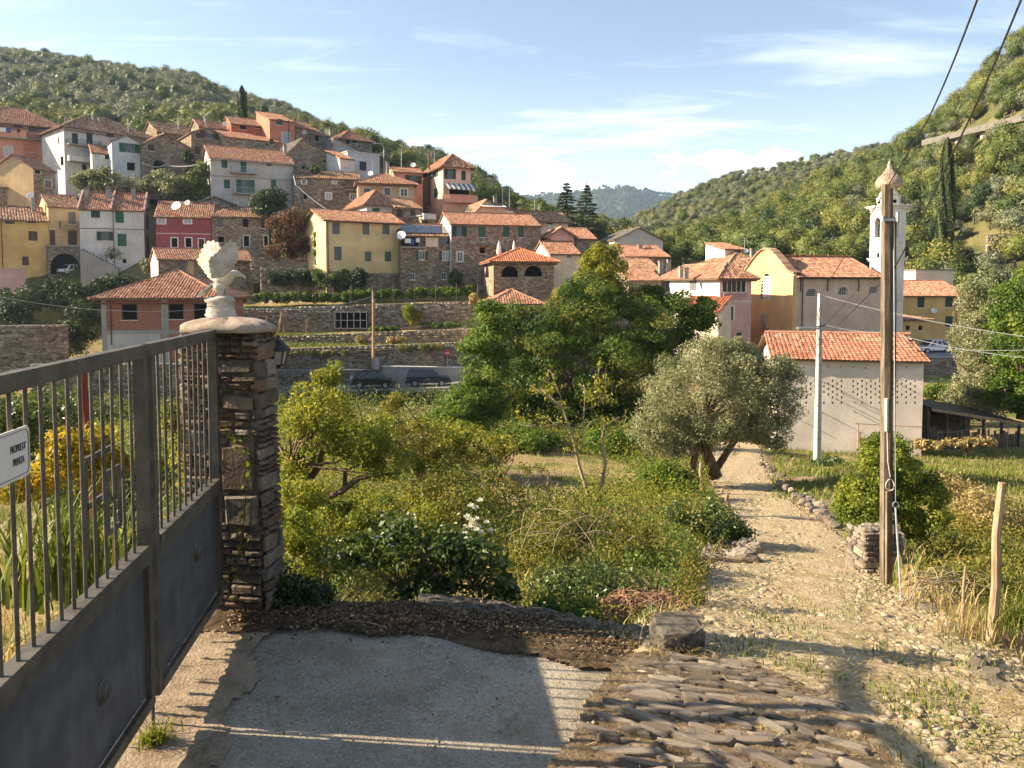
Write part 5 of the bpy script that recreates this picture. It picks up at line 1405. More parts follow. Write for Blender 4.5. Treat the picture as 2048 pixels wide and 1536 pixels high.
def tile_mesh():
 mb = MB(); w, l = .218, .43
 prof = [(-.5, .02), (-.36, .045), (-.2, .02), (0, .012), (.22, .02), (.36, .05), (.5, .024)]
 for y, lift in ((0, .035), (l, .0)):
  for u, hh in prof: mb.v.append((u * w, y, hh + lift))
 n = len(prof)
 for i in range(n - 1): mb.f.append((i, i + 1, n + i + 1, n + i)); mb.m.append(0)
 b0 = len(mb.v)
 for u, hh in prof: mb.v.append((u * w, 0, hh + .012))
 for i in range(n - 1): mb.f.append((b0 + i, b0 + i + 1, i + 1, i)); mb.m.append(0)
 return mb
bt = NB('barn_clay_tile'); v_ = bt.coord()
f_ = bt.math('ADD', bt.math('MULTIPLY', bt.objrand(), .6), bt.math('MULTIPLY', bt.island(), .0))
f2_ = bt.math('ADD', bt.math('MULTIPLY', bt.island(), .6), 0.0)
cc = bt.ramp(f_, [(0, (.28, .12, .075)), (.3, (.38, .165, .10)), (.6, (.45, .235, .155))])
cc = bt.mix(bt.math('MULTIPLY', bt.rng(bt.noise(v_, 9, 5), .5, .7), .5), cc, (.24, .12, .07))
bt.principled(cc, .9, bt.bump(bt.noise(v_, 40, 3), .3, .01), spec=.12); M['barn_tile'] = bt.mat
tms = [tile_mesh().mesh('roof_tile', M['barn_tile'])]
rowsn = 13; sstep = (4.0 + ov) * math.hypot(1, k_) / (rowsn - .2) / 1.0
Lx = (B0 - A0).length; cols = int(Lx / .222); restb = MB(); tcount = 0; tm0 = tile_mesh()
zdir = Matrix((e, sv, nn)).transposed()
order = [(j, i) for j in range(rowsn) for i in range(cols)]
for j, i in order:
 wob = .03 * math.sin(i * .35 + j) + rnd.gauss(0, .008)
 p = A0 + e * (.11 + i * .222 + rnd.gauss(0, .006)) + sv * (j * sstep + rnd.gauss(0, .012) - .04) + nn * (.012 + abs(rnd.gauss(0, .006)))
 if (i > cols - 3 and rnd.random() < .18 and j > 3): continue
 rot = zdir @ Euler((rnd.gauss(0, .012), rnd.gauss(0, .02), rnd.gauss(0, .02))).to_matrix()
 if tcount < 300:
  o = link('roof_tile', tms[0], broof); o.matrix_local = Matrix.Translation(p) @ rot.to_4x4(); tcount += 1
 else:
  restb.add([rot @ Vector(q) + p for q in tm0.v], tm0.f)
tile_plane(restb, A1, e2, sv2, [(0, 0), (Lx, 0), (Lx, top2.length), (0, top2.length)], p=.24, rl=.4)
ro = restb.build('roof_tiles', M['terra'], broof); ro['kind'] = 'stuff'
ridx = 0
while ridx * .36 < Lx - .2:
 rt = MB(); x = A0.x + .05 + ridx * .36
 rt.tube([(x, 4, barn.H + barn.rise + .04), (x + .42, 4, barn.H + barn.rise + .075)], [.12, .105], 8); rt.build('ridge_tile', M['terra'], broof); ridx += 1
for px, row, L_ in ((1646, 763, .5), (1683, 785, .42), (1671, 797, .45), (1708, 803, .3), (1643, 824, .42), (1589, 834, .35), (1708, 822, .5), (1787, 763, .5), (1680, 733, .2), (1705, 733, .2), (1730, 735, .2), (1655, 733, .18), (1790, 735, .2), (1812, 733, .2)):
 u, z = barn.onplane(px, row, 'f'); rb = MB(); rb.tube([(u, .05, z), (u + .02, -L_, z - .03)], .018, 6); rb.build('iron_rod', M['iron'], barn.root)
rb = MB(); u0, z0 = barn.onplane(1713, 845, 'f'); u1, z1 = barn.onplane(1840, 845, 'f')
# rough leaning posts and rails in front of the barn wall
frm = thing('lean_to_frame', 'rough timber frame of thin posts leaning against the barn wall', 'frame', tuple(barn.root.location), barn.rz)
for px in (1713, 1717, 1720):
 u, z = barn.onplane(px, 850, 'f'); b = MB(); b.tube([(u, -.35, -.1), (u + .03, -.3, 1.55 - (px - 1713) * .1)], .035, 6); b.build('post', M['wood'], frm)
b = MB(); b.tube([(u0 - .1, -.3, z0 + 0.0), (u1, -.3, z0 - .05)], .03, 6); b.build('rail', M['wood'], frm)
bb = at(1545, 897, 39.3); pl = thing('leaning_plank', 'pale plank propped against the left corner of the barn', 'plank', (bb.x, bb.y, gz1(bb.x, bb.y) - .02), R(-8))
b = MB(); b.bar((-.15, 0, 0), (.22, .1, 1.0), .16, .05); b.build('board', M['barn'], pl)
# dark lean-to shed right of the barn
S0 = at(1848, 905, 41.5); S1 = at(2030, 898, 43.5); gzs = min(gz1(S0.x, S0.y), gz1(S1.x, S1.y)); W_ = math.hypot(S1.x - S0.x, S1.y - S0.y)
shed = thing('shed', 'dark open lean-to shed with a black sheet roof right of the barn', 'shed', (S0.x, S0.y, gzs), math.atan2(S1.y - S0.y, S1.x - S0.x))
ht = at(1848, 812, 41.5).z - gzs; hr_ = at(2010, 842, 43.5).z - gzs
b = MB(); b.add([(-.1, -.5, ht), (W_, -.5, hr_), (W_, 3.2, hr_ + .35), (-.1, 3.2, ht + .35)] + [(-.1, -.5, ht - .06), (W_, -.5, hr_ - .06), (W_, 3.2, hr_ + .29), (-.1, 3.2, ht + .29)], ((0, 1, 2, 3), (7, 6, 5, 4), (0, 4, 5, 1), (1, 5, 6, 2), (2, 6, 7, 3), (3, 7, 4, 0)))
b.build('roof', M['iron'], shed)
b = MB(); b.bar((-.1, -.53, ht - .1), (W_, -.53, hr_ - .1), .05, .16); b.build('fascia_board', M['wood'], shed)
for i in range(6):
 t = i / 5; b = MB(); b.box((W_ * t, -.2, (ht + (hr_ - ht) * t) / 2 - .2), (.12, .12, ht + (hr_ - ht) * t + .3)); b.build('post', M['bark'], shed)
b = MB(); b.quad((0, 3, -.5), (W_, 3, -.5), (W_, 3, hr_ + .3), (0, 3, ht + .3)); b.quad((0, 0, -.5), (0, 3, -.5), (0, 3, ht), (0, 0, ht)); b.build('back_wall', M['bark'], shed)
for i in range(28):
 x = .12 + i * (W_ - .2) / 28; h_ = (ht + (hr_ - ht) * x / W_) * rnd.uniform(.45, .62); b = MB(); b.box((x, -.28 + rnd.uniform(-.02, .02), h_ / 2 - .1), (W_ / 28 * rnd.uniform(.55, .9), .025, h_ + .2)); b.build('slat', M['bark'], shed)
fz = thing('wire_fence', 'sagging wire fence on thin stakes in front of the dark lean-to', 'fence', tuple(shed.location), shed.rotation_euler.z)
b = MB(); b.tube([(W_ * i / 10, -.85, 1.35 - .05 * math.sin(i)) for i in range(11)], .012, 5); b.build('wire', M['zinc'], fz)
for i in range(5):
 b = MB(); b.tube([(W_ * i / 4, -.85, -.3), (W_ * i / 4 + .03, -.85, 1.4)], .025, 5); b.build('stake', M['wood'], fz)
# ------------------------------------------------------------------ terraces, walls and the valley road
def stone_strip(label, ends, rows_top, rows_bot, name='terrace_wall', thick=.6, mat='stone3', ch=.24, cap=None, stones=True, cat='wall', below=.4, group=None):
 """dry-stone wall seen face on; ends ((px, D), (px, D))"""
 (pa, da), (pb, db) = ends
 a, b = at(pa, rows_top[0], da), at(pb, rows_top[1], db); a2, b2 = at(pa, rows_bot[0], da), at(pb, rows_bot[1], db)
 L_ = math.hypot(b.x - a.x, b.y - a.y)
 t = thing(name, label, cat, (a.x, a.y, a2.z), math.atan2(b.y - a.y, b.x - a.x), group)
 h0, h1 = a.z - a2.z, b.z - a2.z; zb1 = b2.z - a2.z
 mb = MB(); bl_ = below
 mb.add([(0, 0, -bl_), (L_, 0, zb1 - bl_), (L_, thick, zb1 - bl_), (0, thick, -bl_), (0, 0, h0), (L_, 0, h1), (L_, thick, h1), (0, thick, h0)], ((3, 2, 1, 0), (4, 5, 6, 7), (0, 1, 5, 4), (1, 2, 6, 5), (2, 3, 7, 6), (3, 0, 4, 7)))
 core = mb.build('core', M[mat], t)
 if stones:
  rg = np.random.default_rng(int(abs(pa))); V = []; z = 0.0; H_ = max(h0, h1)
  while z < H_:
   hh = ch * rg.uniform(.7, 1.3); x = rg.uniform(-.2, 0)
   while x < L_:
    ww = ch * rg.uniform(1.0, 2.9); f_ = min(1, max(0, (x + ww / 2) / L_)); zt = h0 + (h1 - h0) * f_; zl = zb1 * f_
    if z + hh * .6 < zt and z > zl - .3:
     pz = rg.uniform(.01, .12); g = .02; xa, xb, za, zb_ = max(0, x + g), min(L_, x + ww - g), z + g, min(z + hh - g, zt + .05)
     c_ = rg.uniform(-.04, .04, 8)
     V.append([(xa + c_[0], .02, za), (xb + c_[1], .02, za + c_[2]), (xb, .02, zb_ + c_[3]), (xa, .02, zb_), (xa + c_[4] + .03, -pz, za + .02), (xb - .03, -pz + c_[5] * .6, za + .02), (xb - .03 + c_[6], -pz, zb_ - .03), (xa + .03, -pz + c_[7] * .6, zb_ - .02)])
    x += ww
   z += hh
  V = np.array(V).reshape(-1, 3); n_ = len(V) // 8
  Fq = np.array([(4, 5, 6, 7), (0, 1, 5, 4), (1, 2, 6, 5), (2, 3, 7, 6), (3, 0, 4, 7)])
  Q = (Fq[None] + np.arange(n_)[:, None, None] * 8).reshape(-1, 4)
  o = link('stones', np_mesh('stones', V, Q, M['wallstone']), t); o['kind'] = 'stuff'
 if cap:
  mb = MB(); n_ = max(1, int(L_ / 2.2))
  for i in range(n_):
   x0, x1 = L_ * i / n_, L_ * (i + 1) / n_ - .015; z0 = h0 + (h1 - h0) * i / n_; z1 = h0 + (h1 - h0) * (i + 1) / n_
   mb.add([(x0, -.07, z0 + .003), (x1, -.07, z1 + .003), (x1, thick + .05, z1 + .003), (x0, thick + .05, z0 + .003), (x0, -.07, z0 + .1), (x1, -.07, z1 + .1), (x1, thick + .05, z1 + .1), (x0, thick + .05, z0 + .1)], ((3, 2, 1, 0), (4, 5, 6, 7), (0, 1, 5, 4), (1, 2, 6, 5), (2, 3, 7, 6), (3, 0, 4, 7)))
  mb.build('coping', M[cap], t)
 return t, a, b
ws = NB('wall_stone'); v_ = ws.coord(); r_i = ws.island()
cc = ws.ramp(r_i, [(0, (.12, .095, .07)), (.3, (.22, .175, .125)), (.65, (.31, .25, .18)), (1, (.42, .36, .28))])
cc = ws.mix(ws.math('MULTIPLY', ws.rng(ws.noise(v_, 3.0, 5), .45, .7), .5), cc, (.16, .125, .08))
ws.principled(cc, .95, ws.bump(ws.noise(v_, 14, 5), .6, .02), spec=.1); M['wallstone'] = ws.mat
def terr(name, A, B, C, Dd, n=24):
 """terrace surface between two front points and two back points, gently uneven"""
 V = []; m = 6
 for j in range(m + 1):
  for i in range(n + 1):
   p = (Vector(A).lerp(Vector(B), i / n)).lerp(Vector(Dd).lerp(Vector(C), i / n), j / m)
   V.append((p.x, p.y, p.z + (.06 * math.sin(i * 1.3 + j * 2.1) if 0 < j < m else 0)))
 Q = [(j * (n + 1) + i, j * (n + 1) + i + 1, (j + 1) * (n + 1) + i + 1, (j + 1) * (n + 1) + i) for j in range(m) for i in range(n)]
 o = link(name, np_mesh(name, V, Q, M['terrace'], smooth=True)); o['kind'] = 'structure'; return o
tg = NB('terrace_grass'); v_ = tg.coord(); n3 = tg.noise(v_, 6, 5, .65)
cc = tg.mix(tg.rng(n3, .3, .7), (.13, .125, .03), (.28, .24, .085)); cc = tg.mix(tg.rng(tg.noise(v_, .5, 5), .45, .6), cc, (.30, .22, .12))
tg.principled(cc, .97, tg.bump(n3, .9, .12), spec=.05); M['terrace'] = tg.mat
_, a1, b1 = stone_strip('lowest terrace wall, directly behind the road with the parked cars', ((470, 79.5), (960, 80)), (702, 683), (742, 738))
_, a2, b2 = stone_strip('second terrace wall, low and half hidden by grass', ((430, 84), (970, 84.5)), (678, 656), (694, 686))
_, a3, b3 = stone_strip('tall top terrace wall under the row of vines', ((380, 88), (975, 88.5)), (622, 601), (672, 656))
TZS = (a1.z, a2.z, a3.z)
terr('terrace_lowest', (a1.x, a1.y + .3, a1.z - .04), (b1.x, b1.y + .3, b1.z - .04), at(970, 686, 84.3), at(430, 694, 83.8))
terr('terrace_middle', (a2.x, a2.y + .3, a2.z - .04), (b2.x, b2.y + .3, b2.z - .04), at(975, 656, 88.3), at(380, 672, 87.8))
e1 = at(990, 584, 97); e0 = at(380, 590, 97)
terr('terrace_top', (a3.x, a3.y + .3, a3.z - .04), (b3.x, b3.y + .3, b3.z - .04), (e1.x, e1.y, e1.z), (e0.x, e0.y, e0.z))
stone_strip('pale capped roadside wall on the left of the steps', ((541, 78.3), (744, 78.5)), (742, 741), (768, 768), 'roadside_wall', .4, cap='concrete')
stone_strip('rendered roadside wall with a pale coping behind the dark blue car', ((764, 78.0), (930, 79.5)), (734, 736), (768, 764), 'roadside_wall', .4, mat='concrete', cap='trim', stones=False)
stone_strip('stone wall with an arched doorway below the unfinished brick house', ((60, 61), (470, 64)), (729, 727), (812, 806), 'retaining_wall', .6)
aw = at(165, 790, 60.7); dr_ = thing('arched_doorway', 'dark arched doorway in the stone wall under the brick house', 'doorway', (aw.x, aw.y, aw.z - 1.2), R(5))
b = MB(); pts_ = [(-.55, 0), (.55, 0)] + [(.55 * math.cos(math.pi * i / 10), 1.3 + .6 * math.sin(math.pi * i / 10)) for i in range(11)]
b.add([(x, -.02, z) for x, z in pts_], [tuple(range(len(pts_)))]); b.build('opening', M['void'], dr_)
b = MB()
for i in range(9):
 a0 = math.pi * i / 9 + .03; a1_ = math.pi * (i + 1) / 9 - .03
 P = [(r2 * math.cos(a), d, 1.3 + r2 * math.sin(a) * 1.08) for d in (-.08, .0) for r2, a in ((.56, a0), (.82, a0), (.82, a1_), (.56, a1_))]
 b.add(P, ((0, 1, 2, 3), (0, 4, 5, 1), (1, 5, 6, 2), (2, 6, 7, 3), (3, 7, 4, 0)))
b.build('voussoirs', M['wallstone'], dr_)
stone_strip('old stone wall in the shade at the far left edge', ((-60, 66), (134, 69)), (652, 650), (735, 738), 'garden_wall', .8)
stone_strip('pale pink wall end catching the sun at the far left', ((-30, 90), (50, 92)), (538, 536), (600, 600), 'garden_wall', .5, mat='pink2', stones=False)
stone_strip('stone bank with a tall hedge below the reddish tree', ((520, 93), (640, 94)), (533, 538), (600, 600), 'garden_wall', .6)
stone_strip('small rubble wall under the four windowed stone house', ((500, 96), (625, 97)), (513, 516), (560, 560), 'garden_wall', .6)
asp = NB('asphalt'); v_ = asp.coord(); cc = asp.mix(asp.rng(asp.noise(v_, 1.0, 5), .35, .65), (.17, .165, .155), (.26, .25, .235)); asp.principled(cc, .9, asp.bump(asp.noise(v_, 60, 3), .4, .01)); M['asphalt'] = asp.mat
# valley road: a strip that climbs from left to right
rl = [(-120, 758, 66, 70), (100, 768, 70, 74.5), (400, 781, 72.5, 77.5), (700, 774, 73.5, 78.2), (900, 768, 74.5, 79.4), (1060, 758, 76, 81), (1250, 742, 77, 82)]
V = [];
for i in range(len(rl)):
 px, row, d0, d1 = rl[i]; c = at(px, row, (d0 + d1) / 2); p0, p1 = at(px, row, d0), at(px, row, d1); V += [(p0.x, p0.y, c.z), (p1.x, p1.y, c.z)]
mb = MB(); mb.add(V, [(2 * i, 2 * i + 2, 2 * i + 3, 2 * i + 1) for i in range(len(rl) - 1)]); o = mb.build('road', M['asphalt']); o['kind'] = 'structure'
RZ = lambda px: float(np.interp(px, [r_[0] for r_ in rl], [at(r_[0], r_[1], (r_[2] + r_[3]) / 2).z for r_ in rl]))
pw = thing('parapet', 'low grey parapet along the near edge of the valley road', 'wall', (0, 0, 0));
for i in range(1, len(rl) - 1):
 (pa, ra, da, _), (pb, rb_, db, _) = rl[i], rl[i + 1]; A, B = at(pa, ra, da), at(pb, rb_, db); za, zb_ = RZ(pa), RZ(pb)
 b = MB(); b.add([(A.x, A.y - .35, za - 2.6), (B.x, B.y - .35, zb_ - 2.6), (B.x, B.y, zb_ - 2.6), (A.x, A.y, za - 2.6), (A.x, A.y - .35, za + .03), (B.x, B.y - .35, zb_ + .03), (B.x, B.y, zb_ + .03), (A.x, A.y, za + .03)], ((3, 2, 1, 0), (4, 5, 6, 7), (0, 1, 5, 4), (1, 2, 6, 5), (2, 3, 7, 6), (3, 0, 4, 7)))
 b.build('wall_length', M['concrete'], pw)
# upper street at the right, below the ochre house
q = [at(1790, 722, 78), at(2120, 722, 80), at(2120, 690, 94), at(1790, 690, 92)]; zc_ = q[0].z
mb = MB(); mb.quad(*[(p.x, p.y, p.z) for p in q]); o = mb.build('street', M['asphalt']); o['kind'] = 'structure'
stone_strip('stone retaining wall under the street right of the barn', ((1790, 77.8), (2120, 79.8)), (716, 716), (760, 765), 'retaining_wall', .5, cap='concrete')
q2 = [at(1480, 712, 72), at(1800, 722, 77), at(1800, 690, 92), at(1460, 690, 90)]
mb = MB(); mb.quad(*[(p.x, p.y, p.z) for p in q2]); o = mb.build('church_square', M['asphalt']); o['kind'] = 'structure'
# steps beside the white terrace house and the tunnel under the ochre house
ark = House('dark tunnel archway in rough stone with a white car inside', (97, 104.5, 161, 107), 492, 548, 'flat', None, 3.0, 'stone3', 'concrete', 0, [(131, 528, 60, 42, 'A')], name='archway', cat='archway', below=1)
st = at(161, 540, 103); st2 = at(236, 540, 104.5); L_ = (st2 - st).length; stx = thing('staircase', 'stone outside steps with a sloping side wall by the white terrace house', 'stairs', (st.x, st.y, st.z - .5), math.atan2(st2.y - st.y, st2.x - st.x))
n = 12
for i in range(n):
 zt = (at(161 + 75 * (i + .5) / n, 498 + 40 * i / n, 103.5).z - st.z) + .5; b = MB(); b.box((L_ * (i + .5) / n, .7, zt / 2 - .5), (L_ / n - .01, 1.3, zt + 1)); b.build('step', M['concrete'], stx)
b = MB(); za = at(161, 496, 103).z - st.z + .5; b.add([(0, -.05, -1), (L_, -.05, -1), (L_, -.05, .6), (0, -.05, za), (0, .04, -1), (L_, .04, -1), (L_, .04, .6), (0, .04, za)], ((0, 1, 2, 3), (7, 6, 5, 4), (3, 2, 6, 7), (1, 5, 6, 2), (0, 3, 7, 4))); b.build('side_wall', M['grey'], stx)
# ------------------------------------------------------------------ cars
def car(label, loc, rz, paint, L_=4.2, Wd=1.8, Ht=1.65, kind='suv', spare=False):
 t = thing('car', label, 'car', loc, rz)
 hw = Wd / 2
 if kind == 'suv': low = [(0, .35), (0.02, .75), (.0, .98), (.78, 1.0), (.80, .98), (.97, .92), (1, .72), (1.0, .35)]; cab = [(.02, .98), (.05, 1.5), (.10, 1.0), (.60, 1.0), (.79, .98)]; roofx = (.06, .60); basex = (.005, .78)
 else: low = [(0, .35), (0.02, .7), (.03, .9), (.74, .9), (.95, .74), (1, .6), (1, .35)]; roofx = (.24, .58); basex = (.06, .78)
 zb_ = Ht * .58
 mb = MB(); prof = [(x * L_, z * (zb_ / .98 if kind == 'suv' else zb_ / .9)) for x, z in low]
 n = len(prof)
 L1 = [(x, -hw + .0, z) for x, z in prof]; L2 = [(x, hw, z) for x, z in prof]
 mid1 = [(x * .985 + .03, -hw - .04, z) for x, z in prof]
 mb.add(L1 + L2, [tuple(range(n)), tuple(range(2 * n - 1, n - 1, -1))] + [(i, n + i, n + (i + 1) % n, (i + 1) % n) for i in range(n)])
 r0, r1 = roofx[0] * L_, roofx[1] * L_; b0, b1 = basex[0] * L_, basex[1] * L_; iw = hw * .80
 C = [(b0, -hw * .97, zb_), (b1, -hw * .97, zb_), (b1, hw * .97, zb_), (b0, hw * .97, zb_), (r0, -iw, Ht), (r1, -iw, Ht), (r1, iw, Ht), (r0, iw, Ht)]
 body = mb; body.add(C, ((4, 5, 6, 7), (0, 1, 5, 4), (1, 2, 6, 5), (2, 3, 7, 6), (3, 0, 4, 7)))
 for sx in (-1, 1): body.tube([(r0 + .1, sx * iw * .9, Ht + .05), (r1 - .1, sx * iw * .9, Ht + .05)], .02, 5)
 bo = body.build('body', paint, t)
 md = bo.modifiers.new('bevel', 'BEVEL'); md.width = .06; md.segments = 2
 def pane(c, sh, out, nm='window'):
  c = [Vector(x) for x in c]; m_ = sum(c, Vector()) / 4; nrm = (c[1] - c[0]).cross(c[3] - c[0]).normalized() * out
  q = [m_ + (x - m_) * sh + nrm for x in c]; p = MB(); p.quad(*q); p.build(nm, M['glass'], bo)
 for sd_ in (0, 1):
  y = (0, 1, 5, 4) if sd_ == 0 else (2, 3, 7, 6)
  a, b_, c, d = [Vector(C[i]) for i in y]
  if sd_: a, b_, c, d = a, b_, c, d
  for f0, f1 in ((.08, .36), (.40, .66), (.69, .95)):
   q0, q1 = a.lerp(b_, f0), a.lerp(b_, f1); q3, q2_ = d.lerp(c, f0), d.lerp(c, f1)
   pane((q0, q1, q2_, q3), .84, .012)
 pane([C[i] for i in (1, 2, 6, 5)], .86, .012, 'windscreen'); pane([C[i] for i in (3, 0, 4, 7)], .82, .012, 'rear_window')
 for x in (.19, .81):
  for sg in (-1, 1):
   w_ = MB(); c = Vector((x * L_, sg * (hw - .08), .34)); w_.tube([c + Vector((0, -.11, 0)), c + Vector((0, .11, 0))], .34, 18); wo_ = w_.build('wheel', M['tyre'], t)
   w_ = MB(); w_.tube([c + Vector((0, sg * .10, 0)), c + Vector((0, sg * .125, 0))], .21, 12); w_.build('rim', M['zinc'], wo_)
 for sg in (-1, 1):
  l = MB(); l.box((-.005, sg * hw * .80, zb_ * .83), (.05, .22, .26)); l.build('tail_light', M['redlamp'], t)
  l = MB(); l.box((L_ * .985, sg * hw * .72, zb_ * .72), (.06, .34, .16)); l.build('headlight', M['lampglass'], t)
  l = MB(); l.box((L_ * .60, sg * (hw + .09), zb_ + .1), (.12, .18, .14)); l.build('mirror', paint, t)
 l = MB(); l.box((-.04, 0, .42), (.14, Wd * .92, .2)); l.box((L_ + .02, 0, .42), (.14, Wd * .9, .2)); l.build('bumper', M['iron'], t)
 l = MB(); l.box((-.03, 0, .68), (.02, .5, .11)); l.build('number_plate', M['whitetrim'], t)
 if spare:
  w_ = MB(); w_.tube([(-.24, .1, .85), (-.02, .1, .85)], .34, 18); w_.build('spare_wheel', M['zinc'], t)
 return t
M['tyre'] = m_plain('tyre_rubber', (.015, .015, .015), .9); M['redlamp'] = m_plain('red_lamp_plastic', (.35, .02, .015), .25, spec=.5); M['lampglass'] = m_plain('headlamp_glass', (.5, .5, .48), .15, spec=.5)
M['carblue'] = m_plain('dark_blue_car_paint', (.022, .030, .048), .25, spec=.5, var=.05); M['carblack'] = m_plain('black_car_paint', (.012, .012, .013), .3, spec=.5, var=.05); M['carwhite'] = m_plain('white_car_paint', (.62, .63, .64), .25, spec=.5, var=.03)
c = at(813, 775, 75.8); car('dark blue boxy car parked on the valley road', (c.x, c.y, RZ(813) + .02), R(6), M['carblue'], 4.3, 1.8, 1.68)
c = at(706, 780, 75.0); car('black off-roader with a spare wheel on its back door', (c.x, c.y, RZ(706) + .02), R(3), M['carblack'], 4.0, 1.75, 1.7, 'sedan', True)
c = at(122, 548, 105.2); car('white car half inside the dark tunnel archway', (c.x, c.y, c.z - .2), R(72), M['carwhite'], 3.9, 1.7, 1.5, 'sedan')
c = at(1893, 702, 86.5); car('white car parked under the ochre house right of the bell tower', (c.x, c.y, zc_ + .1), R(192), M['carwhite'], 4.0, 1.75, 1.5, 'sedan')
# ------------------------------------------------------------------ poles, signs, small things of the valley
def upole(label, px, row0, row1, D, rad, mat, name='utility_pole', cat='pole'):
 a, b = at(px, row1, D), at(px, row0, D); t = thing(name, label, cat, (a.x, a.y, a.z - .3)); h_ = b.z - a.z + .3
 m = MB(); m.tube([(0, 0, 0), (0, 0, h_ * .5), (0, 0, h_)], [rad, rad * .87, rad * .72], 10); m.build('shaft', M[mat], t, False); return t, h_
t, h_ = upole('wooden utility pole standing in front of the terraces', 748, 582, 770, 77.6, .16, 'wood')
b = MB(); b.bar((-.3, 0, h_ - .9), (.3, 0, h_ - .9), .06); b.tube([(.05, -.2, h_ - 1.2), (.1, -.2, h_ - .9)], .09, 8); b.build('bracket', M['zinc'], t)
b = MB(); b.box((.32, -.05, 2.2), (.45, .3, 1.6)); b.build('meter_cabinet', M['zinc'], t)
def road_sign(label, px, row, row_base, D, kind):
 a, b = at(px, row_base, D), at(px, row, D); t = thing('road_sign', label, 'sign', (a.x, a.y, a.z)); h_ = b.z - a.z
 m = MB(); m.tube([(0, 0, -.1), (0, 0, h_ + .3)], .035, 8); m.build('post', M['zinc'], t)
 m = MB()
 if kind == 'round':
  m.tube([(0, -.05, h_), (0, -.07, h_)], .32, 24); d_ = m.build('disc', M['signred'], t); m = MB(); m.box((0, -.078, h_), (.42, .01, .1)); m.build('bar', M['whitetrim'], d_)
 elif kind == 'tri':
  m.add([(x, y, h_ + z) for y in (-.05, -.07) for x, z in ((-.42, -.3), (.42, -.3), (0, .45))], ((2, 1, 0), (3, 4, 5), (0, 1, 4, 3), (1, 2, 5, 4), (2, 0, 3, 5))); d_ = m.build('triangle', M['signred'], t)
  m = MB(); m.add([(x, -.078, h_ + z) for x, z in ((-.27, -.21), (.27, -.21), (0, .27))], ((0, 1, 2),)); m.build('triangle_face', M['whitetrim'], d_)
M['signred'] = m_plain('sign_red', (.55, .05, .04), .4, var=.05)
road_sign('round red road sign with a white bar beside the road wall', 895, 706, 736, 79.2, 'round'); road_sign('triangular warning sign next to the wooden utility pole', 744, 676, 742, 77.9, 'tri')
# lattice hutch, bean poles, posts on the terraces
def bundle(label, px, row0, row1, D, n, spread, name='bean_poles'):
 a, b = at(px, row1, D), at(px, row0, D); t = thing(name, label, 'bean poles', (a.x, a.y, a.z)); h_ = b.z - a.z
 for i in range(n):
  x = spread * (i / (n - 1) - .5) * 2; m = MB(); m.tube([(x, rnd.uniform(-.3, .3), -.05), (x * .35 + rnd.uniform(-.15, .15), rnd.uniform(-.1, .1), h_ * rnd.uniform(.85, 1.05))], .035, 5); m.build('pole', M['wood'], t)
bundle('large bundle of bean poles against the top terrace wall', 565, 626, 668, 86.8, 12, .75); bundle('small sheaf of bean poles on the middle terrace', 613, 640, 668, 86.8, 5, .3); bundle('thin pair of poles at the left of the bean poles', 533, 632, 670, 86.9, 3, .3)
a, b = at(669, 657, 86.6), at(734, 625, 86.8); t = thing('garden_hutch', 'grey lattice-fronted hutch against the top terrace wall', 'hutch', (a.x, a.y, a.z), 0); w_, h_ = b.x - a.x, b.z - a.z
m = MB(); m.box((w_ / 2, .9, h_ / 2), (w_, .1, h_)); m.build('back', M['void'], t)
for i in range(6):
 m = MB(); m.bar((w_ * i / 5, 0, 0), (w_ * i / 5, 0, h_), .08); m.build('upright', M['zinc'], t)
for z in (0, .5, 1.0):
 m = MB(); m.bar((0, 0, h_ * z + .03), (w_, 0, h_ * z + .03), .07); m.build('rail', M['zinc'], t)
m = MB(); m.add([(-.1, -.1, h_), (w_ + .1, -.1, h_), (w_ + .1, 1, h_ + .1), (-.1, 1, h_ + .1)], ((0, 1, 2, 3),)); m.build('roof', M['iron'], t)
# parasols on the terrace of the old stone house
for px, row0, row1, D, lb in ((998, 481, 512, 91, 'closed white parasol, the left and taller one above the orange roof'), (1028, 481, 506, 92, 'closed white parasol, the right and slimmer one above the orange roof')):
 a, b = at(px, row1, D), at(px, row0, D); t = thing('parasol', lb, 'parasol', (a.x, a.y, a.z)); h_ = b.z - a.z
 m = MB(); m.tube([(0, 0, -1.2), (0, 0, h_)], .03, 6); m.build('mast', M['zinc'], t)
 m = MB(); m.lathe([(.12, h_ * .05), (.30 if px < 1000 else .22, h_ * .18), (.22 if px < 1000 else .15, h_ * .6), (.05, h_ * .95), (.02, h_)], 10); m.build('canopy', M['cloth_white'], t, True)
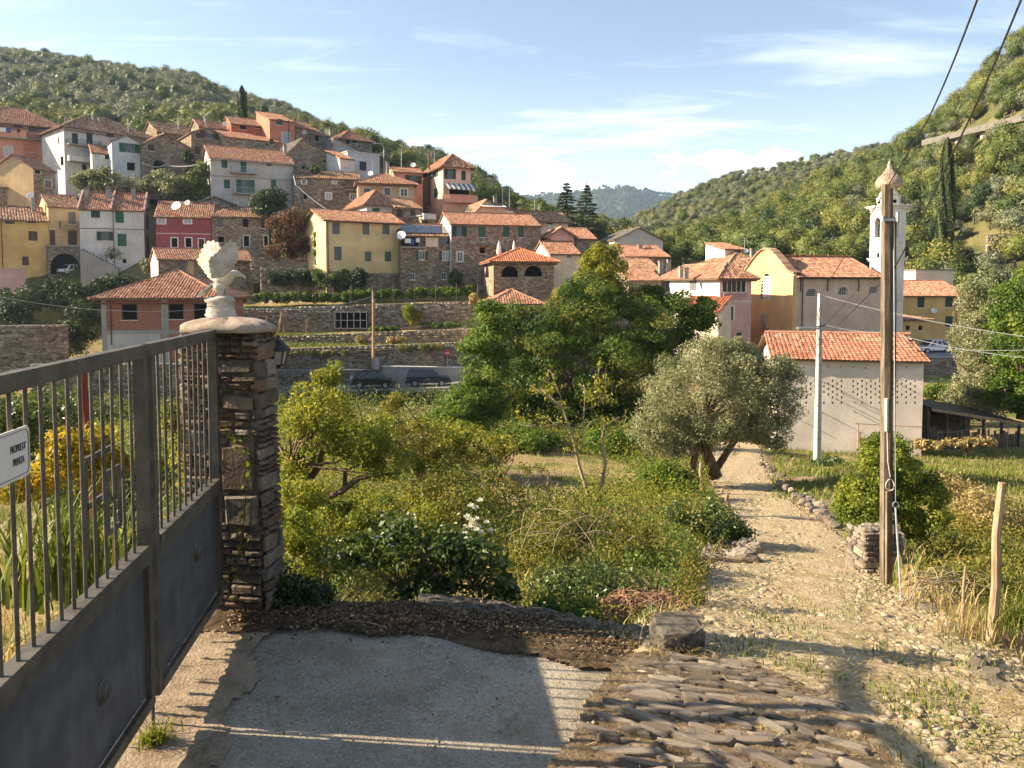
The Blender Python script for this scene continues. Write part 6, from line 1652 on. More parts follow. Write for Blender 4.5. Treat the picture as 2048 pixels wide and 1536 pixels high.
# street lamps and masts among the upper houses
for px, row0, row1, D, lb in ((768, 294, 345, 129, 'tall street lamp with a curved arm beside the flat white house'),):
 t, h_ = upole(lb, px, row0, row1, D, .09, 'zinc', 'street_lamp', 'lamp post'); m = MB(); m.tube([(0, 0, h_), (-.3, 0, h_ + .5), (-1.2, 0, h_ + .6)], .05, 6); m.build('arm', M['zinc'], t); m = MB(); m.box((-1.5, 0, h_ + .58), (.7, .25, .12)); m.build('lamp_head', M['zinc'], t)
for px, row0, row1, D, lb in ((803, 297, 340, 126, 'thin bare mast left of the salmon pink house'), (1019, 372, 420, 128, 'thin grey pole rising behind the pale house with awnings'), (1069, 400, 430, 130, 'short pole behind the brown roofed house'), (1005, 376, 412, 118, 'slim pole near the awnings of the pale house')):
 upole(lb, px, row0, row1, D, .07, 'zinc')
def aerial(label, px, row0, row1, D):
 t, h_ = upole(label, px, row0, row1, D, .04, 'zinc', 'aerial', 'aerial')
 for dz, w_ in ((0, 1.4), (.35, 1.1), (.7, .9)):
  m = MB(); m.bar((-w_ / 2, 0, h_ - dz), (w_ / 2, .3, h_ - dz), .035); m.build('crossbar', M['zinc'], t)
for q in (('television aerial on the long low stone house', 357, 232, 254, 133), ('television aerial on the low house below the cypress', 411, 236, 250, 132), ('television aerial on the tall salmon pink house', 869, 290, 322, 121), ('television aerial on the white roof tower behind the church', 1489, 475, 500, 94), ('television aerial on the small hill house left of the salmon wing', 642, 545, 560, 90) if False else ('television aerial beside the white hip roofed house', 745, 322, 352, 116)):
 aerial(*q)
# ------------------------------------------------------------------ road bridge high on the right hill
A, B = at(1846, 284, 203), at(2120, 214, 160); L_ = (B - A).length
br = thing('road_bridge', 'concrete road viaduct crossing the wooded hill at the upper right', 'bridge', tuple(A), math.atan2(B.y - A.y, B.x - A.x)); sl = (B.z - A.z) / math.hypot(B.x - A.x, B.y - A.y); Lh = math.hypot(B.x - A.x, B.y - A.y)
def deck(y0, y1, z0, z1):
 m = MB(); m.add([(0, y0, z0), (Lh, y0, z0 + sl * Lh), (Lh, y1, z0 + sl * Lh), (0, y1, z0), (0, y0, z1), (Lh, y0, z1 + sl * Lh), (Lh, y1, z1 + sl * Lh), (0, y1, z1)], ((3, 2, 1, 0), (4, 5, 6, 7), (0, 1, 5, 4), (1, 2, 6, 5), (2, 3, 7, 6), (3, 0, 4, 7))); return m
deck(0, 5, -.9, -.2).build('deck', M['concrete'], br); deck(-.35, -.003, -1.0, .45).build('parapet', M['bridge'], br)
for i in range(5):
 m = MB(); x = Lh * (i + .3) / 5; m.box((x, 2.2, sl * x - 5.2), (1.0, 2.4, 8.4)); m.build('pier', M['concrete'], br)
stone_strip('crumbling stone wall among the trees right of the tall cypress', ((1975, 118), (2100, 116)), (470, 455), (505, 500), 'garden_wall', .8)
# ------------------------------------------------------------------ the gate
GY0, GX0, GK = 5.65, -2.19, 0.114
def gate_x(y): return GX0 + GK * (GY0 - y)
GDIR = math.atan2(-1.0, GK)                                  # from the pillar towards the camera
ZB, ZM, ZT = .165, 1.055, 2.175
def m_gate():
 b = NB('weathered_gate_paint'); v = b.coord()
 n = b.noise(v, 5, 6, .65); s_ = b.noise(b.mapping(v, (14, 14, 1.2)), 1.0, 4)
 c = b.mix(b.rng(n, .35, .7), (.060, .064, .072), (.105, .108, .115)); c = b.mix(b.math('MULTIPLY', b.rng(s_, .55, .75), .5), c, (.15, .145, .14))
 c = b.mix(b.math('MULTIPLY', b.rng(b.noise(v, 9, 6, .7), .62, .72), .7), c, (.12, .06, .03))
 b.principled(c, .55, b.bump(b.noise(v, 90, 3), .15, .004), .25, .4); return b.mat
def m_frame():
 b = NB('grimy_gate_frame_paint'); v = b.coord()
 n = b.noise(v, 7, 6, .65); c = b.mix(b.rng(n, .35, .7), (.055, .050, .042), (.12, .105, .085)); c = b.mix(b.math('MULTIPLY', b.rng(b.noise(v, 22, 5, .7), .58, .72), .8), c, (.17, .10, .05))
 b.principled(c, .6, b.bump(n, .3, .004), .2, .4); return b.mat
M['gate'] = m_gate(); M['gframe'] = m_frame()
def leaf(label, y_far, L_, nbars):
 t = thing('gate_leaf', label, 'gate', (gate_x(y_far), y_far, 0), GDIR, 'leaves of the metal gate')
 w = .06
 def part(nm, fn, mat='gframe'):
  m = MB(); fn(m); return m.build(nm, M[mat], t)
 part('top_rail', lambda m: m.box((L_ / 2, 0, ZT - .035), (L_, .05, .07)))
 part('middle_rail', lambda m: (m.box((L_ / 2, 0, ZM), (L_ - 2 * w - .004, .075, .05)), m.box((L_ / 2, .024, ZM - .055), (L_ - 2 * w - .004, .012, .056))))
 part('bottom_rail', lambda m: m.box((L_ / 2, 0, ZB + .03), (L_ - 2 * w - .004, .06, .06)))
 for x in (w / 2, L_ - w / 2): part('stile', lambda m: m.box((x, 0, (ZT - .072 + ZB) / 2), (w, .055, ZT - .072 - ZB)))
 part('panel', lambda m: m.box((L_ / 2, -.004, (ZM - .03 + ZB + .062) / 2), (L_ - 2 * w - .006, .004, ZM - .03 - ZB - .064)), 'gate')
 for i in range(nbars):
  x = w + (L_ - 2 * w) * (i + 1) / (nbars + 1)
  part('bar', lambda m: m.tube([(x, 0, ZM + .026), (x + rnd.uniform(-.004, .004), rnd.uniform(-.003, .003), (ZM + ZT) / 2), (x, 0, ZT - .071)], .0085, 8))
 return t, part
fl, fpart = leaf('far leaf of the grey metal gate, hinged on the stone pillar', GY0, 1.40, 10)
nl, npart = leaf('near leaf of the grey metal gate carrying the private property sign', GY0 - 1.46, 2.6, 20)
for prt, x in ((fpart, .55), (npart, .62)):
 bz = .70 if prt is fpart else .56
 k = prt('boss', lambda m: m.lathe([(.02, .032), (.018, .03), (.045, .022), (.05, .004), (.062, .0), (.062, -.004)], 18), 'gframe')
 k.location = (x, .002, bz); k.rotation_euler = (R(-90), 0, 0)
prt = npart
prt('drop_bolt', lambda m: (m.tube([(-.03, .0, -.02), (-.03, .0, ZT - .1)], .010, 8), m.box((-.012, .0, .5), (.03, .02, .03)), m.box((-.012, .0, 1.6), (.03, .02, .03))))
prt('latch', lambda m: (m.bar((.62, -.05, ZM + .16), (.62, -.05, ZM + .62), .014, .03), m.bar((.62, -.05, ZM + .62), (.30, -.05, ZM + .62), .014, .03), m.bar((.38, -.05, ZM + .20), (.38, -.05, ZM + .50), .014, .03), m.bar((.62, -.05, ZM + .40), (.38, -.05, ZM + .40), .014, .03), m.bar((.38, -.05, ZM + .2), (.22, -.05, ZM + .2), .012, .03), m.bar((.38, -.05, ZM + .50), (.22, -.05, ZM + .5), .012, .03), m.bar((.22, -.05, ZM + .2), (.22, -.05, ZM + .5), .012, .03)), 'gframe')
for z in (.45, 1.75):
 fpart('hinge', lambda m: m.tube([(-.018, .0, z - .07), (-.018, .0, z + .07)], .02, 10))
# sign hung on the bars of the near leaf
ys = 2.93; sg = thing('private_sign', "pale rectangular sign reading PROPRIETA' PRIVATA on the gate bars", 'sign', (gate_x(ys) + .022, ys, 0), GDIR)
m = MB(); sw, z0, z1 = .34, 1.775, 1.965; c_ = .016
out = [(c_, z0), (sw - c_, z0), (sw, z0 + c_), (sw, z1 - c_), (sw - c_, z1), (c_, z1), (0, z1 - c_), (0, z0 + c_)]
m.add([(x, .004, z) for x, z in out] + [(x, -.002, z) for x, z in out], [tuple(range(8))[::-1], tuple(range(8, 16))] + [(i, (i + 1) % 8, 8 + (i + 1) % 8, 8 + i) for i in range(8)])
M['signplate'] = m_plain('sign_plate', (.62, .58, .54), .6, var=.06, scale=3); M['ink'] = m_plain('black_ink', (.02, .018, .03), .7, var=.1)
m.build('plate', M['signplate'], sg)
m = MB(); ins = .012
rim = [(c_ + ins, z0 + ins), (sw - c_ - ins, z0 + ins), (sw - ins, z0 + c_ + ins), (sw - ins, z1 - c_ - ins), (sw - c_ - ins, z1 - ins), (c_ + ins, z1 - ins), (ins, z1 - c_ - ins), (ins, z0 + c_ + ins)]
for i in range(8):
 a, b = rim[i], rim[(i + 1) % 8]; m.bar((a[0], .0052, a[1]), (b[0], .0052, b[1]), .0022, .0015)
m.build('border', M['ink'], sg)
def text_mesh(txt, size, mat, bold=0.0, sx=1.0):
 cu = bpy.data.curves.new('lettering', 'FONT'); cu.body = txt; cu.size = size; cu.align_x = 'CENTER'; cu.align_y = 'CENTER'; cu.offset = bold; cu.extrude = .0006
 o = bpy.data.objects.new('lettering', cu); COL.objects.link(o)
 bpy.context.view_layer.update()
 me = bpy.data.meshes.new_from_object(o.evaluated_get(bpy.context.evaluated_depsgraph_get()))
 bpy.data.objects.remove(o); bpy.data.curves.remove(cu); me.materials.clear(); me.materials.append(mat); me.name = 'lettering'
 return me
for txt, zz in (("PROPRIETA'", 1.892), ('PRIVATA', 1.842)):
 o = link('lettering', text_mesh(txt, .040, M['ink'], .0), sg)
 # letters read from the camera side: local +x of the sign runs towards the camera, so the line runs along -x
 o.matrix_local = Matrix(((-.52, 0, 0, .088), (0, 0, 1, .0062), (0, 1, 0, zz), (0, 0, 0, 1)))
# ------------------------------------------------------------------ stone pillar, cap, eagle, lantern
pil = thing('stone_pillar', 'rubble stone gate pillar with a rounded mortar cap', 'pillar', (-2.475, 5.76, -.06), R(-9))
PW_, PD_, PH_ = .60, .27, 2.22
m = MB(); m.box((PW_ / 2, PD_ / 2, PH_ / 2 - .1), (PW_ - .03, PD_ - .03, PH_ + .2)); m.build('core', M['mortar'] if 'mortar' in M else M['bark'], pil)
pm = NB('pillar_stone'); v_ = pm.coord('Object'); rr = pm.objrand()
cc = pm.ramp(rr, [(0, (.10, .075, .05)), (.25, (.16, .122, .09)), (.5, (.12, .105, .09)), (.7, (.23, .19, .145)), (.88, (.17, .105, .07)), (1, (.30, .265, .22))])
nz1 = pm.noise(v_, 9, 6, .65); cc = pm.mix(pm.rng(nz1, .35, .7), cc, pm.mix(1.0, cc, (.55, .52, .5), 'MULTIPLY')); cc = pm.mix(pm.math('MULTIPLY', pm.rng(pm.noise(v_, 26, 5, .7), .6, .75), .5), cc, (.38, .35, .29))
pm.principled(cc, .93, pm.bump(pm.math('ADD', nz1, pm.noise(v_, 40, 4)), .6, .015), spec=.15); M['pstone'] = pm.mat
pm = NB('pillar_mortar'); v_ = pm.coord(); pm.principled(pm.mix(pm.rng(pm.noise(v_, 14, 5), .3, .7), (.06, .05, .04), (.17, .145, .115)), .97, pm.bump(pm.noise(v_, 30, 4), .8, .02), spec=.05); M['mortar'] = pm.mat
pil.children[0].data.materials[0] = M['mortar']
def stone_mesh(w, h, d, rg, name='stone', mat=None, round_=.22):
 """one rough block: a chamfered, uneven box of 24 corners"""
 V = [];
 j = lambda s: rg.uniform(-s, s)
 cx = min(w, h, d) * round_
 for zz, yy, ins in ((0, 0, 1), (0, 1, 0), ): pass
 P = []
 for y, gx in ((0.0, cx * .9), (-d * .55, 0.0), (-d, cx * 1.3)):
  for sx, sz in ((-1, -1), (1, -1), (1, 1), (-1, 1)):
   x = sx * (w / 2 - gx + j(w * .05)); z = sz * (h / 2 - gx * .8 + j(h * .07))
   if abs(gx) > 0 or True:
    P.append((x - sx * cx * .5, y + j(d * .12), z)); P.append((x, y + j(d * .12), z - sz * cx * .5))
 # order the ring: for corner k we emitted (inset x, full z), (full x, inset z)
 def ring(k):
  b = k * 8
  return [b + 1, b + 0, b + 2 + 0, b + 3, b + 5, b + 4, b + 6, b + 7] if False else [b + 0, b + 2, b + 3, b + 5, b + 4, b + 6, b + 7, b + 1]
 F = []
 r = [ring(k) for k in range(3)]
 for k in range(2):
  for i in range(8): F.append((r[k][i], r[k][(i + 1) % 8], r[k + 1][(i + 1) % 8], r[k + 1][i]))
 F.append(tuple(r[2]));
 me = bpy.data.meshes.new(name); me.from_pydata(P, [], F); me.materials.append(mat); me.update(); return me
def stone_face(root, org, ax, nrm, W_, H_, rg, mat, z0=0.0, lo=.035, hi=.15, dp=.042, ar=(1.1, 3.6), batter=0.0, fixed=(), name='stone'):
 """rubble on a face: courses broken by random stones; every stone an object"""
 ax = Vector(ax); nrm = Vector(nrm); org = Vector(org); cnt = 0
 blocks = list(fixed); z = z0
 while z < H_ - .015:
  hh = min(rg.uniform(lo, hi) if rg.random() < .55 else rg.uniform(lo, lo * 1.9), H_ - z); x = -rg.uniform(0, .02)
  while x < W_ - .02:
   ww = max(.05, min(hh * rg.uniform(*ar), .30)); ww = min(ww, W_ - x + .01)
   if W_ - x - ww < .05: ww = W_ - x + .008
   if hh > .085 and rg.random() < .35 and ww < .14:
    blocks.append((x, z, ww, hh * .48)); blocks.append((x, z + hh * .5, ww, hh * .5))
   else: blocks.append((x, z, ww, hh))
   x += ww
  z += hh
 for i, (x, zz, ww, hh) in enumerate(blocks):
  if i >= len(fixed) and any(x < fx + fw - .01 and x + ww > fx + .01 and zz < fz + fh - .01 and zz + hh > fz + .01 for fx, fz, fw, fh in fixed): continue
  d = rg.uniform(.012, dp)
  me = stone_mesh(max(.02, ww - .012), max(.014, hh - .010), d + .03, rg, name, mat)
  o = link(name, me, root); c = org + ax * (x + ww / 2) + Vector((0, 0, zz + hh / 2)) - nrm * .03 + nrm * (batter * max(0, 1 - zz / H_))
  o.matrix_local = Matrix.Translation(c) @ Matrix((ax, -nrm, Vector((0, 0, 1)))).transposed().to_4x4() @ Euler((rg.gauss(0, .03), rg.gauss(0, .04), rg.gauss(0, .03))).to_matrix().to_4x4()
  cnt += 1
 return cnt
rg = random.Random(21)
stone_face(pil, (0, .0, 0), (1, 0, 0), (0, -1, 0), PW_, PH_ - .02, rg, M['pstone'], fixed=((.30, 1.02, .27, .36), (.33, .76, .26, .22), (.32, 1.62, .25, .12), (.28, 1.90, .28, .12), (.06, 1.35, .16, .13)), hi=.085)
stone_face(pil, (PW_, .0, 0), (0, 1, 0), (1, 0, 0), PD_, PH_ - .02, rg, M['pstone'], lo=.03, hi=.18, ar=(.8, 3.0), batter=.05, dp=.02)
stone_face(pil, (0, PD_, 0), (0, -1, 0), (-1, 0, 0), PD_, PH_ - .02, rg, M['pstone'], lo=.07, hi=.16)
stone_face(pil, (PW_, PD_, 0), (-1, 0, 0), (0, 1, 0), PW_, PH_ - .02, rg, M['pstone'], lo=.09, hi=.18)
cpm = NB('mortar_cap'); v_ = cpm.coord(); nz1 = cpm.noise(v_, 6, 6, .65); cc = cpm.mix(cpm.rng(nz1, .3, .7), (.25, .20, .155), (.42, .345, .275)); cc = cpm.mix(cpm.math('MULTIPLY', cpm.rng(cpm.noise(v_, 18, 6, .7), .55, .7), .6), cc, (.20, .165, .13))
cpm.principled(cc, .95, cpm.bump(cpm.math('ADD', nz1, cpm.noise(v_, 50, 5, .7)), .7, .02), spec=.1); M['cap'] = cpm.mat
V = []; n, mm = 28, 8
for j in range(mm + 1):
 k = j / mm; s = math.cos(k * math.pi / 2) ** .8 if j < mm else .02
 for i in range(n):
  a = 2 * math.pi * i / n; ca, sa = math.cos(a), math.sin(a); q_ = (abs(ca) ** 3.2 + abs(sa) ** 3.2) ** (-1 / 3.2)
  rag = 1 + (.035 * math.sin(i * 2.7) + .025 * math.sin(i * 5.1)) * (1 - k)
  V.append((PW_ / 2 + (PW_ / 2 + .035) * q_ * ca * s * rag, PD_ / 2 + (PD_ / 2 + .10) * q_ * sa * s * rag, PH_ - .012 + (.026 + .012 * math.sin(i * 1.9)) * (j > 0) + .074 * math.sin(k * math.pi / 2)))
m = MB(); m.add(V, [(j * n + i, j * n + (i + 1) % n, (j + 1) * n + (i + 1) % n, (j + 1) * n + i) for j in range(mm) for i in range(n)] + [tuple(range(n))[::-1]])
m.build('cap', M['cap'], pil, True)
# eagle: local x right, y away, z up; one unit = the photo pixel at its distance
EK = 5.96 / FPX
eb = at(441, 624, 5.96); eagle = thing('eagle_statue', 'white stone eagle with raised wings on top of the gate pillar', 'statue', (eb.x, eb.y, PH_ - .06 + .100))
em = NB('weathered_white_cast_stone'); v_ = em.coord(); nz1 = em.noise(v_, 12, 6, .65); cc = em.mix(em.rng(nz1, .3, .72), (.33, .29, .235), (.55, .51, .45)); cc = em.mix(em.math('MULTIPLY', em.rng(em.noise(v_, 30, 5, .7), .55, .72), .35), cc, (.33, .28, .22))
em.principled(cc, .85, em.bump(em.noise(v_, 70, 4), .35, .004), spec=.2); M['eagle'] = em.mat
def E(cx, cy, y=0.0):             # crop coordinates of the close-up -> local metres
 return Vector(((370 + cx / 7.68 - 441) * EK, y, (624 - 460 - cy / 7.68) * EK))
def rock():
 m = MB(); prof = [(1275, 335, 790), (1235, 325, 800), (1205, 345, 770), (1190, 335, 785), (1150, 345, 770), (1105, 360, 750), (1090, 345, 770), (1055, 365, 760), (1035, 330, 780), (1000, 315, 765), (965, 390, 735), (955, 420, 690)]
 n = 26; rg2 = random.Random(3); ph = [rg2.uniform(0, 6.28) for _ in range(6)]
 for k, (cy, x0, x1) in enumerate(prof):
  a_, b_ = E(x0, cy), E(x1, cy); cx_, rx = (a_.x + b_.x) / 2, (b_.x - a_.x) / 2
  for i in range(n):
   a = 2 * math.pi * i / n; w = 1 + .05 * math.sin(3 * a + ph[k % 6]) + .03 * math.sin(5 * a + ph[(k + 2) % 6])
   m.v.append((cx_ + rx * w * math.cos(a), rx * .85 * w * math.sin(a), a_.z + .006 * math.sin(2 * a + ph[k % 5])))
 for k in range(len(prof) - 1):
  for i in range(n): m.f.append((k * n + i, k * n + (i + 1) % n, (k + 1) * n + (i + 1) % n, (k + 1) * n + i)); m.m.append(0)
 m.f.append(tuple((len(prof) - 1) * n + i for i in range(n))); m.m.append(0)
 return m
rock().build('rock_base', M['eagle'], eagle, True)
def etube(m, pts, n=14):
 """pts: (crop x, crop y, depth y, radius in crop px, depth factor)"""
 P = [(E(a, b, y), r * EK / 7.68, f) for a, b, y, r, f in pts]; b0 = len(m.v)
 for k, (p, r, f) in enumerate(P):
  d = (P[min(k + 1, len(P) - 1)][0] - P[max(k - 1, 0)][0]).normalized(); up = Vector((-d.z, 0, d.x))
  for i in range(n):
   a = 2 * math.pi * i / n; m.v.append(tuple(p + up * (r * math.cos(a)) + Vector((0, 1, 0)) * (r * f * math.sin(a))))
 for k in range(len(P) - 1):
  for i in range(n): m.f.append((b0 + k * n + i, b0 + k * n + (i + 1) % n, b0 + (k + 1) * n + (i + 1) % n, b0 + (k + 1) * n + i)); m.m.append(0)
 m.f.append(tuple(b0 + i for i in range(n))[::-1]); m.f.append(tuple(b0 + (len(P) - 1) * n + i for i in range(n))); m.m += [0, 0]
m = MB()
etube(m, [(455, 760, 0, 22, .9), (490, 740, 0, 85, .85), (545, 715, 0, 132, .85), (605, 685, 0, 140, .85), (670, 650, 0, 112, .85), (720, 625, 0, 76, .9), (765, 612, 0, 58, .85), (805, 612, 0, 54, .8), (842, 622, 0, 46, .75), (868, 634, 0, 33, .7), (895, 640, 0, 27, .6), (920, 655, 0, 20, .5), (934, 680, 0, 11, .5), (932, 700, 0, 3, .5)], 16)
for sy in (-1, 1):
 etube(m, [(560, 760, sy * .032, 105, .5), (560, 835, sy * .036, 90, .55), (575, 900, sy * .036, 58, .6), (595, 950, sy * .036, 24, .9), (600, 985, sy * .036, 18, 1)], 10)
 for dx, dy2 in ((60, 0), (48, 22), (-34, 0)): etube(m, [(600, 975, sy * .036, 15, 1), (600 + dx, 985, sy * (.036 + dy2 * .0006), 13, 1), (600 + dx * 1.4, 1003, sy * (.036 + dy2 * .0008), 5, 1)], 6)
m.build('body', M['eagle'], eagle, True)
def wing(nm, outline, root, yf, nf, amp):
 """fan of feathers between the root and an outline (crop coordinates), with grooves and a scalloped edge"""
 o = np.array(outline, float); dl = np.concatenate([[0], np.cumsum(np.hypot(*np.diff(o, axis=0).T))]); ns = nf * 8
 s = np.linspace(0, dl[-1], ns + 1); ox, oy = np.interp(s, dl, o[:, 0]), np.interp(s, dl, o[:, 1]); nr = 14; V = []
 def pt(i, r, side):
  ph = (i % 8) / 8.0; lobe = abs(math.sin(ph * math.pi)); sc = 1 + .055 * (lobe - .5) * (r > .75) * (r - .75) * 4
  rr = r * sc; x = root[0] + (ox[i] - root[0]) * rr; y = root[1] + (oy[i] - root[1]) * rr
  steps = .10 * (1 if .30 < r < .36 else 0) + .08 * (1 if .52 < r < .58 else 0)
  g = amp * (lobe ** .7) * min(1, r * 2.2) * (1 + steps * 4)
  p = E(x, y); yy = yf((x, y)); th = .010 * (1 - .5 * r) + .003; kf = (5.96 + yy) / 5.96; p.x = (eb.x + p.x) * kf - eb.x; p.z = (eagle.location.z + p.z - CAMZ) * kf + CAMZ - eagle.location.z
  return (p.x, yy - (g if side == 0 else -g * .8 - th), p.z)
 W2 = ns + 1
 for side in (0, 1):
  for j in range(nr + 1):
   for i in range(W2): V.append(pt(i, .04 + .96 * j / nr, side))
 h_ = (nr + 1) * W2; F = []
 for side in (0, 1):
  b = side * h_
  for j in range(nr):
   for i in range(ns):
    f = (b + j * W2 + i, b + j * W2 + i + 1, b + (j + 1) * W2 + i + 1, b + (j + 1) * W2 + i); F.append(f if side else f[::-1])
 for i in range(ns): F.append((nr * W2 + i, nr * W2 + i + 1, h_ + nr * W2 + i + 1, h_ + nr * W2 + i))
 for j in range(nr):
  for i in (0, ns): F.append((j * W2 + i, (j + 1) * W2 + i, h_ + (j + 1) * W2 + i, h_ + j * W2 + i))
 m = MB(); m.add(V, F); m.build(nm, M['eagle'], eagle, False)
wing('wing', [(425, 690), (408, 600), (392, 500), (385, 410), (430, 350), (480, 320), (530, 270), (600, 195), (660, 145), (730, 112), (800, 150), (826, 220), (825, 320), (795, 440), (740, 540), (690, 590)], (590, 660), lambda q: -.02 - .00042 * (830 - q[0]), 17, .0055)
wing('wing', [(470, 720), (400, 700), (360, 650), (320, 590), (280, 530), (235, 480), (205, 410), (235, 350), (285, 250), (335, 150), (400, 115), (470, 118), (535, 145), (568, 215), (560, 300), (555, 420)], (560, 670), lambda q: .02 + .00050 * (560 - q[0]), 15, .006)
m = MB()
for i in range(5):
 t = (i - 2) * .016; a, b = E(490, 735, .0), E(238 + abs(i - 2) * 10, 930 - (i - 2) * 8, 0); sd = Vector((b.z - a.z, 0, -(b.x - a.x))).normalized()
 P = [a + Vector((0, t * .55 - .012, 0)), a + Vector((0, t * .55 + .012, 0)), b + Vector((0, t * 1.6 + .016, 0)), b + Vector((0, t * 1.6 - .016, 0))]
 o1 = sd * (.011 + .002 * (i % 2)); m.add([p + o1 for p in P] + [p - o1 * .7 for p in P], ((0, 1, 2, 3), (7, 6, 5, 4), (0, 4, 5, 1), (1, 5, 6, 2), (2, 6, 7, 3), (3, 7, 4, 0)))
m.build('tail', M['eagle'], eagle)
# lantern
lp = at(556, 705, 5.98); ln_ = thing('wall_lantern', 'black six-sided lantern on the right side of the gate pillar', 'lantern', tuple(lp))
k = 5.86 / FPX
m = MB(); m.lathe([(.005, 36 * k), (.012, 32 * k), (.008, 27 * k), (.03, 24 * k), (.055, 18 * k), (.09, 10 * k), (.1, 6 * k), (.1, 4 * k), (.06, 3 * k)], 12); m.build('hood', M['iron'], ln_)
m = MB(); zt, zb_, rt, rb_ = 3.5 * k, -24 * k, .078, .048
for i in range(6):
 a = math.pi * i / 3 + .3; m.bar((rt * math.cos(a), rt * math.sin(a), zt), (rb_ * math.cos(a), rb_ * math.sin(a), zb_), .009)
m.lathe([(.02, -33 * k), (.012, -30 * k), (.03, -27 * k), (.055, -25 * k), (.055, -23.5 * k)], 6, a0=.3); m.build('cage', M['iron'], ln_)
M['milkglass'] = m_plain('dusty_lantern_glass', (.30, .28, .24), .25, spec=.5, var=.1)
for i in range(6):
 a0, a1 = math.pi * i / 3 + .3, math.pi * (i + 1) / 3 + .3; s_ = .95
 m = MB(); m.quad((rb_ * s_ * math.cos(a0), rb_ * s_ * math.sin(a0), zb_), (rb_ * s_ * math.cos(a1), rb_ * s_ * math.sin(a1), zb_), (rt * s_ * math.cos(a1), rt * s_ * math.sin(a1), zt), (rt * s_ * math.cos(a0), rt * s_ * math.sin(a0), zt)); m.build('pane', M['milkglass'], ln_)
m = MB(); m.tube([(-.115, .03, 14 * k), (-.09, .02, 22 * k), (-.04, .0, 26 * k), (0, 0, 24 * k)], .01, 6); m.box((-.118, .03, 6 * k), (.018, .06, .16)); m.build('bracket', M['iron'], ln_)
m = MB(); m.tube([(0, 0, zb_ + .01), (0, 0, -.005)], .014, 8); m.build('lamp_holder', M['whitetrim'], ln_)
# ------------------------------------------------------------------ concrete plate, soil strip, kerb wall, block
def m_concrete():
 b = NB('pebbly_concrete'); v = b.coord()
 vc = b.vor(v, 75, out='Color'); sp = b.n('ShaderNodeSeparateColor'); b.l(vc, sp.inputs[0])
 n = b.noise(v, 1.6, 6, .65); base = b.mix(b.rng(n, .32, .7), (.20, .175, .135), (.33, .29, .225))
 c = b.mix(b.math('MULTIPLY', b.rng(sp.outputs[0], .55, .95), .55), base, (.40, .355, .285)); c = b.mix(b.math('MULTIPLY', b.rng(sp.outputs[1], .6, .95), .45), c, (.12, .10, .075))
 dirt = b.rng(b.noise(v, 1.1, 7, .72), .50, .62); c = b.mix(b.math('MULTIPLY', dirt, .6), c, (.20, .15, .10))
 b.principled(c, .95, b.bump(b.math('ADD', b.vor(v, 75), b.math('MULTIPLY', b.noise(v, 20, 5), .8)), .35, .01), spec=.12); return b.mat
M['pebble'] = m_concrete()
M['pebbledark'] = m_plain('shadow_dark_concrete', (.115, .10, .08), .95, var=.6, scale=22, bump=.8, spec=.1)  # rough kerb and block concrete, the shadow over them painted into the dark colour
PZ = lambda x: -0.02 - .035 * max(0, min(3, x + 1.7))
def sheet_poly(name, poly, z, mat, res=.12, rag=.0, kind='structure', amp=.008, th=.0):
 """an uneven sheet over a polygon of (x, y)"""
 po = np.array(poly); x0, y0 = po.min(0); x1, y1 = po.max(0); nx, ny = int((x1 - x0) / res) + 2, int((y1 - y0) / res) + 2
 gx, gy = np.meshgrid(np.linspace(x0, x1, nx), np.linspace(y0, y1, ny), indexing='ij'); n_ = len(po); ins = np.zeros(gx.shape, bool)
 jx = gx + rag * np.sin(gy * 9 + gx * 4) ; jy = gy + rag * np.sin(gx * 8 + gy * 3)
 for i in range(n_):
  a, b = po[i], po[(i + 1) % n_]; c = ((a[1] > jy) != (b[1] > jy)) & (jx < (b[0] - a[0]) * (jy - a[1]) / (b[1] - a[1] + 1e-12) + a[0]); ins ^= c
 rg3 = np.random.default_rng(5); zz = np.vectorize(z)(gx, gy) + rg3.normal(0, amp * .4, gx.shape) + amp * np.sin(gx * 3.1) * np.sin(gy * 2.7)
 ids = np.arange(nx * ny).reshape(nx, ny); q = []
 for i in range(nx - 1):
  for j in range(ny - 1):
   if ins[i, j] and ins[i + 1, j] and ins[i, j + 1] and ins[i + 1, j + 1]: q.append((ids[i, j], ids[i + 1, j], ids[i + 1, j + 1], ids[i, j + 1]))
 o = link(name, np_mesh(name, np.stack([gx, gy, zz], -1).reshape(-1, 3), q, mat, smooth=True)); o['kind'] = kind; return o
slab_poly = [(x, y * 1.022) for x, y in [(gate_x(5.4) - .1, 5.38), (-1.3, 5.46), (-.4, 5.42), (.2, 5.22), (.45, 5.0), (.80, 4.92), (.774, 4.87), (.312, 3.85), (-.16, 2.8), (-.6, 1.8), (-1.4, 0), (-1.9, 0)]]
m = MB(); n_ = len(slab_poly)
zs = [PZ(x) + .035 for x, y in slab_poly]
m.add([(x, y, z) for (x, y), z in zip(slab_poly, zs)] + [(x, y, z - .16) for (x, y), z in zip(slab_poly, zs)], [tuple(range(n_))[::-1]] + [(i, n_ + i, n_ + (i + 1) % n_, (i + 1) % n_) for i in range(n_)])
o = m.build('concrete_plate', M['pebble']); o['kind'] = 'structure'
def m_dirt(name, c1, c2, c3):
 b = NB(name); v = b.coord(); n = b.noise(v, 5, 6, .68); n2 = b.noise(v, 45, 5, .65)
 c = b.mix(b.rng(n, .32, .68), c1, c2); c = b.mix(b.math('MULTIPLY', b.rng(n2, .52, .7), .7), c, c3); b.principled(c, .97, b.bump(b.math('ADD', n, n2), .9, .02), spec=.05); return b.mat
M['dirt'] = m_dirt('trodden_dirt', (.20, .15, .10), (.34, .265, .185), (.42, .35, .25)); M['soil'] = m_dirt('dark_leafy_soil', (.055, .038, .024), (.12, .085, .052), (.20, .15, .09))
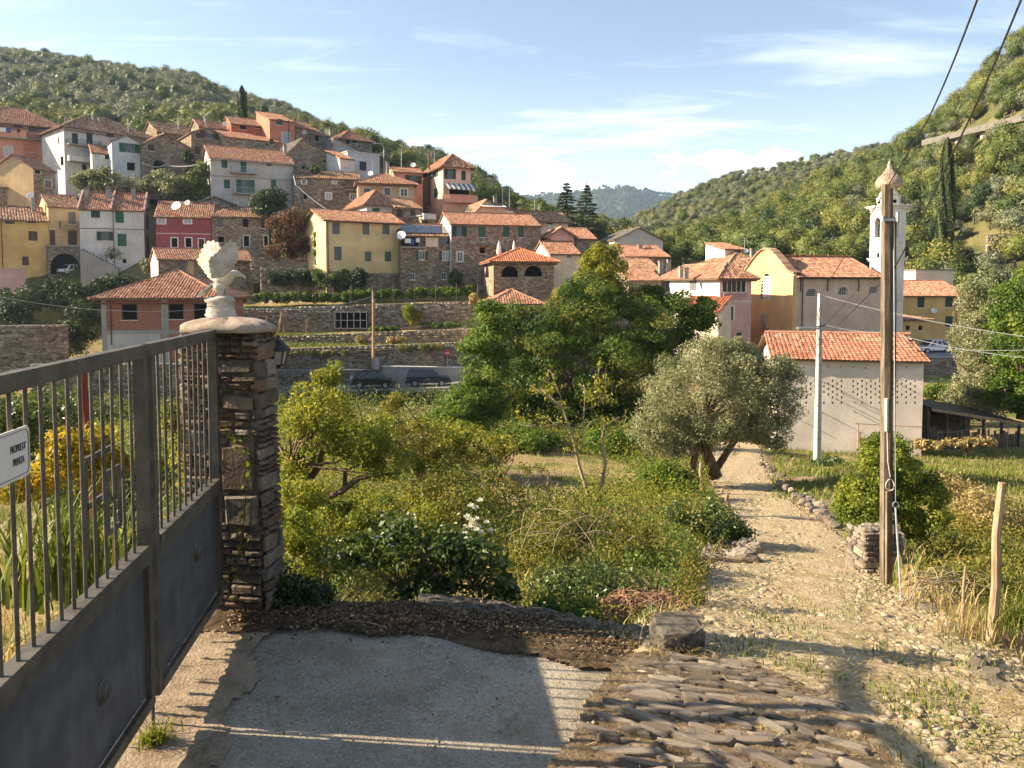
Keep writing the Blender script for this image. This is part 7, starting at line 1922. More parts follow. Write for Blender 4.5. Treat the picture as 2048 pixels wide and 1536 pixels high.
sheet_poly('dirt_verge', [(gate_x(5.5) - .5, 5.5), (-1.72, 5.45), (-1.60, 4.6), (-1.50, 3.4), (-1.25, 2.0), (-1.2, .2), (-2.6, .2), (gate_x(3) - .5, 3.0)], lambda x, y: PZ(x) + .042 + .012 * max(0, -1.6 - x), M['dirt'], .04, .06, amp=.010)
sheet_poly('soil_strip', [(-2.3, 5.30), (-1.4, 5.42), (-.5, 5.36), (.15, 5.12), (.42, 4.96), (.98, 5.08), (1.15, 5.3), (.62, 5.55), (.2, 5.7), (-.6, 5.9), (-2.3, 5.95)], lambda x, y: PZ(x) + .05 + .02 * max(0, min(1, (y - 5.3) / .4)), M['soil'], .022, .03, amp=.012)
kb = thing('kerb_wall', 'crumbling concrete kerb holding the plate above the garden', 'kerb', (0, 0, 0))
kp = [(-.75, 5.92), (-.2, 5.84), (.3, 5.68), (.66, 5.52), (1.02, 5.42), (1.28, 5.34)]
rg = random.Random(8)
for (xa, ya), (xb, yb) in zip(kp[:-1], kp[1:]):
 m = MB(); n = 7; L1 = []
 for i in range(n + 1):
  t = i / n; x, y = xa + (xb - xa) * t, ya + (yb - ya) * t; z = PZ(x) + .06 + rg.uniform(-.015, .015)
  L1.append([(x, y + .0 + rg.uniform(-.02, .02), -1.4), (x, y + rg.uniform(-.02, .02), z - .02), (x, y + .06, z + .012), (x, y + .17, z + .01 + rg.uniform(-.01, .01)), (x, y + .25 + rg.uniform(-.03, .03), z - .03), (x, y + .27, -1.4)])
 vv = [p for l in L1 for p in l]; F = [(i * 6 + k, (i + 1) * 6 + k, (i + 1) * 6 + k + 1, i * 6 + k + 1) for i in range(n) for k in range(5)] + [tuple(range(6)), tuple(n * 6 + k for k in range(6))[::-1]]
 m.add(vv, F); m.build('kerb_stone', M['pebbledark'] if 'pebbledark' in M else M['pebble'], kb)
blk = thing('concrete_block', 'broken lump of pebbly concrete at the corner of the kerb', 'block', (1.12, 5.20, PZ(1.1) + .0), R(-8))
def lump(w, d, h, rg, cut=.25):
 m = MB(); n = 12
 for j, (zz, s) in enumerate(((0, .96), (.35, 1.02), (.72, 1.0), (.93, .95), (1.0, .80))):
  for i in range(n):
   a = 2 * math.pi * i / n; ca, sa = math.cos(a), math.sin(a); q_ = (abs(ca) ** 4 + abs(sa) ** 4) ** -.25
   m.v.append((w / 2 * q_ * ca * s * (1 + rg.uniform(-.05, .05)), d / 2 * q_ * sa * s * (1 + rg.uniform(-.05, .05)), h * zz + rg.uniform(-.01, .01)))
 for j in range(4):
  for i in range(n): m.f.append((j * n + i, j * n + (i + 1) % n, (j + 1) * n + (i + 1) % n, (j + 1) * n + i)); m.m.append(0)
 m.f.append(tuple(4 * n + i for i in range(n))); m.m.append(0); return m
a_ = lump(.40, .34, .14, rg).build('lower_block', M['pebbledark'], blk); b_ = lump(.36, .32, .15, rg).build('upper_block', M['pebbledark'], blk); b_.location = (.02, .02, .142); b_.rotation_euler = (R(3), R(-3), R(4)); a_.location = (0, 0, -.02)
# ------------------------------------------------------------------ cobbled path
def m_path():
 b = NB('stony_path'); v = b.coord(); n = b.noise(v, 1.3, 6, .65); n2 = b.noise(v, 12, 6, .68); vo = b.vor(v, 22, out='Color'); sp = b.n('ShaderNodeSeparateColor'); b.l(vo, sp.inputs[0])
 c = b.mix(b.rng(n2, .3, .7), (.27, .205, .12), (.47, .37, .23)); c = b.mix(b.math('MULTIPLY', b.rng(sp.outputs[0], .5, .9), .5), c, (.50, .42, .30)); c = b.mix(b.math('MULTIPLY', b.rng(n, .52, .66), .6), c, (.24, .205, .07))
 b.principled(c, .97, b.bump(b.math('ADD', n2, b.noise(v, 34, 5, .7)), .8, .03), spec=.06); return b.mat
M['path'] = m_path()
nl_, nw = len(PC), 26; V = []
tang = np.gradient(PC[:, :2], axis=0); tang /= np.linalg.norm(tang, axis=1, keepdims=True); nor = np.stack([tang[:, 1], -tang[:, 0]], 1)
# resample finely
LI = np.linspace(0, nl_ - 1, 420); pcx = np.stack([np.interp(LI, np.arange(nl_), PC[:, k]) for k in range(3)], 1); pnr = np.stack([np.interp(LI, np.arange(nl_), nor[:, k]) for k in range(2)], 1); pwd = np.interp(LI, np.arange(nl_), PWID)
for i in range(len(LI)):
 for j in range(nw + 1):
  f = (j / nw - .5) * 2; x = pcx[i, 0] + pnr[i, 0] * f * pwd[i] * .56; y = pcx[i, 1] + pnr[i, 1] * f * pwd[i] * .56
  if y < 5.15 and x < .335 + (y - 3.96) * .452: V.append((x, y, PZ(x) - .12)); continue
  V.append((x, y, pcx[i, 2] + .012 + .03 * math.sin(x * 5.3 + y * 2.1) * math.sin(y * 4.3) * .5 + .02 * (1 - f * f) + rnd.gauss(0, .006) - .08 * max(0, abs(f) - .85) / .15))
Q = [(i * (nw + 1) + j, i * (nw + 1) + j + 1, (i + 1) * (nw + 1) + j + 1, (i + 1) * (nw + 1) + j) for i in range(len(LI) - 1) for j in range(nw)]
path = link('path', np_mesh('path', V, Q, M['path'], smooth=True)); path['kind'] = 'structure'
def pz(x, y):
 d2 = (pcx[:, 0] - x) ** 2 + (pcx[:, 1] - y) ** 2; return pcx[d2.argmin(), 2] + .015
cbm = NB('cobble_stone'); v_ = cbm.coord(); rr = cbm.objrand(); cc = cbm.ramp(rr, [(0, (.12, .10, .08)), (.35, (.19, .16, .13)), (.7, (.26, .22, .175)), (1, (.33, .285, .23))]); nz1 = cbm.noise(v_, 14, 6, .65)
cc = cbm.mix(cbm.rng(nz1, .35, .7), cc, cbm.mix(1.0, cc, (.62, .58, .54), 'MULTIPLY')); cbm.principled(cc, .92, cbm.bump(cbm.math('ADD', nz1, cbm.noise(v_, 60, 4)), .6, .012), spec=.15); M['cobble'] = cbm.mat
cbm = NB('small_path_stone'); v_ = cbm.coord(); cc = cbm.ramp(cbm.island(), [(0, (.19, .145, .09)), (.4, (.31, .245, .16)), (.8, (.37, .30, .21)), (1, (.39, .32, .23))]); cbm.principled(cc, .93, cbm.bump(cbm.noise(v_, 30, 5), .5, .01), spec=.12); M['smallstone'] = cbm.mat
def cobble_mesh(rg, name, mat):
 """flattened, uneven pebble of unit length along x"""
 n, V, F = 10, [], []
 ph = [rg.uniform(0, 6.28) for _ in range(4)]
 for j, (zz, s) in enumerate(((-.5, 1.0), (0.2, 1.0), (.42, .92), (.5, .74))):
  for i in range(n):
   a = 2 * math.pi * i / n; ca, sa = math.cos(a), math.sin(a); q_ = (abs(ca) ** 6 + abs(sa) ** 6) ** (-1 / 6); w = 1 + .10 * math.sin(2 * a + ph[0]) + .10 * math.sin(3 * a + ph[1])
   V.append((.5 * q_ * ca * s * w, .5 * q_ * sa * s * w, zz * (1 + .1 * math.sin(a + ph[2]))))
 for j in range(3):
  for i in range(n): F.append((j * n + i, j * n + (i + 1) % n, (j + 1) * n + (i + 1) % n, (j + 1) * n + i))
 F.append(tuple(3 * n + i for i in range(n)))
 me = bpy.data.meshes.new(name); me.from_pydata(V, [], F); me.materials.append(mat); me.update(); return me
M['bed'] = m_dirt('cobble_bed_earth', (.10, .07, .042), (.20, .145, .09), (.33, .26, .18))
sheet_poly('cobble_bed', [(-.3, 2.6), (.33, 3.98), (.77, 4.98), (1.0, 5.12), (1.6, 4.95), (1.78, 4.3), (2.0, 3.2), (2.1, 2.6)], lambda x, y: pz(x, y) + .022, M['bed'], .024, .02, amp=.010)
rg = random.Random(5); cms = [cobble_mesh(rg, 'cobble', M['cobble']) for _ in range(10)]
# slanted rows of long cobbles beside the plate (lower middle), then smaller ones up the path
cnt = 0; cbr = MB()
ux, uy = Vector((.93, -.36)), Vector((.36, .93))
for r_ in range(-20, 38):
 s = -1.0
 while s < 2.2:
  L_ = rg.uniform(.09, .36); wd_ = rg.uniform(.022, .044)
  c = Vector((.95, 4.15)) + ux * (s + L_ / 2) + uy * (r_ * .047 + rg.gauss(0, .007)); s += L_ + .012
  edge = .312 + (c.y - 3.96) * .452 + .06
  if c.x - L_ * .47 < edge or c.y < 2.5 or c.y > 5.12 + .1 * math.sin(c.x * 3): continue
  lim = 1.62 + .10 * math.sin(c.y * 5) + .35 * max(0, 4.2 - c.y)
  if c.x > lim: continue
  if abs(c.x - 1.12) < .3 and c.y > 4.92: continue
  cmx = cms[rg.randrange(10)]; mtx = Matrix.LocRotScale(Vector((c.x, c.y, pz(c.x, c.y) + .004 + rg.gauss(0, .010))), Euler((rg.gauss(.30, .14), rg.gauss(0, .08), math.atan2(ux.y, ux.x) + rg.gauss(0, .14))), Vector((L_ * 1.02, wd_ * 1.15, rg.uniform(.05, .085))))
  if cnt < 300: o = link('cobble', cmx, path); o.matrix_local = mtx; cnt += 1
  else: cbr.add([mtx @ v.co for v in cmx.vertices], [tuple(p.vertices) for p in cmx.polygons])
if cbr.v: o = cbr.build('cobbles', M['smallstone'], path); o['kind'] = 'stuff'
base_v = np.array([v.co[:] for v in cms[0].vertices]); tri_low = [(0, 1, 5), (1, 2, 5), (2, 3, 5), (3, 4, 5), (4, 0, 5)]
V, Q = [], []
nst = 0; rgn = np.random.default_rng(12)
while nst < 15000:
 i = int(rgn.integers(len(LI)));
 if rgn.random() > 9.0 / max(9.0, pcx[i, 1]) ** 1.0 * .9: continue
 f = rgn.uniform(-1.05, 1.05); x = pcx[i, 0] + pnr[i, 0] * f * pwd[i] * .55 + rgn.normal(0, .05); y = pcx[i, 1] + pnr[i, 1] * f * pwd[i] * .55 + rgn.normal(0, .1)
 if y < 2.3 or (x < .312 + (y - 3.96) * .452 + .08 and y < 5.4): continue
 slz = x < 1.70 and y < 5.1
 if slz and rgn.random() < .45: continue
 s = (rgn.gamma(1.6, .016) + .018) * (1 + .035 * y); s = min(s, .15) * (.55 if slz else 1)
 a = rgn.uniform(0, 6.28); ca, sa = math.cos(a), math.sin(a); sy_ = rgn.uniform(.5, .9); hz = rgn.uniform(.14, .34); z = pz(x, y) + .004 + rgn.normal(0, .006); b = len(V); n = 6
 for j, (zz, sc) in enumerate(((-.4, 1.0), (.25, .85), (.5, .45))):
  for k in range(n):
   t = 2 * math.pi * k / n; lx, ly = s * .5 * sc * math.cos(t) * rgn.uniform(.8, 1.15), s * .5 * sc * sy_ * math.sin(t) * rgn.uniform(.8, 1.15); V.append((x + lx * ca - ly * sa, y + lx * sa + ly * ca, z + zz * s * hz))
 for j in range(2):
  for k in range(n): Q.append((b + j * n + k, b + j * n + (k + 1) % n, b + (j + 1) * n + (k + 1) % n, b + (j + 1) * n + k))
 Q.append((b + 2 * n, b + 2 * n + 1, b + 2 * n + 2, b + 2 * n + 3)); Q.append((b + 2 * n + 3, b + 2 * n + 4, b + 2 * n + 5, b + 2 * n)); nst += 1
o = link('path_stones', np_mesh('path_stones', V, Q, M['smallstone']), path); o['kind'] = 'stuff'
# rocks that edge the path
rkm = [None] * 6
def rock_mesh(rg, mat, name='rock'):
 bmv = []; n = 9; F = []
 for j, (zz, s) in enumerate(((-.3, .85), (0, 1.0), (.38, .92), (.62, .6))):
  for i in range(n):
   a = 2 * math.pi * i / n; w = rg.uniform(.80, 1.15); bmv.append((.5 * math.cos(a) * s * w, .5 * math.sin(a) * s * w, zz * rg.uniform(.85, 1.15)))
 for j in range(3):
  for i in range(n): F.append((j * n + i, j * n + (i + 1) % n, (j + 1) * n + (i + 1) % n, (j + 1) * n + i))
 F.append(tuple(3 * n + i for i in range(n))); me = bpy.data.meshes.new(name); me.from_pydata(bmv, [], F); me.materials.append(mat); me.update(); return me
rg = random.Random(31); rks = [rock_mesh(rg, M['cobble'], 'stone') for _ in range(8)]
def rubble(label, spots, name='dry_stone_edge', cat='stones'):
 """spots: (px, row, D, width px, height factor)"""
 a = at(*spots[0][:3]); t = thing(name, label, cat, (a.x, a.y, gz1(a.x, a.y)))
 for px, row, D, w, hf in spots:
  p = at(px, row, D); s = w * D / FPX; o = link('stone', rks[rg.randrange(8)], t); zz = min(p.z, gz1(p.x, p.y) + .9) if False else p.z
  o.location = Vector((p.x, p.y, zz)) - t.location; o.scale = (s, s * rg.uniform(.6, .9), s * hf); o.rotation_euler = (rg.gauss(0, .12), rg.gauss(0, .12), rg.uniform(-.5, .5))
 return t
def edge_row(x0, r0, d0, x1, r1, d1, n, w0, w1, up=0):
 return [(x0 + (x1 - x0) * i / (n - 1) + rg.uniform(-3, 3), r0 + (r1 - r0) * i / (n - 1) + rg.uniform(-3, 3) - up, d0 + (d1 - d0) * i / (n - 1), (w0 + (w1 - w0) * i / (n - 1)) * rg.uniform(.7, 1.3), rg.uniform(.35, .7)) for i in range(n)]
rubble('tumbled row of pale stones along the right edge of the path by the bushes', edge_row(1525, 930, 31, 1660, 1040, 15.5, 22, 18, 34) + edge_row(1560, 975, 23, 1672, 1062, 14, 12, 16, 34, 10))
rubble('pile of weathered stones at the left edge of the path under the green bush', edge_row(1440, 1085, 12.6, 1508, 1100, 12.0, 5, 42, 46) + edge_row(1420, 1105, 11.8, 1500, 1125, 11.2, 6, 34, 50) + [(1480, 1075, 12.8, 50, .5)])
rubble('flat grey stones along the crumbling right edge of the near path', edge_row(1845, 1215, 8.2, 1965, 1330, 6.0, 9, 30, 60) + edge_row(1960, 1340, 5.4, 2040, 1450, 4.4, 5, 60, 90) + [(1905, 1280, 7.0, 70, .5)])
rubble('few half-buried stones left of the path beyond the kerb', [(1445, 1165, 9.4, 46, .4), (1480, 1205, 8.4, 50, .4), (1425, 1300, 5.6, 60, .35), (1455, 1275, 6.0, 40, .4), (1500, 1330, 5.0, 50, .3)])
stub = at(1772, 1130, 10.8); st_ = thing('masonry_stub', 'stump of pale dry masonry behind the wooden pole', 'wall', (stub.x - .28, stub.y, gz1(stub.x, stub.y) - .05), R(4))
m = MB(); m.box((.27, .27, .30), (.46, .46, .62)); m.build('core', M['mortar'], st_)
stone_face(st_, (0, .03, 0), (1, 0, 0), (0, -1, 0), .54, .66, rg, M['cobble'], lo=.06, hi=.12); stone_face(st_, (.0, .54, 0), (0, -1, 0), (-1, 0, 0), .52, .66, rg, M['cobble'], lo=.06, hi=.12); stone_face(st_, (.54, .0, 0), (0, 1, 0), (1, 0, 0), .52, .66, rg, M['cobble'], lo=.08, hi=.14)
for i in range(5): o = link('stone', rks[i], st_); o.location = (.08 + .1 * i, .2 + .12 * (i % 2), .62); o.scale = (.26, .24, .12)
lg = at(1452, 1118, 11.0); lt = thing('fallen_log', 'pale bare log lying beside the pile of stones', 'log', tuple(lg)); m = MB(); m.tube([(-.35, .05, .03), (-.1, 0, .02), (.2, -.03, 0), (.38, -.02, -.02)], [.05, .045, .05, .035], 8); m.build('trunk', M['palebark'], lt)
# ------------------------------------------------------------------ near poles and posts
pb = at(1773, 1172, 10.0); pt_ = at(1775, 369, 10.0); wp = thing('wooden_pole', 'tall brown wooden pole with a cable channel beside the path', 'pole', (pb.x, pb.y, pb.z - .1)); hp = pt_.z - pb.z + .1
lean_ = pt_.x - pb.x
wp.rotation_euler = (0, math.atan2(lean_, hp), 0)
m = MB(); m.add([(x, y, z) for z, g in ((0, 1.08), (hp, .92)) for x, y in ((-.058 * g, -.05 * g), (.010 * g, -.062 * g), (.010 * g, .06), (-.058 * g, .06))], ((3, 2, 1, 0), (4, 5, 6, 7), (0, 1, 5, 4), (1, 2, 6, 5), (2, 3, 7, 6), (3, 0, 4, 7))); m.build('post', M['polewood'] if 'polewood' in M else M['wood'], wp)
m = MB(); m.add([(x, y, z) for z, g in ((0, 1.08), (hp - .05, .92)) for x, y in ((.014 * g, -.045), (.064 * g, -.030), (.064 * g, .05), (.014 * g, .05))], ((3, 2, 1, 0), (4, 5, 6, 7), (0, 1, 5, 4), (1, 2, 6, 5), (2, 3, 7, 6), (3, 0, 4, 7))); m.build('side_plank', M['bark'], wp)
zrow = lambda row: at(1775, row, 10).z - pb.z + .1
m = MB(); m.tube([(-.03, -.068, zrow(1165)), (-.03, -.068, zrow(980))], .016, 8); m.build('conduit', M['palebark'], wp)
m = MB(); m.tube([(-.04, -.075, zrow(860)), (-.04, -.075, zrow(795))], .022, 8); m.build('white_sleeve', M['trim'], wp)
m = MB(); m.tube([(.055 * math.cos(a), -.09 + .01 * math.sin(a * 2), zrow(966) + .075 * math.sin(a)) for a in [i * math.pi / 10 for i in range(41)]], .006, 5); m.tube([(-.035, -.08, zrow(858)), (-.03, -.09, zrow(920)), (.0, -.095, zrow(950))], .006, 5); m.build('cable_coil', M['trim'], wp)
m = MB(); m.bar((-.09, -.06, zrow(440)), (.11, -.06, zrow(440)), .03, .035); m.tube([(.1, -.06, zrow(445)), (.1, -.06, zrow(425))], .03, 8); m.tube([(-.085, -.06, zrow(443)), (-.085, -.06, zrow(432))], .022, 8); m.build('insulator_bracket', M['zinc'], wp)
m = MB(); m.tube([(.085, -.04, zrow(440)), (.088, -.05, zrow(600)), (.086, -.045, zrow(900)), (.088, -.04, zrow(1100))], .008, 5); m.build('cable', M['iron'], wp)
# guy rod with an eye
a, b = at(1806, 1233, 8.6), at(1791, 1015, 9.4); gr = thing('guy_rod', 'thin pale guy rod with an eye, anchored beside the wooden pole', 'rod', tuple(a)); d = b - a
m = MB(); m.tube([(0, 0, -.1), tuple(d)], .011, 6); m.tube([tuple(d + Vector((.035 * math.cos(t), 0, .035 + .035 * math.sin(t)))) for t in [i * math.pi / 6 for i in range(13)]], .009, 5); m.build('rod', M['zinc'], gr)
top = at(1787, 445, 10.0); m = MB(); m.tube([tuple(d + Vector((0, 0, .07))), tuple((top - a))], .005, 4); m.build('guy_wire', M['zinc'], gr)
def stake(label, px0, row0, px1, row1, D, rad, name='wooden_post'):
 a, b = at(px1, row1, D), at(px0, row0, D); t = thing(name, label, 'post', (a.x, a.y, a.z)); d = b - a; m = MB(); m.tube([(0, 0, -.25), (d.x * .33 + rad * .5, 0, d.z * .33), (d.x * .66 - rad * .4, 0, d.z * .66), (d.x, 0, d.z)], [rad * 1.15, rad, rad * .9, rad * .75], 9); m.build('post', M['wood'], t); return t
stake('tall rough wooden post at the right edge of the path', 2004, 965, 1980, 1268, 6.6, .040)
stake('thin leaning stick between the ivy bush and the tall rough post', 1931, 1132, 1922, 1262, 7.0, .014)
stake('short wooden stake at the left side of the path by the olive', 1455, 988, 1455, 1018, 18.5, .055)
stake('slender grey stake leaning beside the olive trunk', 1402, 925, 1404, 985, 22, .06)
stake('bare stake in the vegetable plot left of the forked fruit tree', 1098, 945, 1098, 1020, 18.5, .035)
stake('rusty red iron post seen through the gate bars', 165, 720, 188, 1005, 7.6, .045).children[0].data.materials[0] = m_plain('rusty_red_paint', (.16, .035, .022), .7)
stake('dark slanting stick in the grass right of the path', 1588, 915, 1562, 955, 29, .03)
# concrete lamp pole
lb = at(1634, 935, 33.5); lt_ = at(1640, 587, 33.5); lpole = thing('street_lamp', 'grey concrete pole with a flat street lamp arm by the barn', 'lamp post', (lb.x, lb.y, lb.z - .1)); hl = lt_.z - lb.z + .1; dx = lt_.x - lb.x
m = MB(); m.tube([(0, 0, 0), (dx * .5, 0, hl * .5), (dx, 0, hl)], [.17, .135, .095], 8); m.build('shaft', M['palepole'] if 'palepole' in M else M['zinc'], lpole)
zl = at(1640, 657, 33.5).z - lb.z + .1; m = MB(); m.tube([(dx * .9, -.1, zl), (dx * .9 - .35, -.25, zl + .02)], .035, 6); m.build('arm', M['zinc'], lpole)
m = MB(); m.box((dx * .9 - .68, -.28, zl + .03), (.75, .24, .09)); m.box((dx * .9 - .75, -.28, zl - .02), (.4, .18, .02)); m.build('lamp_head', M['zinc'], lpole)
m = MB()
for z0_, z1_ in ((hl - .5, hl - 1.3), (hl - 1.25, hl - 2.2)): m.tube([(dx, -.12, z0_), (dx - .15, -.16, (z0_ + z1_) / 2), (dx * .9, -.13, z1_)], .014, 5)
m.bar((dx - .16, -.1, hl - 1.45), (dx + .22, -.1, hl - 1.38), .04); m.build('cable_loops', M['iron'], lpole)
def wire(label, pts, rad, sag=.0, name='overhead_cable', mat='iron', n=24):
 P = [Vector(p) for p in pts]; out = []
 for a, b in zip(P[:-1], P[1:]):
  for i in range(n + (b == P[-1])):
   t = i / n; q = a.lerp(b, t); out.append((q.x, q.y, q.z - sag * 4 * t * (1 - t)))
 m = MB(); m.tube(out, rad, 5); o = m.build(name, M[mat]); tag(o, label, 'cable'); return o
A = Vector((lb.x + dx, lb.y, lb.z - .1 + hl - .05))
wire('twisted blue-black cable from the top of the picture down to the concrete lamp pole', [A, at(1855, 240, 12.0), at(1958, -10, 7.8), at(2250, -600, 4.6)], .011, .06, mat='cablemat' if 'cablemat' in M else 'iron')
wire('second overhead cable running down past the wooden pole to the barn', [at(1606, 716, 38.6), at(1786, 540, 13.5), at(1907, 303, 9.6), at(2046, -10, 7.6), at(2300, -600, 4.8)], .011, .05)
wire('upper service wire from the lamp pole to the right edge', [A, at(2055, 674, 27), at(2400, 720, 22)], .016, .15, mat='zinc')
wire('lower service wire from the lamp pole to the right edge', [at(1645, 648, 33.5), at(1775, 664, 31.5), at(2055, 716, 27), at(2300, 760, 24)], .013, .12, mat='zinc')
wire('thin wire crossing from behind the wooden pole to the right tree', [at(1794, 690, 38), at(2055, 700, 30), at(2200, 705, 28)], .010, .1, mat='zinc')
wire('guy wire from the lamp pole to the church corner', [at(1770, 520, 79), at(1640, 660, 33.6)], .012, .0)
wire('pale cable bundle strung from the stone barn to the pale grey house', [at(284, 324, 118), at(330, 330, 117.5), at(421, 321, 112.8)], .10, .5, mat='zinc')
wire('thin telephone wire running left from the utility pole', [at(748, 592, 77.6), at(470, 612, 70), at(0, 594, 62)], .022, .8, mat='zinc')
wire('steel stay cable slanting down the corner of the pale grey house', [at(587, 352, 115), at(604, 416, 113)], .05, 0, mat='zinc'); wire('second stay cable slanting across the long stone house', [at(590, 368, 115), at(655, 420, 108)], .05, .2, mat='zinc')
# ------------------------------------------------------------------ trees, bushes and grass
def ell_clumps(D, ells, seed):
 """ells: (px, row, half width px, half height px, half depth m, clumps, clump radius m) -> centres, radii"""
 rg = np.random.default_rng(seed); C, Rr = [], []
 for px, row, hw, hh, hd, n, cr in ells:
  c = at(px, row, D); k = D / FPX
  for i in range(n):
   u = rg.normal(0, 1, 3); u /= np.linalg.norm(u); t = rg.uniform(.25, 1) ** .5
   C.append((c.x + u[0] * max(.02, hw * k - cr * .6) * t, c.y + u[1] * max(.02, hd - cr * .5) * t, c.z + u[2] * max(.02, hh * k - cr * .6) * t)); Rr.append(cr * rg.uniform(.7, 1.25))
 return np.array(C), np.array(Rr)
def plantth(name, label, cat, base, D, ells, per, leaf, mat, seed, aspect=.6, tilt=.6, flat=.8, limbs=8, r0=.1, bark='bark', group=None, spread=.5, parts=('trunk', 'crown'), shell=.3, droop=0.0, extra=None):
 """a tree or bush: an Empty at its foot, a limbed trunk, a crown of single leaves in clumps. base (px, row) of the foot or None"""
 C, Rr = ell_clumps(D, ells, seed); rg = np.random.default_rng(seed + 1)
 if base is None: b = Vector((C[:, 0].mean(), C[:, 1].mean(), 0)); b.z = gz1(b.x, b.y)
 else: b = at(base[0], base[1], D)
 t = thing(name, label, cat, tuple(b), 0, group)
 P, N, g = clump_points(C, Rr, per, seed, shell=shell, flat=flat)
 keep = rg.uniform(0, 1, len(P)) < .94
 P, N, g = P[keep], N[keep], g[keep]
 if droop: P[:, 2] -= droop * np.linalg.norm(P[:, :2] - C[g][:, :2], axis=1)
 V, Q = leaf_quads(P - np.array(b), N * (1, 1, 1) + (0, 0, .35), leaf, aspect, tilt, seed, fold=.12)
 link(parts[1], np_mesh(parts[1], V, Q, M[mat], tints(g, len(C), len(Q), seed, spread)), t)
 mb = MB(); top = C[:, 2].max() - b.z
 if limbs:
  if extra:
   for pts, rad in extra: mb.tube([tuple(at(*p) - b) for p in pts], rad, 7)
  order = rg.permutation(len(C))[:limbs]; cm = Vector(C.mean(0)) - b
  fork = Vector((cm.x * .35, cm.y * .35, max(.12, cm.z * .42)))
  if not extra: mb.tube([(0, 0, -.25), tuple(fork * .5 + Vector((.06 * top * .3, 0, 0))), tuple(fork)], [r0 * 1.25, r0, r0 * .8], 8)
  else: fork = at(*extra[0][0][-1]) - b
  for i in order:
   c = Vector(C[i]) - b; md = fork.lerp(c, .5) + Vector(rg.normal(0, .05 * max(.3, top), 3)) + Vector((0, 0, .06 * top)); md2 = md.lerp(c, .5) + Vector(rg.normal(0, .03 * max(.3, top), 3))
   mb.tube([tuple(fork), tuple(md), tuple(md2), tuple(c)], [r0 * .5, r0 * .33, r0 * .2, r0 * .07], 5, cap=False)
  mb.build(parts[0], M[bark], t, True)
 return t
# --- the valley in front of the church
plantth('locust_tree', 'big dark green locust tree filling the middle of the valley', 'tree', (1165, 868), 48, [(1150, 715, 225, 150, 4.8, 190, .95), (1060, 650, 125, 75, 3.4, 30, .85), (1255, 655, 135, 85, 3.4, 36, .85), (1180, 590, 90, 55, 2.6, 20, .8), (1130, 815, 230, 58, 4, 100, .85)], 340, .17, 'L_locust', 101, .5, .55, .55, 26, .26, spread=.75, droop=.25)
plantth('tall_tree', 'tall bright green tree rising above the locust tree', 'tree', (1200, 845), 53, [(1200, 545, 62, 68, 2.0, 26, .75), (1170, 600, 75, 55, 2.2, 18, .75), (1225, 600, 70, 55, 2.2, 16, .75), (1190, 500, 26, 32, 1.0, 6, .5)], 330, .19, 'L_fig', 102, .6, .6, .8, 14, .2, spread=.7)
plantth('leafy_tree', 'dark leafy tree between the locust tree and the veranda house', 'tree', (1350, 800), 52, [(1350, 640, 85, 70, 2.6, 34, .8), (1395, 625, 45, 40, 1.6, 10, .6), (1330, 700, 90, 60, 2.6, 22, .8), (1300, 600, 40, 40, 1.4, 8, .6)], 330, .19, 'L_locust', 103, .6, .6, .7, 14, .18, spread=.6)
plantth('locust_sapling', 'yellow-green young locust on the left flank of the big locust tree', 'tree', (960, 890), 38, [(960, 730, 66, 95, 2.2, 40, .7), (985, 640, 46, 55, 1.6, 16, .6), (945, 820, 80, 60, 2.4, 40, .7)], 320, .17, 'L_vine', 104, .45, .55, .55, 14, .12, spread=.7, droop=.2)
plantth('bright_bush', 'bright green bush at the foot of the yellow-green young locust', 'bush', (880, 890), 36, [(885, 850, 50, 42, 1.4, 18, .5), (930, 800, 40, 40, 1.2, 10, .5), (850, 880, 60, 25, 1.2, 10, .45)], 260, .14, 'L_vine', 105, .6, .6, .8, 5, .05)
oe = [(([(1432, 955, 24.0), (1412, 900, 24), (1402, 850, 24)]), [.22, .16, .12]), ([(1408, 985, 23.6), (1385, 940, 23.6), (1395, 890, 23.8), (1402, 850, 24)], [.17, .12, .11, .10]), ([(1425, 950, 24), (1470, 880, 24.3), (1530, 820, 24.6)], [.13, .1, .07])]
plantth('olive_tree', 'large rounded silver-green olive tree beside the path', 'tree', (1415, 972), 24, [(1420, 790, 150, 122, 2.1, 190, .34), (1480, 745, 85, 75, 1.6, 50, .32), (1555, 780, 52, 90, 1.3, 46, .32), (1325, 865, 75, 65, 1.4, 60, .3), (1385, 872, 70, 34, 1.4, 26, .26), (1520, 860, 66, 50, 1.2, 36, .28), (1450, 690, 40, 25, .8, 14, .22)], 210, .085, 'L_oliven', 106, .36, .75, .95, 30, .10, extra=oe, spread=.45, shell=.2)
plantth('willow_tree', 'grey-green willowy tree at the right edge by the street', 'tree', (1975, 830), 47, [(1975, 690, 62, 120, 2.6, 80, .7), (1955, 600, 42, 60, 1.8, 24, .6), (1950, 790, 62, 60, 2.2, 40, .65)], 330, .15, 'L_oliven', 107, .4, .65, .8, 16, .2, spread=.6)
plantth('walnut_tree', 'fresh green tree at the right edge in front of the willowy tree', 'tree', (2040, 830), 44, [(2040, 650, 60, 125, 2.6, 70, .75), (2040, 775, 66, 60, 2.4, 44, .7)], 330, .17, 'L_vine', 108, .65, .6, .75, 14, .18, spread=.7)
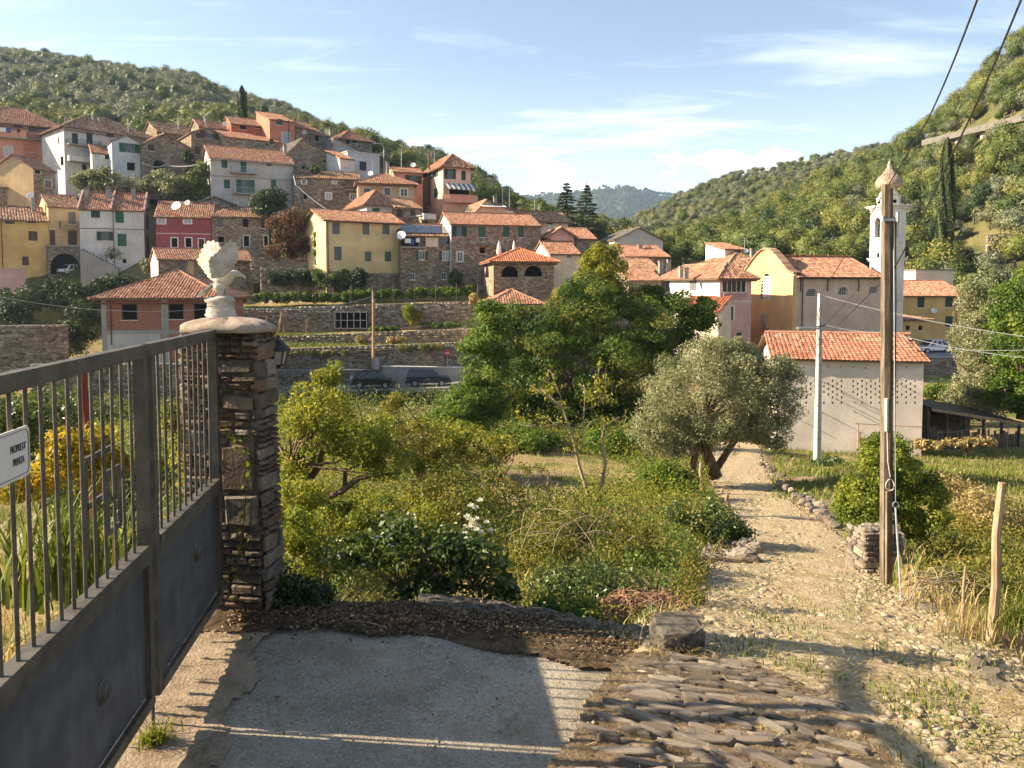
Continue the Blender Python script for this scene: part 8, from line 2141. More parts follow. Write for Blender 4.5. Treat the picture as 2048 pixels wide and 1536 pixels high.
# --- fruit trees and brambles of the garden
fe = [([(610, 1050, 13.5), (600, 985, 13.5), (580, 930, 13.4)], [.10, .085, .06]), ([(600, 985, 13.5), (640, 930, 13.6), (650, 860, 13.7)], [.075, .06, .03]), ([(605, 1010, 13.5), (680, 985, 13.3), (720, 955, 13.2), (800, 945, 13.1)], [.08, .06, .05, .02]), ([(690, 980, 13.3), (690, 940, 13.4), (720, 930, 13.3)], [.05, .035, .015])]
plantth('fruit_tree', 'sprawling fruit tree with yellow-green leaves and dark limbs right of the pillar', 'tree', (608, 1055), 13.5, [(640, 830, 85, 100, 1.0, 46, .26), (600, 930, 55, 60, .8, 20, .22), (720, 880, 80, 55, .9, 26, .22), (790, 930, 70, 40, .7, 16, .18), (655, 750, 40, 30, .5, 10, .16)], 130, .062, 'L_fig', 109, .6, .7, .85, 34, .06, extra=fe, spread=.6, shell=.1)
plantth('peach_tree', 'loose yellow-leaved fruit tree behind the roses', 'tree', (850, 1050), 15.5, [(830, 880, 80, 50, 1.0, 24, .24), (900, 930, 70, 50, 1.0, 22, .24), (780, 800, 35, 30, .5, 6, .18)], 120, .066, 'L_bramble', 110, .55, .7, .85, 20, .05, spread=.6, shell=.1)
def twigtree(label, name, limbs, D, leaves, leaf, mat, bark, seed):
 b = at(limbs[0][0][0][0], limbs[0][0][0][1], D); t = thing(name, label, 'tree', tuple(b)); rg = np.random.default_rng(seed); mb = MB(); tips = []
 for pts, rad in limbs:
  P = [at(p[0], p[1], D + (p[2] if len(p) > 2 else 0)) - b for p in pts]; mb.tube(P, list(np.linspace(rad[0], rad[1], len(P))), 7)
  for a, c in zip(P[:-1], P[1:]):
   for _ in range(3 if rad[0] < .05 else 1):
    s = a.lerp(c, rg.uniform(.2, 1)); L_ = rg.uniform(.15, .55); d = Vector((rg.normal(0, .8), rg.normal(0, .8), rg.uniform(-.1, 1.0))).normalized() * L_
    mb.tube([s, s + d * .5 + Vector(rg.normal(0, .02, 3)), s + d], [rad[1] * .55 + .003, .005, .003], 4, cap=False); tips += [s + d * k for k in (.4, .6, .8, 1.0)]
 mb.build('trunk', M[bark], t, True); T = np.array([tuple(x) for x in tips]); idx = rg.integers(0, len(T), leaves); P = T[idx] + rg.normal(0, .055, (leaves, 3)); N = rg.normal(0, 1, (leaves, 3)); N /= np.linalg.norm(N, axis=1, keepdims=True)
 V, Q = leaf_quads(P, N, leaf, .6, .8, seed, .1); link('crown', np_mesh('crown', V, Q, M[mat], rg.uniform(.2, 1, len(Q))), t); return t
twigtree('half bare fruit tree with two pale forked limbs above the brambles', 'forked_tree', [([(1190, 1030), (1180, 1000), (1158, 930), (1148, 880), (1125, 815), (1080, 775)], (.055, .018)), ([(1190, 1030), (1198, 1000), (1210, 930), (1203, 880), (1210, 850, .2), (1240, 835, .3)], (.055, .02)), ([(1150, 890), (1165, 865), (1170, 800), (1168, 770)], (.025, .008)), ([(1120, 815), (1090, 790), (1060, 770)], (.02, .006)), ([(1125, 840), (1090, 855), (1040, 850)], (.016, .005)), ([(1205, 880), (1240, 850), (1250, 870)], (.016, .005)),
          ([(1165, 830), (1185, 790), (1200, 735)], (.012, .004)), ([(1180, 820), (1210, 790), (1212, 735)], (.012, .004)), ([(1185, 815), (1222, 790), (1228, 760)], (.011, .004)), ([(1130, 815), (1100, 740, .2), (1075, 790, .3)], (.012, .004))], 17.5, 900, .075, 'L_fig', 'palebark', 111)
twigtree('small bushy fruit tree over the bare vegetable plot', 'young_tree', [([(1015, 1010), (1000, 970), (990, 920), (975, 890)], (.03, .008)), ([(1040, 1010), (1035, 970), (1060, 930)], (.022, .006)), ([(1000, 970), (965, 940), (950, 905)], (.016, .005)), ([(1000, 965), (1025, 925), (1030, 890)], (.016, .005))], 18.5, 1800, .06, 'L_bramble', 'bark', 112)
BU = [  # label, name, base row, D, ellipses, per, leaf, mat
 ('yellowing bramble thicket behind the white roses', 'bramble', 12.0, [(930, 985, 110, 45, 1.0, 26, .24), (850, 1000, 70, 35, .8, 14, .22)], 150, .055, 'L_bramble'),
 ('dense yellow-brown bramble bank left of the path', 'bramble', 9.5, [(1150, 1080, 140, 60, 1.2, 40, .22), (1270, 1100, 90, 55, 1.0, 26, .2), (1060, 1120, 80, 60, .8, 20, .2)], 190, .042, 'L_bramble'),
 ('tall yellow-green shrubs between the fruit trees and the road hedge', 'thicket', 24, [(880, 880, 110, 50, 1.8, 40, .42), (760, 870, 90, 45, 1.6, 26, .4), (980, 900, 60, 36, 1.2, 16, .36)], 200, .10, 'L_fig'),
 ('rounded green shrubs at the far side of the vegetable plot', 'thicket', 33, [(1040, 880, 90, 26, 1.5, 26, .5), (1230, 885, 70, 40, 1.6, 26, .5), (920, 870, 50, 30, 1.2, 14, .45)], 190, .13, 'L_vine'),
 ('leafy yellowing shrub in front of the spreading fruit tree', 'bush', 10.5, [(720, 1030, 90, 46, .8, 30, .2), (600, 1000, 60, 60, .7, 22, .2), (860, 1040, 60, 36, .6, 16, .17)], 170, .05, 'L_fig'),
 ('low bramble tangle sloping down to the kerb', 'bramble', 7.6, [(1180, 1165, 120, 45, .7, 30, .16), (1090, 1190, 60, 35, .5, 14, .14)], 170, .036, 'L_rose'),
 ('round green bush at the left edge of the path', 'bush', 12.8, [(1420, 1040, 62, 45, .7, 26, .2), (1470, 1060, 40, 36, .5, 14, .17), (1370, 1030, 50, 36, .6, 14, .17)], 190, .045, 'L_rose'),
 ('leafy dark green shrub under the olive tree', 'bush', 20.5, [(1320, 955, 55, 38, .8, 18, .28), (1365, 965, 35, 28, .6, 10, .24)], 170, .08, 'L_vine'),
 ('pale weeds growing beside the dry bramble heap', 'weeds', 7.4, [(1375, 1180, 38, 50, .3, 16, .11), (1390, 1140, 28, 30, .3, 8, .1)], 140, .028, 'L_bramble'),
 ('clump of broad leaves at the kerb below the roses', 'bush', 6.5, [(1110, 1215, 55, 28, .25, 14, .09), (1175, 1225, 40, 22, .2, 8, .08)], 60, .06, 'L_vine'),
 ('low weeds spilling over the kerb below the roses', 'weeds', 6.05, [(800, 1222, 150, 20, .16, 34, .07), (1010, 1238, 90, 16, .12, 16, .06)], 90, .03, 'L_rose'),
 ('dark shrub crouching at the foot of the stone pillar', 'bush', 5.95, [(575, 1185, 62, 52, .3, 26, .12), (540, 1130, 26, 40, .2, 8, .09), (640, 1195, 35, 30, .25, 8, .1)], 200, .034, 'L_dark'),
 ('low tangle of weeds behind the dark shrub by the pillar', 'weeds', 8.0, [(650, 1100, 70, 40, .6, 20, .15), (600, 1060, 40, 60, .5, 14, .14)], 150, .045, 'L_fig'),
 ('mixed green weeds below the spreading fruit tree', 'weeds', 11.0, [(640, 1050, 70, 40, .8, 18, .2), (740, 1040, 60, 36, .7, 14, .2)], 130, .06, 'L_fig'),
 ('yellow bush glowing behind the gate bars', 'bush', 6.6, [(150, 905, 55, 60, .5, 22, .15), (60, 960, 60, 50, .5, 18, .15), (210, 940, 36, 50, .4, 12, .13)], 110, .05, 'L_yellow'),
 ('dark green bushes behind the near gate leaf', 'bush', 9.5, [(60, 840, 110, 75, .9, 34, .28), (180, 960, 80, 50, .8, 20, .25), (250, 1000, 60, 60, .8, 16, .25)], 170, .06, 'L_rose'),
 ('light green climber hanging beside the sunlit side of the pillar', 'climber', 6.3, [(375, 900, 30, 90, .2, 22, .09), (345, 830, 25, 40, .2, 8, .08)], 60, .045, 'L_fig'),
 ('weedy green slope seen through the far gate leaf', 'weeds', 13.0, [(330, 920, 80, 55, 1.2, 24, .3), (400, 990, 60, 60, 1.0, 18, .28)], 150, .07, 'L_grass'),
 ('grey-green thicket in front of the stone wall with the arched doorway', 'thicket', 40, [(120, 830, 170, 34, 3, 40, .8), (330, 840, 130, 30, 3, 26, .8)], 190, .19, 'L_broad'),
 ('dark hedge hanging over the wall below the valley road', 'hedge', 68, [(860, 808, 75, 26, 1.5, 34, .75), (760, 800, 70, 22, 1.5, 24, .7), (650, 800, 90, 20, 1.5, 24, .7)], 170, .24, 'L_dark'),
 ('sunlit scrub between the road hedge and the garden', 'thicket', 50, [(740, 855, 130, 24, 2, 36, .7), (600, 850, 70, 30, 2, 18, .7)], 170, .2, 'L_fig'),
 ('ivy covered bush with bright leaves behind the wooden pole', 'ivy_bush', 12.5, [(1775, 925, 64, 64, .6, 50, .17), (1722, 1005, 56, 66, .6, 44, .16), (1838, 1005, 60, 90, .6, 60, .17), (1735, 1075, 46, 34, .4, 18, .13), (1790, 1000, 50, 60, .5, 24, .16)], 210, .05, 'L_ivy'),
 ('dry tangled bramble thicket in the field right of the ivy bush', 'bramble', 15, [(1930, 1000, 62, 50, 1.2, 24, .28), (2010, 1040, 60, 50, 1.0, 22, .28)], 130, .06, 'L_dry'),
 ('yellow weeds spreading at the right edge of the picture', 'weeds', 11, [(1950, 1105, 60, 36, .8, 22, .2), (2040, 1130, 50, 40, .8, 18, .2), (1890, 1080, 30, 28, .5, 8, .15)], 140, .045, 'L_bramble'),
 ('dark scrub at the base of the concrete lamp pole', 'bush', 30, [(1655, 930, 40, 26, .8, 14, .35), (1610, 945, 26, 18, .6, 8, .3)], 150, .11, 'L_rose'),
 ('bushes along the foot of the street wall right of the barn', 'bush', 52, [(1890, 790, 60, 28, 1.5, 18, .7), (1950, 810, 50, 20, 1.5, 10, .6)], 150, .2, 'L_vine'),
 ('clump of dry grass and weeds in front of the dark lean-to', 'weeds', 38, [(1935, 885, 60, 14, .6, 20, .3), (1860, 890, 30, 10, .5, 8, .3)], 90, .16, 'L_dry'),
 # up in the village
 ('wide grey-green olive below the white gabled house', 'olive_tree', 113, [(215, 363, 62, 32, 3, 30, 1.1), (170, 368, 40, 24, 2, 12, .9)], 200, .34, 'L_oliven'),
 ('grey-green olive below the stone barn with the arch', 'olive_tree', 113, [(335, 366, 48, 28, 3, 22, 1.1), (300, 375, 30, 20, 2, 8, .9)], 200, .34, 'L_oliven'),
 ('yellow-green bushes left of the large pale grey house', 'bush', 114, [(395, 375, 34, 30, 2, 16, 1.0), (400, 340, 26, 22, 2, 8, 1.0), (370, 398, 40, 14, 2, 10, .8)], 180, .34, 'L_broad'),
 ('round dark evergreen in front of the large pale grey house', 'evergreen', 108, [(537, 403, 42, 30, 2.5, 34, 1.0)], 240, .3, 'L_dark'),
 ('big reddish tree left of the yellow house', 'red_tree', 97, [(577, 450, 46, 36, 2.6, 28, 1.0), (560, 490, 45, 30, 2.4, 18, 1.0), (600, 500, 36, 34, 2.2, 14, .9)], 240, .27, 'L_red'),
 ('climbing plant on the lit gable of the yellow house', 'climber', 94.5, [(634, 490, 8, 34, .4, 12, .5), (640, 535, 10, 30, .4, 10, .5)], 110, .26, 'L_vine'),
 ('trimmed dark hedge left of the yellow house', 'hedge', 92.5, [(585, 556, 60, 18, .9, 34, .6)], 190, .24, 'L_dark'),
 ('loose green bush at the left foot of the yellow house', 'bush', 91.5, [(655, 557, 34, 26, 1.2, 18, .7), (685, 560, 22, 24, 1.0, 8, .6)], 190, .24, 'L_rose'),
 ('dark rounded bush at the middle foot of the yellow house', 'bush', 91.5, [(717, 560, 20, 26, 1.2, 16, .65)], 200, .24, 'L_dark'),
 ('shrub on the stone base below the old stone house', 'bush', 93, [(912, 558, 18, 22, 1.0, 12, .6)], 180, .24, 'L_rose'),
 ('yellow shrub growing against the top terrace wall', 'bush', 87, [(824, 628, 21, 22, .9, 14, .55)], 170, .2, 'L_fig'),
 ('dry brown bush at the right end of the vine row', 'bush', 88.6, [(947, 600, 15, 13, .7, 8, .45)], 130, .2, 'L_dry'),
 ('green garden rows on the middle terrace', 'weeds', 86.3, [(770, 659, 40, 7, .8, 12, .4), (880, 650, 60, 6, .8, 12, .35)], 110, .2, 'L_vine'),
 ('low green weeds along the left part of the middle terrace', 'weeds', 85, [(600, 674, 90, 7, .8, 20, .4), (500, 684, 50, 6, .6, 10, .35)], 90, .2, 'L_vine'),
 ('trailing greenery hanging over the lowest terrace wall', 'weeds', 79.6, [(640, 706, 80, 8, .3, 16, .35), (840, 694, 70, 8, .3, 14, .35)], 90, .2, 'L_broad'),
 ('brushwood and weeds along the middle terrace edge', 'weeds', 82.5, [(790, 680, 30, 8, .6, 10, .4), (720, 682, 16, 10, .5, 6, .4)], 100, .2, 'L_dry'),
 ('dark ivy slope under the golden yellow house', 'thicket', 88, [(150, 590, 90, 40, 3, 40, 1.0), (60, 600, 70, 34, 3, 26, 1.0), (230, 570, 60, 22, 2, 18, .9)], 220, .27, 'L_dark'),
 ('dark bushes left of the unfinished brick house', 'thicket', 74, [(120, 680, 70, 40, 3, 26, .9), (170, 640, 40, 40, 2, 14, .8), (20, 630, 50, 36, 2, 14, .8)], 220, .23, 'L_dark'),
 ('russet shrub beside the tunnel archway', 'bush', 101, [(107, 560, 16, 9, .8, 8, .6)], 120, .25, 'L_red'),
 ('green shrub at the right foot of the white terrace house', 'bush', 101, [(300, 528, 20, 18, 1.2, 12, .7)], 180, .27, 'L_olive'),
 ('ivy tumbling down the stone barn with the arch', 'climber', 117, [(376, 322, 9, 26, .6, 10, .7)], 150, .3, 'L_dark'),
 ('bush on the ledge of the stone gabled house', 'bush', 119, [(628, 337, 14, 9, .8, 8, .6)], 170, .28, 'L_rose')]
for i, (lb_, nm, D, ells, per, lf, mt) in enumerate(BU):
 cat = 'tree' if nm in ('olive_tree', 'red_tree', 'evergreen') else 'bush'
 e0 = ells[0]; foot = (e0[0], max(e[1] + e[3] for e in ells))
 plantth(nm, lb_, cat, foot, D, ells, per, lf, mt, 200 + i, .6, .6, .85, 6 if cat == 'bush' else 9, .02 if D < 20 else .05 if D < 60 else .12, parts=('stems', 'leaves') if cat == 'bush' else ('trunk', 'crown'), spread=.6, shell=.2)
# vines on the top terrace: two rows
for lb_, px0, px1, row, D, hh in (('long trained row of green vines on the top terrace', 660, 955, 588, 90.0, 13), ('lower left row of green vines with small stakes', 460, 700, 593, 89.4, 12)):
 ells = [(px0 + (px1 - px0) * (i + .5) / 12, row + (4 if px0 < 600 else 4 - 9 * i / 12) - 2, (px1 - px0) / 20, hh, .6, 8, .42) for i in range(12)]
 plantth('vine_row', lb_, 'vines', (px0, row + 14), D, ells, 120, .22, 'L_vine', int(px0), .8, .6, .85, 0, parts=('stems', 'leaves'))
 tv = thing('vine_stakes', 'line of grey stakes standing in the ' + lb_.replace('long trained ', 'right hand ').replace(' with small stakes', '').replace(' of green vines', ' of vines'), 'stakes', tuple(at(px0, row + 16, D)))
 for i in range(8):
  p = at(px0 + (px1 - px0) * i / 7, row + 16, D - .5) - tv.location; m = MB(); m.tube([p, p + Vector((.03, 0, 2.1))], .04, 5); m.build('stake', M['wood'], tv)
# conifers
def cypress(label, px, row0, row1, D, wpx, seed, mat='L_cyp', n=46000, leaf=.3):
 b = at(px, row1, D); tp = at(px, row0, D); h_ = tp.z - b.z; t = thing('cypress', label, 'tree', tuple(b)); rg = np.random.default_rng(seed); z = rg.uniform(.01, 1, n) ** .9; a = rg.uniform(0, 6.283, n); w = wpx * D / FPX / 2
 prof = np.interp(z, [0, .05, .2, .5, .8, .95, 1], [.45, .8, 1, .95, .7, .35, .05]) * w * (1 + .22 * np.sin(a * 5 + z * 7) + .12 * np.sin(a * 9 + z * 23)); rr = prof * rg.uniform(.55, 1.03, n); P = np.stack([rr * np.cos(a), rr * np.sin(a), z * h_], 1); N = np.stack([np.cos(a), np.sin(a), np.full(n, .4)], 1)
 V, Q = leaf_quads(P, N, leaf, .45, .4, seed); link('crown', np_mesh('crown', V, Q, M[mat], np.clip(.5 + .25 * np.sin(a * 5 + z * 7) + rg.normal(0, .2, n), 0, 1)), t); m = MB(); m.tube([(0, 0, -.5), (0, 0, h_ * .9)], [.25, .04], 7); m.build('trunk', M['bark'], t)
cypress('very tall slim cypress on the hillside right of the bell tower', 1888, 275, 520, 122, 31, 1); cypress('dark pointed cypress above the long dark red house', 485, 172, 246, 140, 18, 2, 'L_dark', 9000, .32)
def cedar(label, px, row0, row1, D, wpx, seed):
 b = at(px, row1, D); h_ = at(px, row0, D).z - b.z; t = thing('cedar', label, 'tree', tuple(b)); rg = np.random.default_rng(seed); w = wpx * D / FPX / 2; C, Rr, m = [], [], MB(); m.tube([(0, 0, -1), (0, 0, h_ * .6), (0, 0, h_)], [.3, .16, .03], 7)
 for k in range(15):
  f = k / 15; z = h_ * (.08 + .9 * f); r_ = w * (1 - f) ** .8 * rg.uniform(.75, 1.1)
  for j in range(6):
   a = rg.uniform(0, 6.28); m.tube([(0, 0, z), (r_ * math.cos(a), r_ * math.sin(a), z + .03 * r_)], [.06, .015], 4, cap=False)
   for s in (.35, .6, .85, 1.0): C.append((r_ * s * math.cos(a), r_ * s * math.sin(a), z + rg.uniform(-.1, .1) - .06 * r_ * s)); Rr.append(.30 * w * .6 * (1 - .6 * f) + .1)
 C = np.array(C); P, N, g = clump_points(C, Rr, 46, seed, flat=.3); V, Q = leaf_quads(P, N + (0, 0, .5), .26, .35, .5, seed); link('crown', np_mesh('crown', V, Q, M['L_cedar'], tints(g, len(C), len(Q), seed)), t); m.build('trunk', M['bark'], t)
cedar('left cedar of the pair behind the brown roofed house', 1133, 360, 462, 135, 70, 3); cedar('right cedar of the pair, narrower and darker', 1172, 364, 466, 132, 62, 4)
# rose bush with white flowers
rose = plantth('rose_bush', 'dark leafy rose bush with white blooms beyond the concrete plate', 'bush', (790, 1235), 6.7, [(800, 1080, 80, 50, .35, 20, .12), (900, 1090, 70, 50, .35, 18, .12), (960, 1120, 80, 70, .35, 24, .12), (720, 1110, 70, 50, .3, 14, .11), (850, 1170, 90, 45, .3, 16, .11), (1010, 1180, 40, 40, .25, 10, .1)], 44, .062, 'L_rose', 301, .66, .75, .9, 40, .016, parts=('stems', 'leaves'), shell=.1, spread=.5)
rgf = np.random.default_rng(77)
for px, row, n, s in ((955, 1036, 7, .05), (963, 1052, 5, .045), (915, 1034, 2, .03), (918, 1050, 3, .03), (752, 1078, 4, .035), (782, 1092, 4, .03), (932, 1075, 3, .034), (830, 1062, 1, .03), (733, 1127, 2, .032), (815, 1030, 1, .026), (876, 1056, 1, .026), (865, 1103, 2, .03)):
 c = at(px, row, 6.3) - rose.location; m = MB(); s *= 1.25 if px in (955, 963) else 1.0; n = n + n // 2 if px in (955, 963) else max(1, n - 1)
 for k in range(n):
  o = c + Vector(rgf.normal(0, .022 * n ** .4, 3))
  for ring, (rr, cup) in enumerate(((.2, 1.3), (.6, .9), (1.0, .45))):
   for j in range(5):
    a = j * 1.2566 + ring * .6; d = Vector((math.cos(a), math.sin(a), 0)); p = Vector((-math.sin(a), math.cos(a), 0)); r_ = s * rr * .6; u = Vector((0, 0, s * .5 * cup))
    m.add([o, o + d * r_ * .6 - p * r_ * .55 + u * .6, o + d * r_ + u, o + d * r_ * .6 + p * r_ * .55 + u * .6], ((0, 1, 2, 3),))
 m.build('rose_bloom', M['L_flower'], rose)
# heap of dry bramble canes, long-leaved plants, small stalks
def canes(label, name, px, row, D, w, h, n, mat, rad, seed, arch=.5, cat='canes', part='cane'):
 c = at(px, row, D); t = thing(name, label, cat, tuple(c)); rg = np.random.default_rng(seed); m = MB()
 for i in range(n):
  a = Vector((rg.uniform(-w, w), rg.uniform(-w * .5, w * .5), 0)); b = Vector((rg.uniform(-w, w), rg.uniform(-w * .5, w * .5), rg.uniform(0, h * .5))); mid = a.lerp(b, .5) + Vector((0, 0, rg.uniform(.3, 1) * h)); P = [a * ((1 - s) ** 2) + mid * (2 * s * (1 - s)) + b * (s * s) for s in np.linspace(0, 1, 7)]; m.tube(P, rad, 4, cap=False)
 o = m.build(part, M[mat], t); o['kind'] = 'stuff'; return t
M['cane'] = m_plain('dry_bramble_canes', (.30, .17, .10), .9, var=.5, scale=30)
canes('heap of dry reddish bramble canes beyond the concrete block', 'bramble_heap', 1290, 1235, 6.9, .42, .32, 300, 'cane', .0045, 9)
canes('thin dry canes arching over the bramble bank', 'dry_canes', 1150, 1090, 9.0, .9, .6, 16, 'palebark', .004, 10); canes('bare arching canes between the ivy bush and the right hand posts', 'dry_canes', 1880, 1210, 8.3, .5, .7, 46, 'palebark', .005, 11)
canes('leaning bare canes behind the dark lean-to shed', 'cane_stack', 1965, 835, 47, 1.6, .9, 24, 'wood', .03, 12); canes('scattered prunings on the soil beside the pillar', 'prunings', 690, 1245, 5.6, .35, .07, 40, 'palebark', .004, 13)
def blades(P, h, w, seed, mat, name, lean=.5, seg=3):
 """arched grass blades, each a strip of seg quads"""
 rg = np.random.default_rng(seed); n = len(P); a = rg.uniform(0, 6.283, n); hh = h * rg.uniform(.5, 1.3, n); ln = lean * rg.uniform(.1, 1.2, n) * hh; d = np.stack([np.cos(a), np.sin(a), 0 * a], 1); s = np.stack([-np.sin(a), np.cos(a), 0 * a], 1) * (w * .5); V = []
 for k in range(seg + 1):
  t = k / seg; c = P + d * (ln * t * t)[:, None]; c[:, 2] += hh * t * (1 - .25 * t * lean); ww = (1 - t) ** .7 + .04; V += [c - s * ww, c + s * ww]
 V = np.stack(V, 1).reshape(-1, 3); m_ = 2 * (seg + 1); q = np.array([(2 * k, 2 * k + 1, 2 * k + 3, 2 * k + 2) for k in range(seg)]); Q = (q[None] + np.arange(n)[:, None, None] * m_).reshape(-1, 4)
 return np_mesh(name, V, Q, M[mat], np.repeat(np.clip(rg.normal(.5, .25, n), 0, 1), seg))
def gpoints(n, pxr, seed, dlo=3.0, dhi=40, keep=None, pw=1.6):
 rg = np.random.default_rng(seed); out = []
 while sum(map(len, out)) < n:
  D = dlo + (dhi - dlo) * rg.uniform(0, 1, n * 2) ** pw; px = rg.uniform(pxr[0], pxr[1], n * 2); X = (px - 1024) / FPX * D * 1.02; z = gz(X, D); ok = np.ones(len(X), bool) if keep is None else keep(X, D)
  out.append(np.stack([X, D, z - .01], 1)[ok])
 return np.concatenate(out)[:n]
def k_off(X, Y):
 d, w, p = path_d(X, Y); sl = (X > -2.5) & (X < .42 + (Y - 3.96) * .42) & (Y < 5.98); nse = np.sin(X * 1.3 + 2) * np.sin(Y * .9) + .5 * np.sin(X * 3.1) * np.sin(Y * 2.3)
 return (d > w * .52) & ~sl & (nse > -.55)
o = link('dry_grass', blades(gpoints(17000, (-60, 2110), 1, 4.2, 42, k_off), .30, .016, 2, 'L_dry', 'dry_grass', .8)); tag(o, 'dry straw-coloured grass over the garden and the verges', kind='stuff')
o = link('green_grass', blades(gpoints(15000, (-60, 2110), 3, 5.5, 48, lambda X, Y: k_off(X, Y) & (np.sin(X * .7 + 1) * np.sin(Y * .35) + .3 * np.sin(X * 2.2) > -.1)), .22, .022, 4, 'L_grass', 'green_grass', .7)); tag(o, 'green grass and low weeds over the garden and the field', kind='stuff')
o = link('field_grass', blades(gpoints(11000, (1540, 2110), 23, 21, 41, lambda X, Y: k_off(X, Y) | (np.sin(X) > .2), 1.0), .22, .035, 24, 'L_grass', 'field_grass', .7)); tag(o, 'green grass of the field in front of the barn', kind='stuff')
o = link('terrace_grass', blades(np.concatenate([np.stack([np.random.default_rng(s).uniform(x0, x1, 2600), np.random.default_rng(s + 1).uniform(y0, y1, 2600), np.full(2600, z)], 1) for s, x0, x1, y0, y1, z in ((1, -33, -3, 80.2, 83.6, TZS[0] + .35), (3, -34, -3, 84.6, 87.6, TZS[1] + .3), (5, -38, -3, 88.6, 93, TZS[2] + .15))]), .35, .09, 6, 'L_grass', 'terrace_grass', .7)); tag(o, 'grass on the vegetable terraces above the road', kind='stuff')
# on the path itself: straw litter and small green tufts in patches
rg = np.random.default_rng(55); i = rg.integers(0, len(LI), 60000); i = i[rg.uniform(0, 1, len(i)) < np.minimum(1, (7.0 / np.maximum(4, pcx[i, 1])) ** 1.4)]; f = rg.uniform(-1.08, 1.08, len(i)); X = pcx[i, 0] + pnr[i, 0] * f * pwd[i] * .55 + rg.normal(0, .05, len(i)); Y = pcx[i, 1] + pnr[i, 1] * f * pwd[i] * .55 + rg.normal(0, .12, len(i)); Z = pcx[i, 2] + .03 + rg.uniform(0, .02, len(i)); P = np.stack([X, Y, Z], 1)
ok = ~((X < .40 + (Y - 3.96) * .452) & (Y < 5.4)) & ~((X < 1.7) & (Y < 4.9) & (rg.uniform(0, 1, len(X)) < .8)); P = P[ok]; n = len(P)
tuft = (np.sin(P[:, 0] * 4.1 + 1.3) * np.sin(P[:, 1] * 2.7) + .6 * np.sin(P[:, 0] * 9) * np.sin(P[:, 1] * 6.5) > .15) & (rg.uniform(0, 1, n) < .5)
lit = P[~tuft][:26000]; N = np.tile((0, 0, 1.0), (len(lit), 1)); V, Q = leaf_quads(lit, N, .075, .07, .25, 5); o = link('straw_litter', np_mesh('straw_litter', V, Q, M['L_dry'], rg.uniform(.1, 1, len(Q)))); tag(o, 'straw litter scattered over the stony path', kind='stuff')
o = link('path_weeds', blades(P[tuft][:12000] - (0, 0, .02), .06, .010, 7, 'L_grass', 'path_weeds', .9, 2)); tag(o, 'short green and yellow weeds growing between the path stones', kind='stuff')
def tuftat(label, px, row, D, n, spread, h, w, mat, seed, name='weed_tuft', lean=.7):
 c = at(px, row, D); t = np.random.default_rng(seed); P = np.stack([t.normal(0, spread, n), t.normal(0, spread * .7, n), np.full(n, -.02)], 1); o = link(name, blades(P, h, w, seed, mat, name, lean)); o.location = c; tag(o, label, 'weeds')
tuftat('green weed tuft at the foot of the near gate leaf', 312, 1478, 4.05, 150, .05, .12, .010, 'L_fig', 1, lean=1.0); tuftat('weed tuft in the joint between plate and cobbles', 1245, 1398, 4.55, 260, .07, .10, .008, 'L_bramble', 2, lean=1.0); tuftat('dry yellow tuft at the edge of the concrete plate', 1215, 1440, 4.3, 200, .06, .12, .006, 'L_dry', 3, lean=.9); tuftat('three tall dry stalks standing at the kerb', 1270, 1335, 4.95, 7, .02, .28, .005, 'L_dry', 4, lean=.15)
tuftat('green thistle tuft among the cobbles', 1545, 1500, 3.95, 120, .04, .13, .012, 'L_grass', 5, lean=.8); tuftat('small green tuft at the edge of the cobbles', 1580, 1420, 4.3, 150, .05, .09, .010, 'L_grass', 6); tuftat('long arching iris leaves behind the near gate leaf', 130, 1180, 4.6, 130, .22, .62, .030, 'L_grass', 7, 'iris_clump', .55); tuftat('second clump of iris leaves farther along behind the gate', 235, 1130, 5.2, 90, .18, .55, .028, 'L_grass', 8, 'iris_clump', .55); tuftat('thick dry grass between the two right hand posts', 1955, 1265, 6.8, 260, .2, .28, .008, 'L_dry', 9, lean=.6); tuftat('tall grass at the right edge behind the rough post', 2045, 1250, 6.6, 260, .16, .28, .010, 'L_grass', 10, lean=.8)
# ivy strand on the pillar
iv = thing('ivy_strand', 'thin ivy strand with pale leaves climbing the shaded front of the pillar', 'climber', tuple(at(470, 1200, 5.63))); P_ = [at(x, r_, 5.62) - iv.location for x, r_ in ((470, 1195), (476, 1120), (486, 1060), (492, 990), (497, 930), (490, 890), (462, 875), (448, 850))]; m = MB(); m.tube(P_, .004, 5); m.build('stem', M['bark'], iv)
rg = np.random.default_rng(4); T = np.array([tuple(P_[k].lerp(P_[k + 1], s)) for k in range(7) for s in rg.uniform(0, 1, 10)]); T[:, 1] -= .03; T += rg.normal(0, .022, T.shape); V, Q = leaf_quads(T, np.tile((0, -1.0, .4), (len(T), 1)), .045, .6, .5, 3, .1); link('leaves', np_mesh('leaves', V, Q, M['L_fig'], rg.uniform(.1, .8, len(Q))), iv)
# --- tangled undergrowth of the garden: nobody could count it
def lump_h(X, Y): return np.clip(.5 + .5 * np.sin(X * 1.9 + 1.3 * np.sin(Y * .8)) * np.sin(Y * 1.1 + .9 * np.sin(X * .7)) + .35 * np.sin(X * 4.3 + Y * 2.9), 0, 1.2)
plot = at(1085, 945, 27); plot2 = at(1040, 985, 20)
def k_garden(X, Y):
 d, w, p = path_d(X, Y); i = np.searchsorted(PC[:, 1], Y).clip(0, len(PC) - 1); left = X < PC[i, 0]
 soil = ((X - plot.x) / 3.4) ** 2 + ((Y - plot.y) / 6.5) ** 2 < 1; soil |= ((X - plot2.x) / 1.5) ** 2 + ((Y - plot2.y) / 4) ** 2 < 1
 return left & (d > w * .5 + .25) & ~soil & ~((X < 1.5) & (Y < 6.22)) & (X > gate_x(5.5) + .5 - (Y - 5.5) * .6)
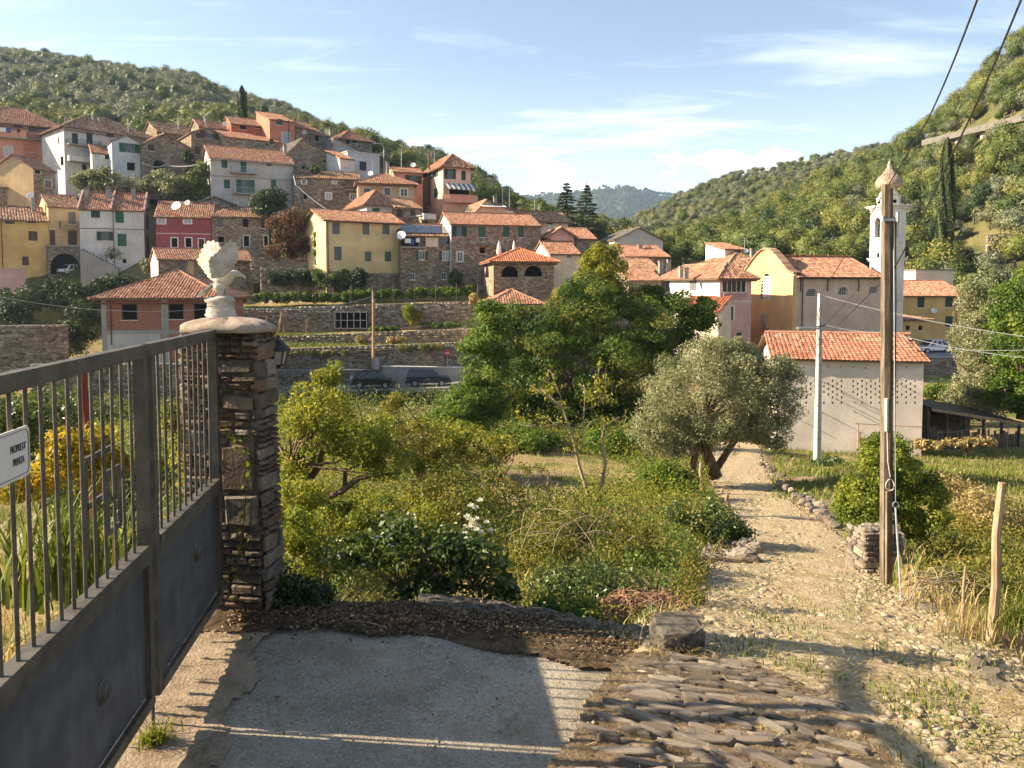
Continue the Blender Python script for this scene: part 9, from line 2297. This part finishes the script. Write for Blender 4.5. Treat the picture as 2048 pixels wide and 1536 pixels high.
def undergrowth(name, label, n, seed, mat, hmul, keep, dlo, dhi, pxr, size=.0024, pw=1.5):
 P = gpoints(n, pxr, seed, dlo, dhi, keep, pw); rg = np.random.default_rng(seed + 50); h = lump_h(P[:, 0] + seed, P[:, 1]) * hmul * np.minimum(1, .45 + P[:, 1] / 25); P[:, 2] += h * rg.uniform(.05, 1, n) ** .6; N = rg.normal(0, .6, (n, 3)) + (0, 0, .7)
 V, Q = leaf_quads(P, N / np.linalg.norm(N, axis=1, keepdims=True), (.022 + size * P[:, 1]), .6, .7, seed, .1); tn = np.clip(.5 + .3 * np.sin(P[:, 0] * 2.2 + seed) * np.sin(P[:, 1] * 1.4) + rg.normal(0, .2, n), 0, 1)
 o = link(name, np_mesh(name, V, Q, M[mat], tn)); tag(o, label, kind='stuff')
undergrowth('undergrowth', 'yellow-green tangle of weeds covering the garden left of the path', 75000, 61, 'L_bramble', .75, k_garden, 6.0, 46, (-40, 1500))
undergrowth('green_weeds', 'fresh green weeds mixed through the garden tangle', 60000, 62, 'L_vine', .62, lambda X, Y: k_garden(X, Y) & (np.sin(X * .9 + 2) * np.sin(Y * .55) > -.35), 6.2, 48, (-40, 1500))
undergrowth('light_weeds', 'pale yellow-green weeds at the edge of the vegetable plot', 40000, 63, 'L_fig', .8, lambda X, Y: k_garden(X, Y) & (np.sin(X * .6) * np.sin(Y * .4 + 1) > -.1), 9, 50, (-40, 1480))
undergrowth('field_weeds', 'weeds and brambles in the field right of the path', 30000, 64, 'L_bramble', .5, lambda X, Y: (path_d(X, Y)[0] > path_d(X, Y)[1] * .5 + .45) & (np.sin(X * .8 + 1) * np.sin(Y * .5) > -.2), 7.5, 19, (1850, 2110))
undergrowth('valley_scrub', 'scrub filling the valley floor between the garden and the road', 60000, 65, 'L_broad', 1.7, lambda X, Y: (X < 8) & (X > -36), 42, 71, (0, 1280), .0026, 1.0)
rg = np.random.default_rng(91); X = rg.uniform(-2.1, .95, 3600); Y = 5.63 - .42 * np.clip((X - .1) / .9, 0, 1) + rg.normal(0, .13, 3600); Zs = np.array([PZ(x) for x in X]) + .062 + .02 * np.clip((Y - 5.3) / .4, 0, 1); N = np.tile((0, 0, 1.0), (3600, 1)) + rg.normal(0, .3, (3600, 3)); V, Q = leaf_quads(np.stack([X, Y, Zs], 1), N, .034, .5, .4, 9, .15)
o = link('leaf_litter', np_mesh('leaf_litter', V, Q, M['L_dead'], rg.uniform(0, 1, len(Q)))); tag(o, 'dead leaves on the dark soil along the kerb', kind='stuff')
X = rg.uniform(-1.7, .5, 500); Y = rg.uniform(3.0, 5.3, 500); ok = X < .25 + (Y - 3.85) * .45; X, Y = X[ok], Y[ok]; V, Q = leaf_quads(np.stack([X, Y, np.array([PZ(x) for x in X]) + .042], 1), np.tile((0, 0, 1.0), (len(X), 1)), .028, .4, .3, 10, .1); o = link('fallen_leaves', np_mesh('fallen_leaves', V, Q, M['L_dead'], rg.uniform(0, 1, len(Q)))); tag(o, 'few dry leaves and bits of straw on the concrete plate', kind='stuff')
# ------------------------------------------------------------------ the air: one pale even volume round everything
hz = MB(); hz.box((0, 100, 195), (7800, 7900, 420)); hb = NB('pale_air'); pv = hb.n('ShaderNodeVolumePrincipled'); pv.inputs['Color'].default_value = (.55, .75, 1.0, 1); pv.inputs['Density'].default_value = .00014; pv.inputs['Anisotropy'].default_value = .3; hb.l(pv.outputs[0], hb.out.inputs['Volume'])
o = hz.build('haze', hb.mat); o['kind'] = 'stuff'
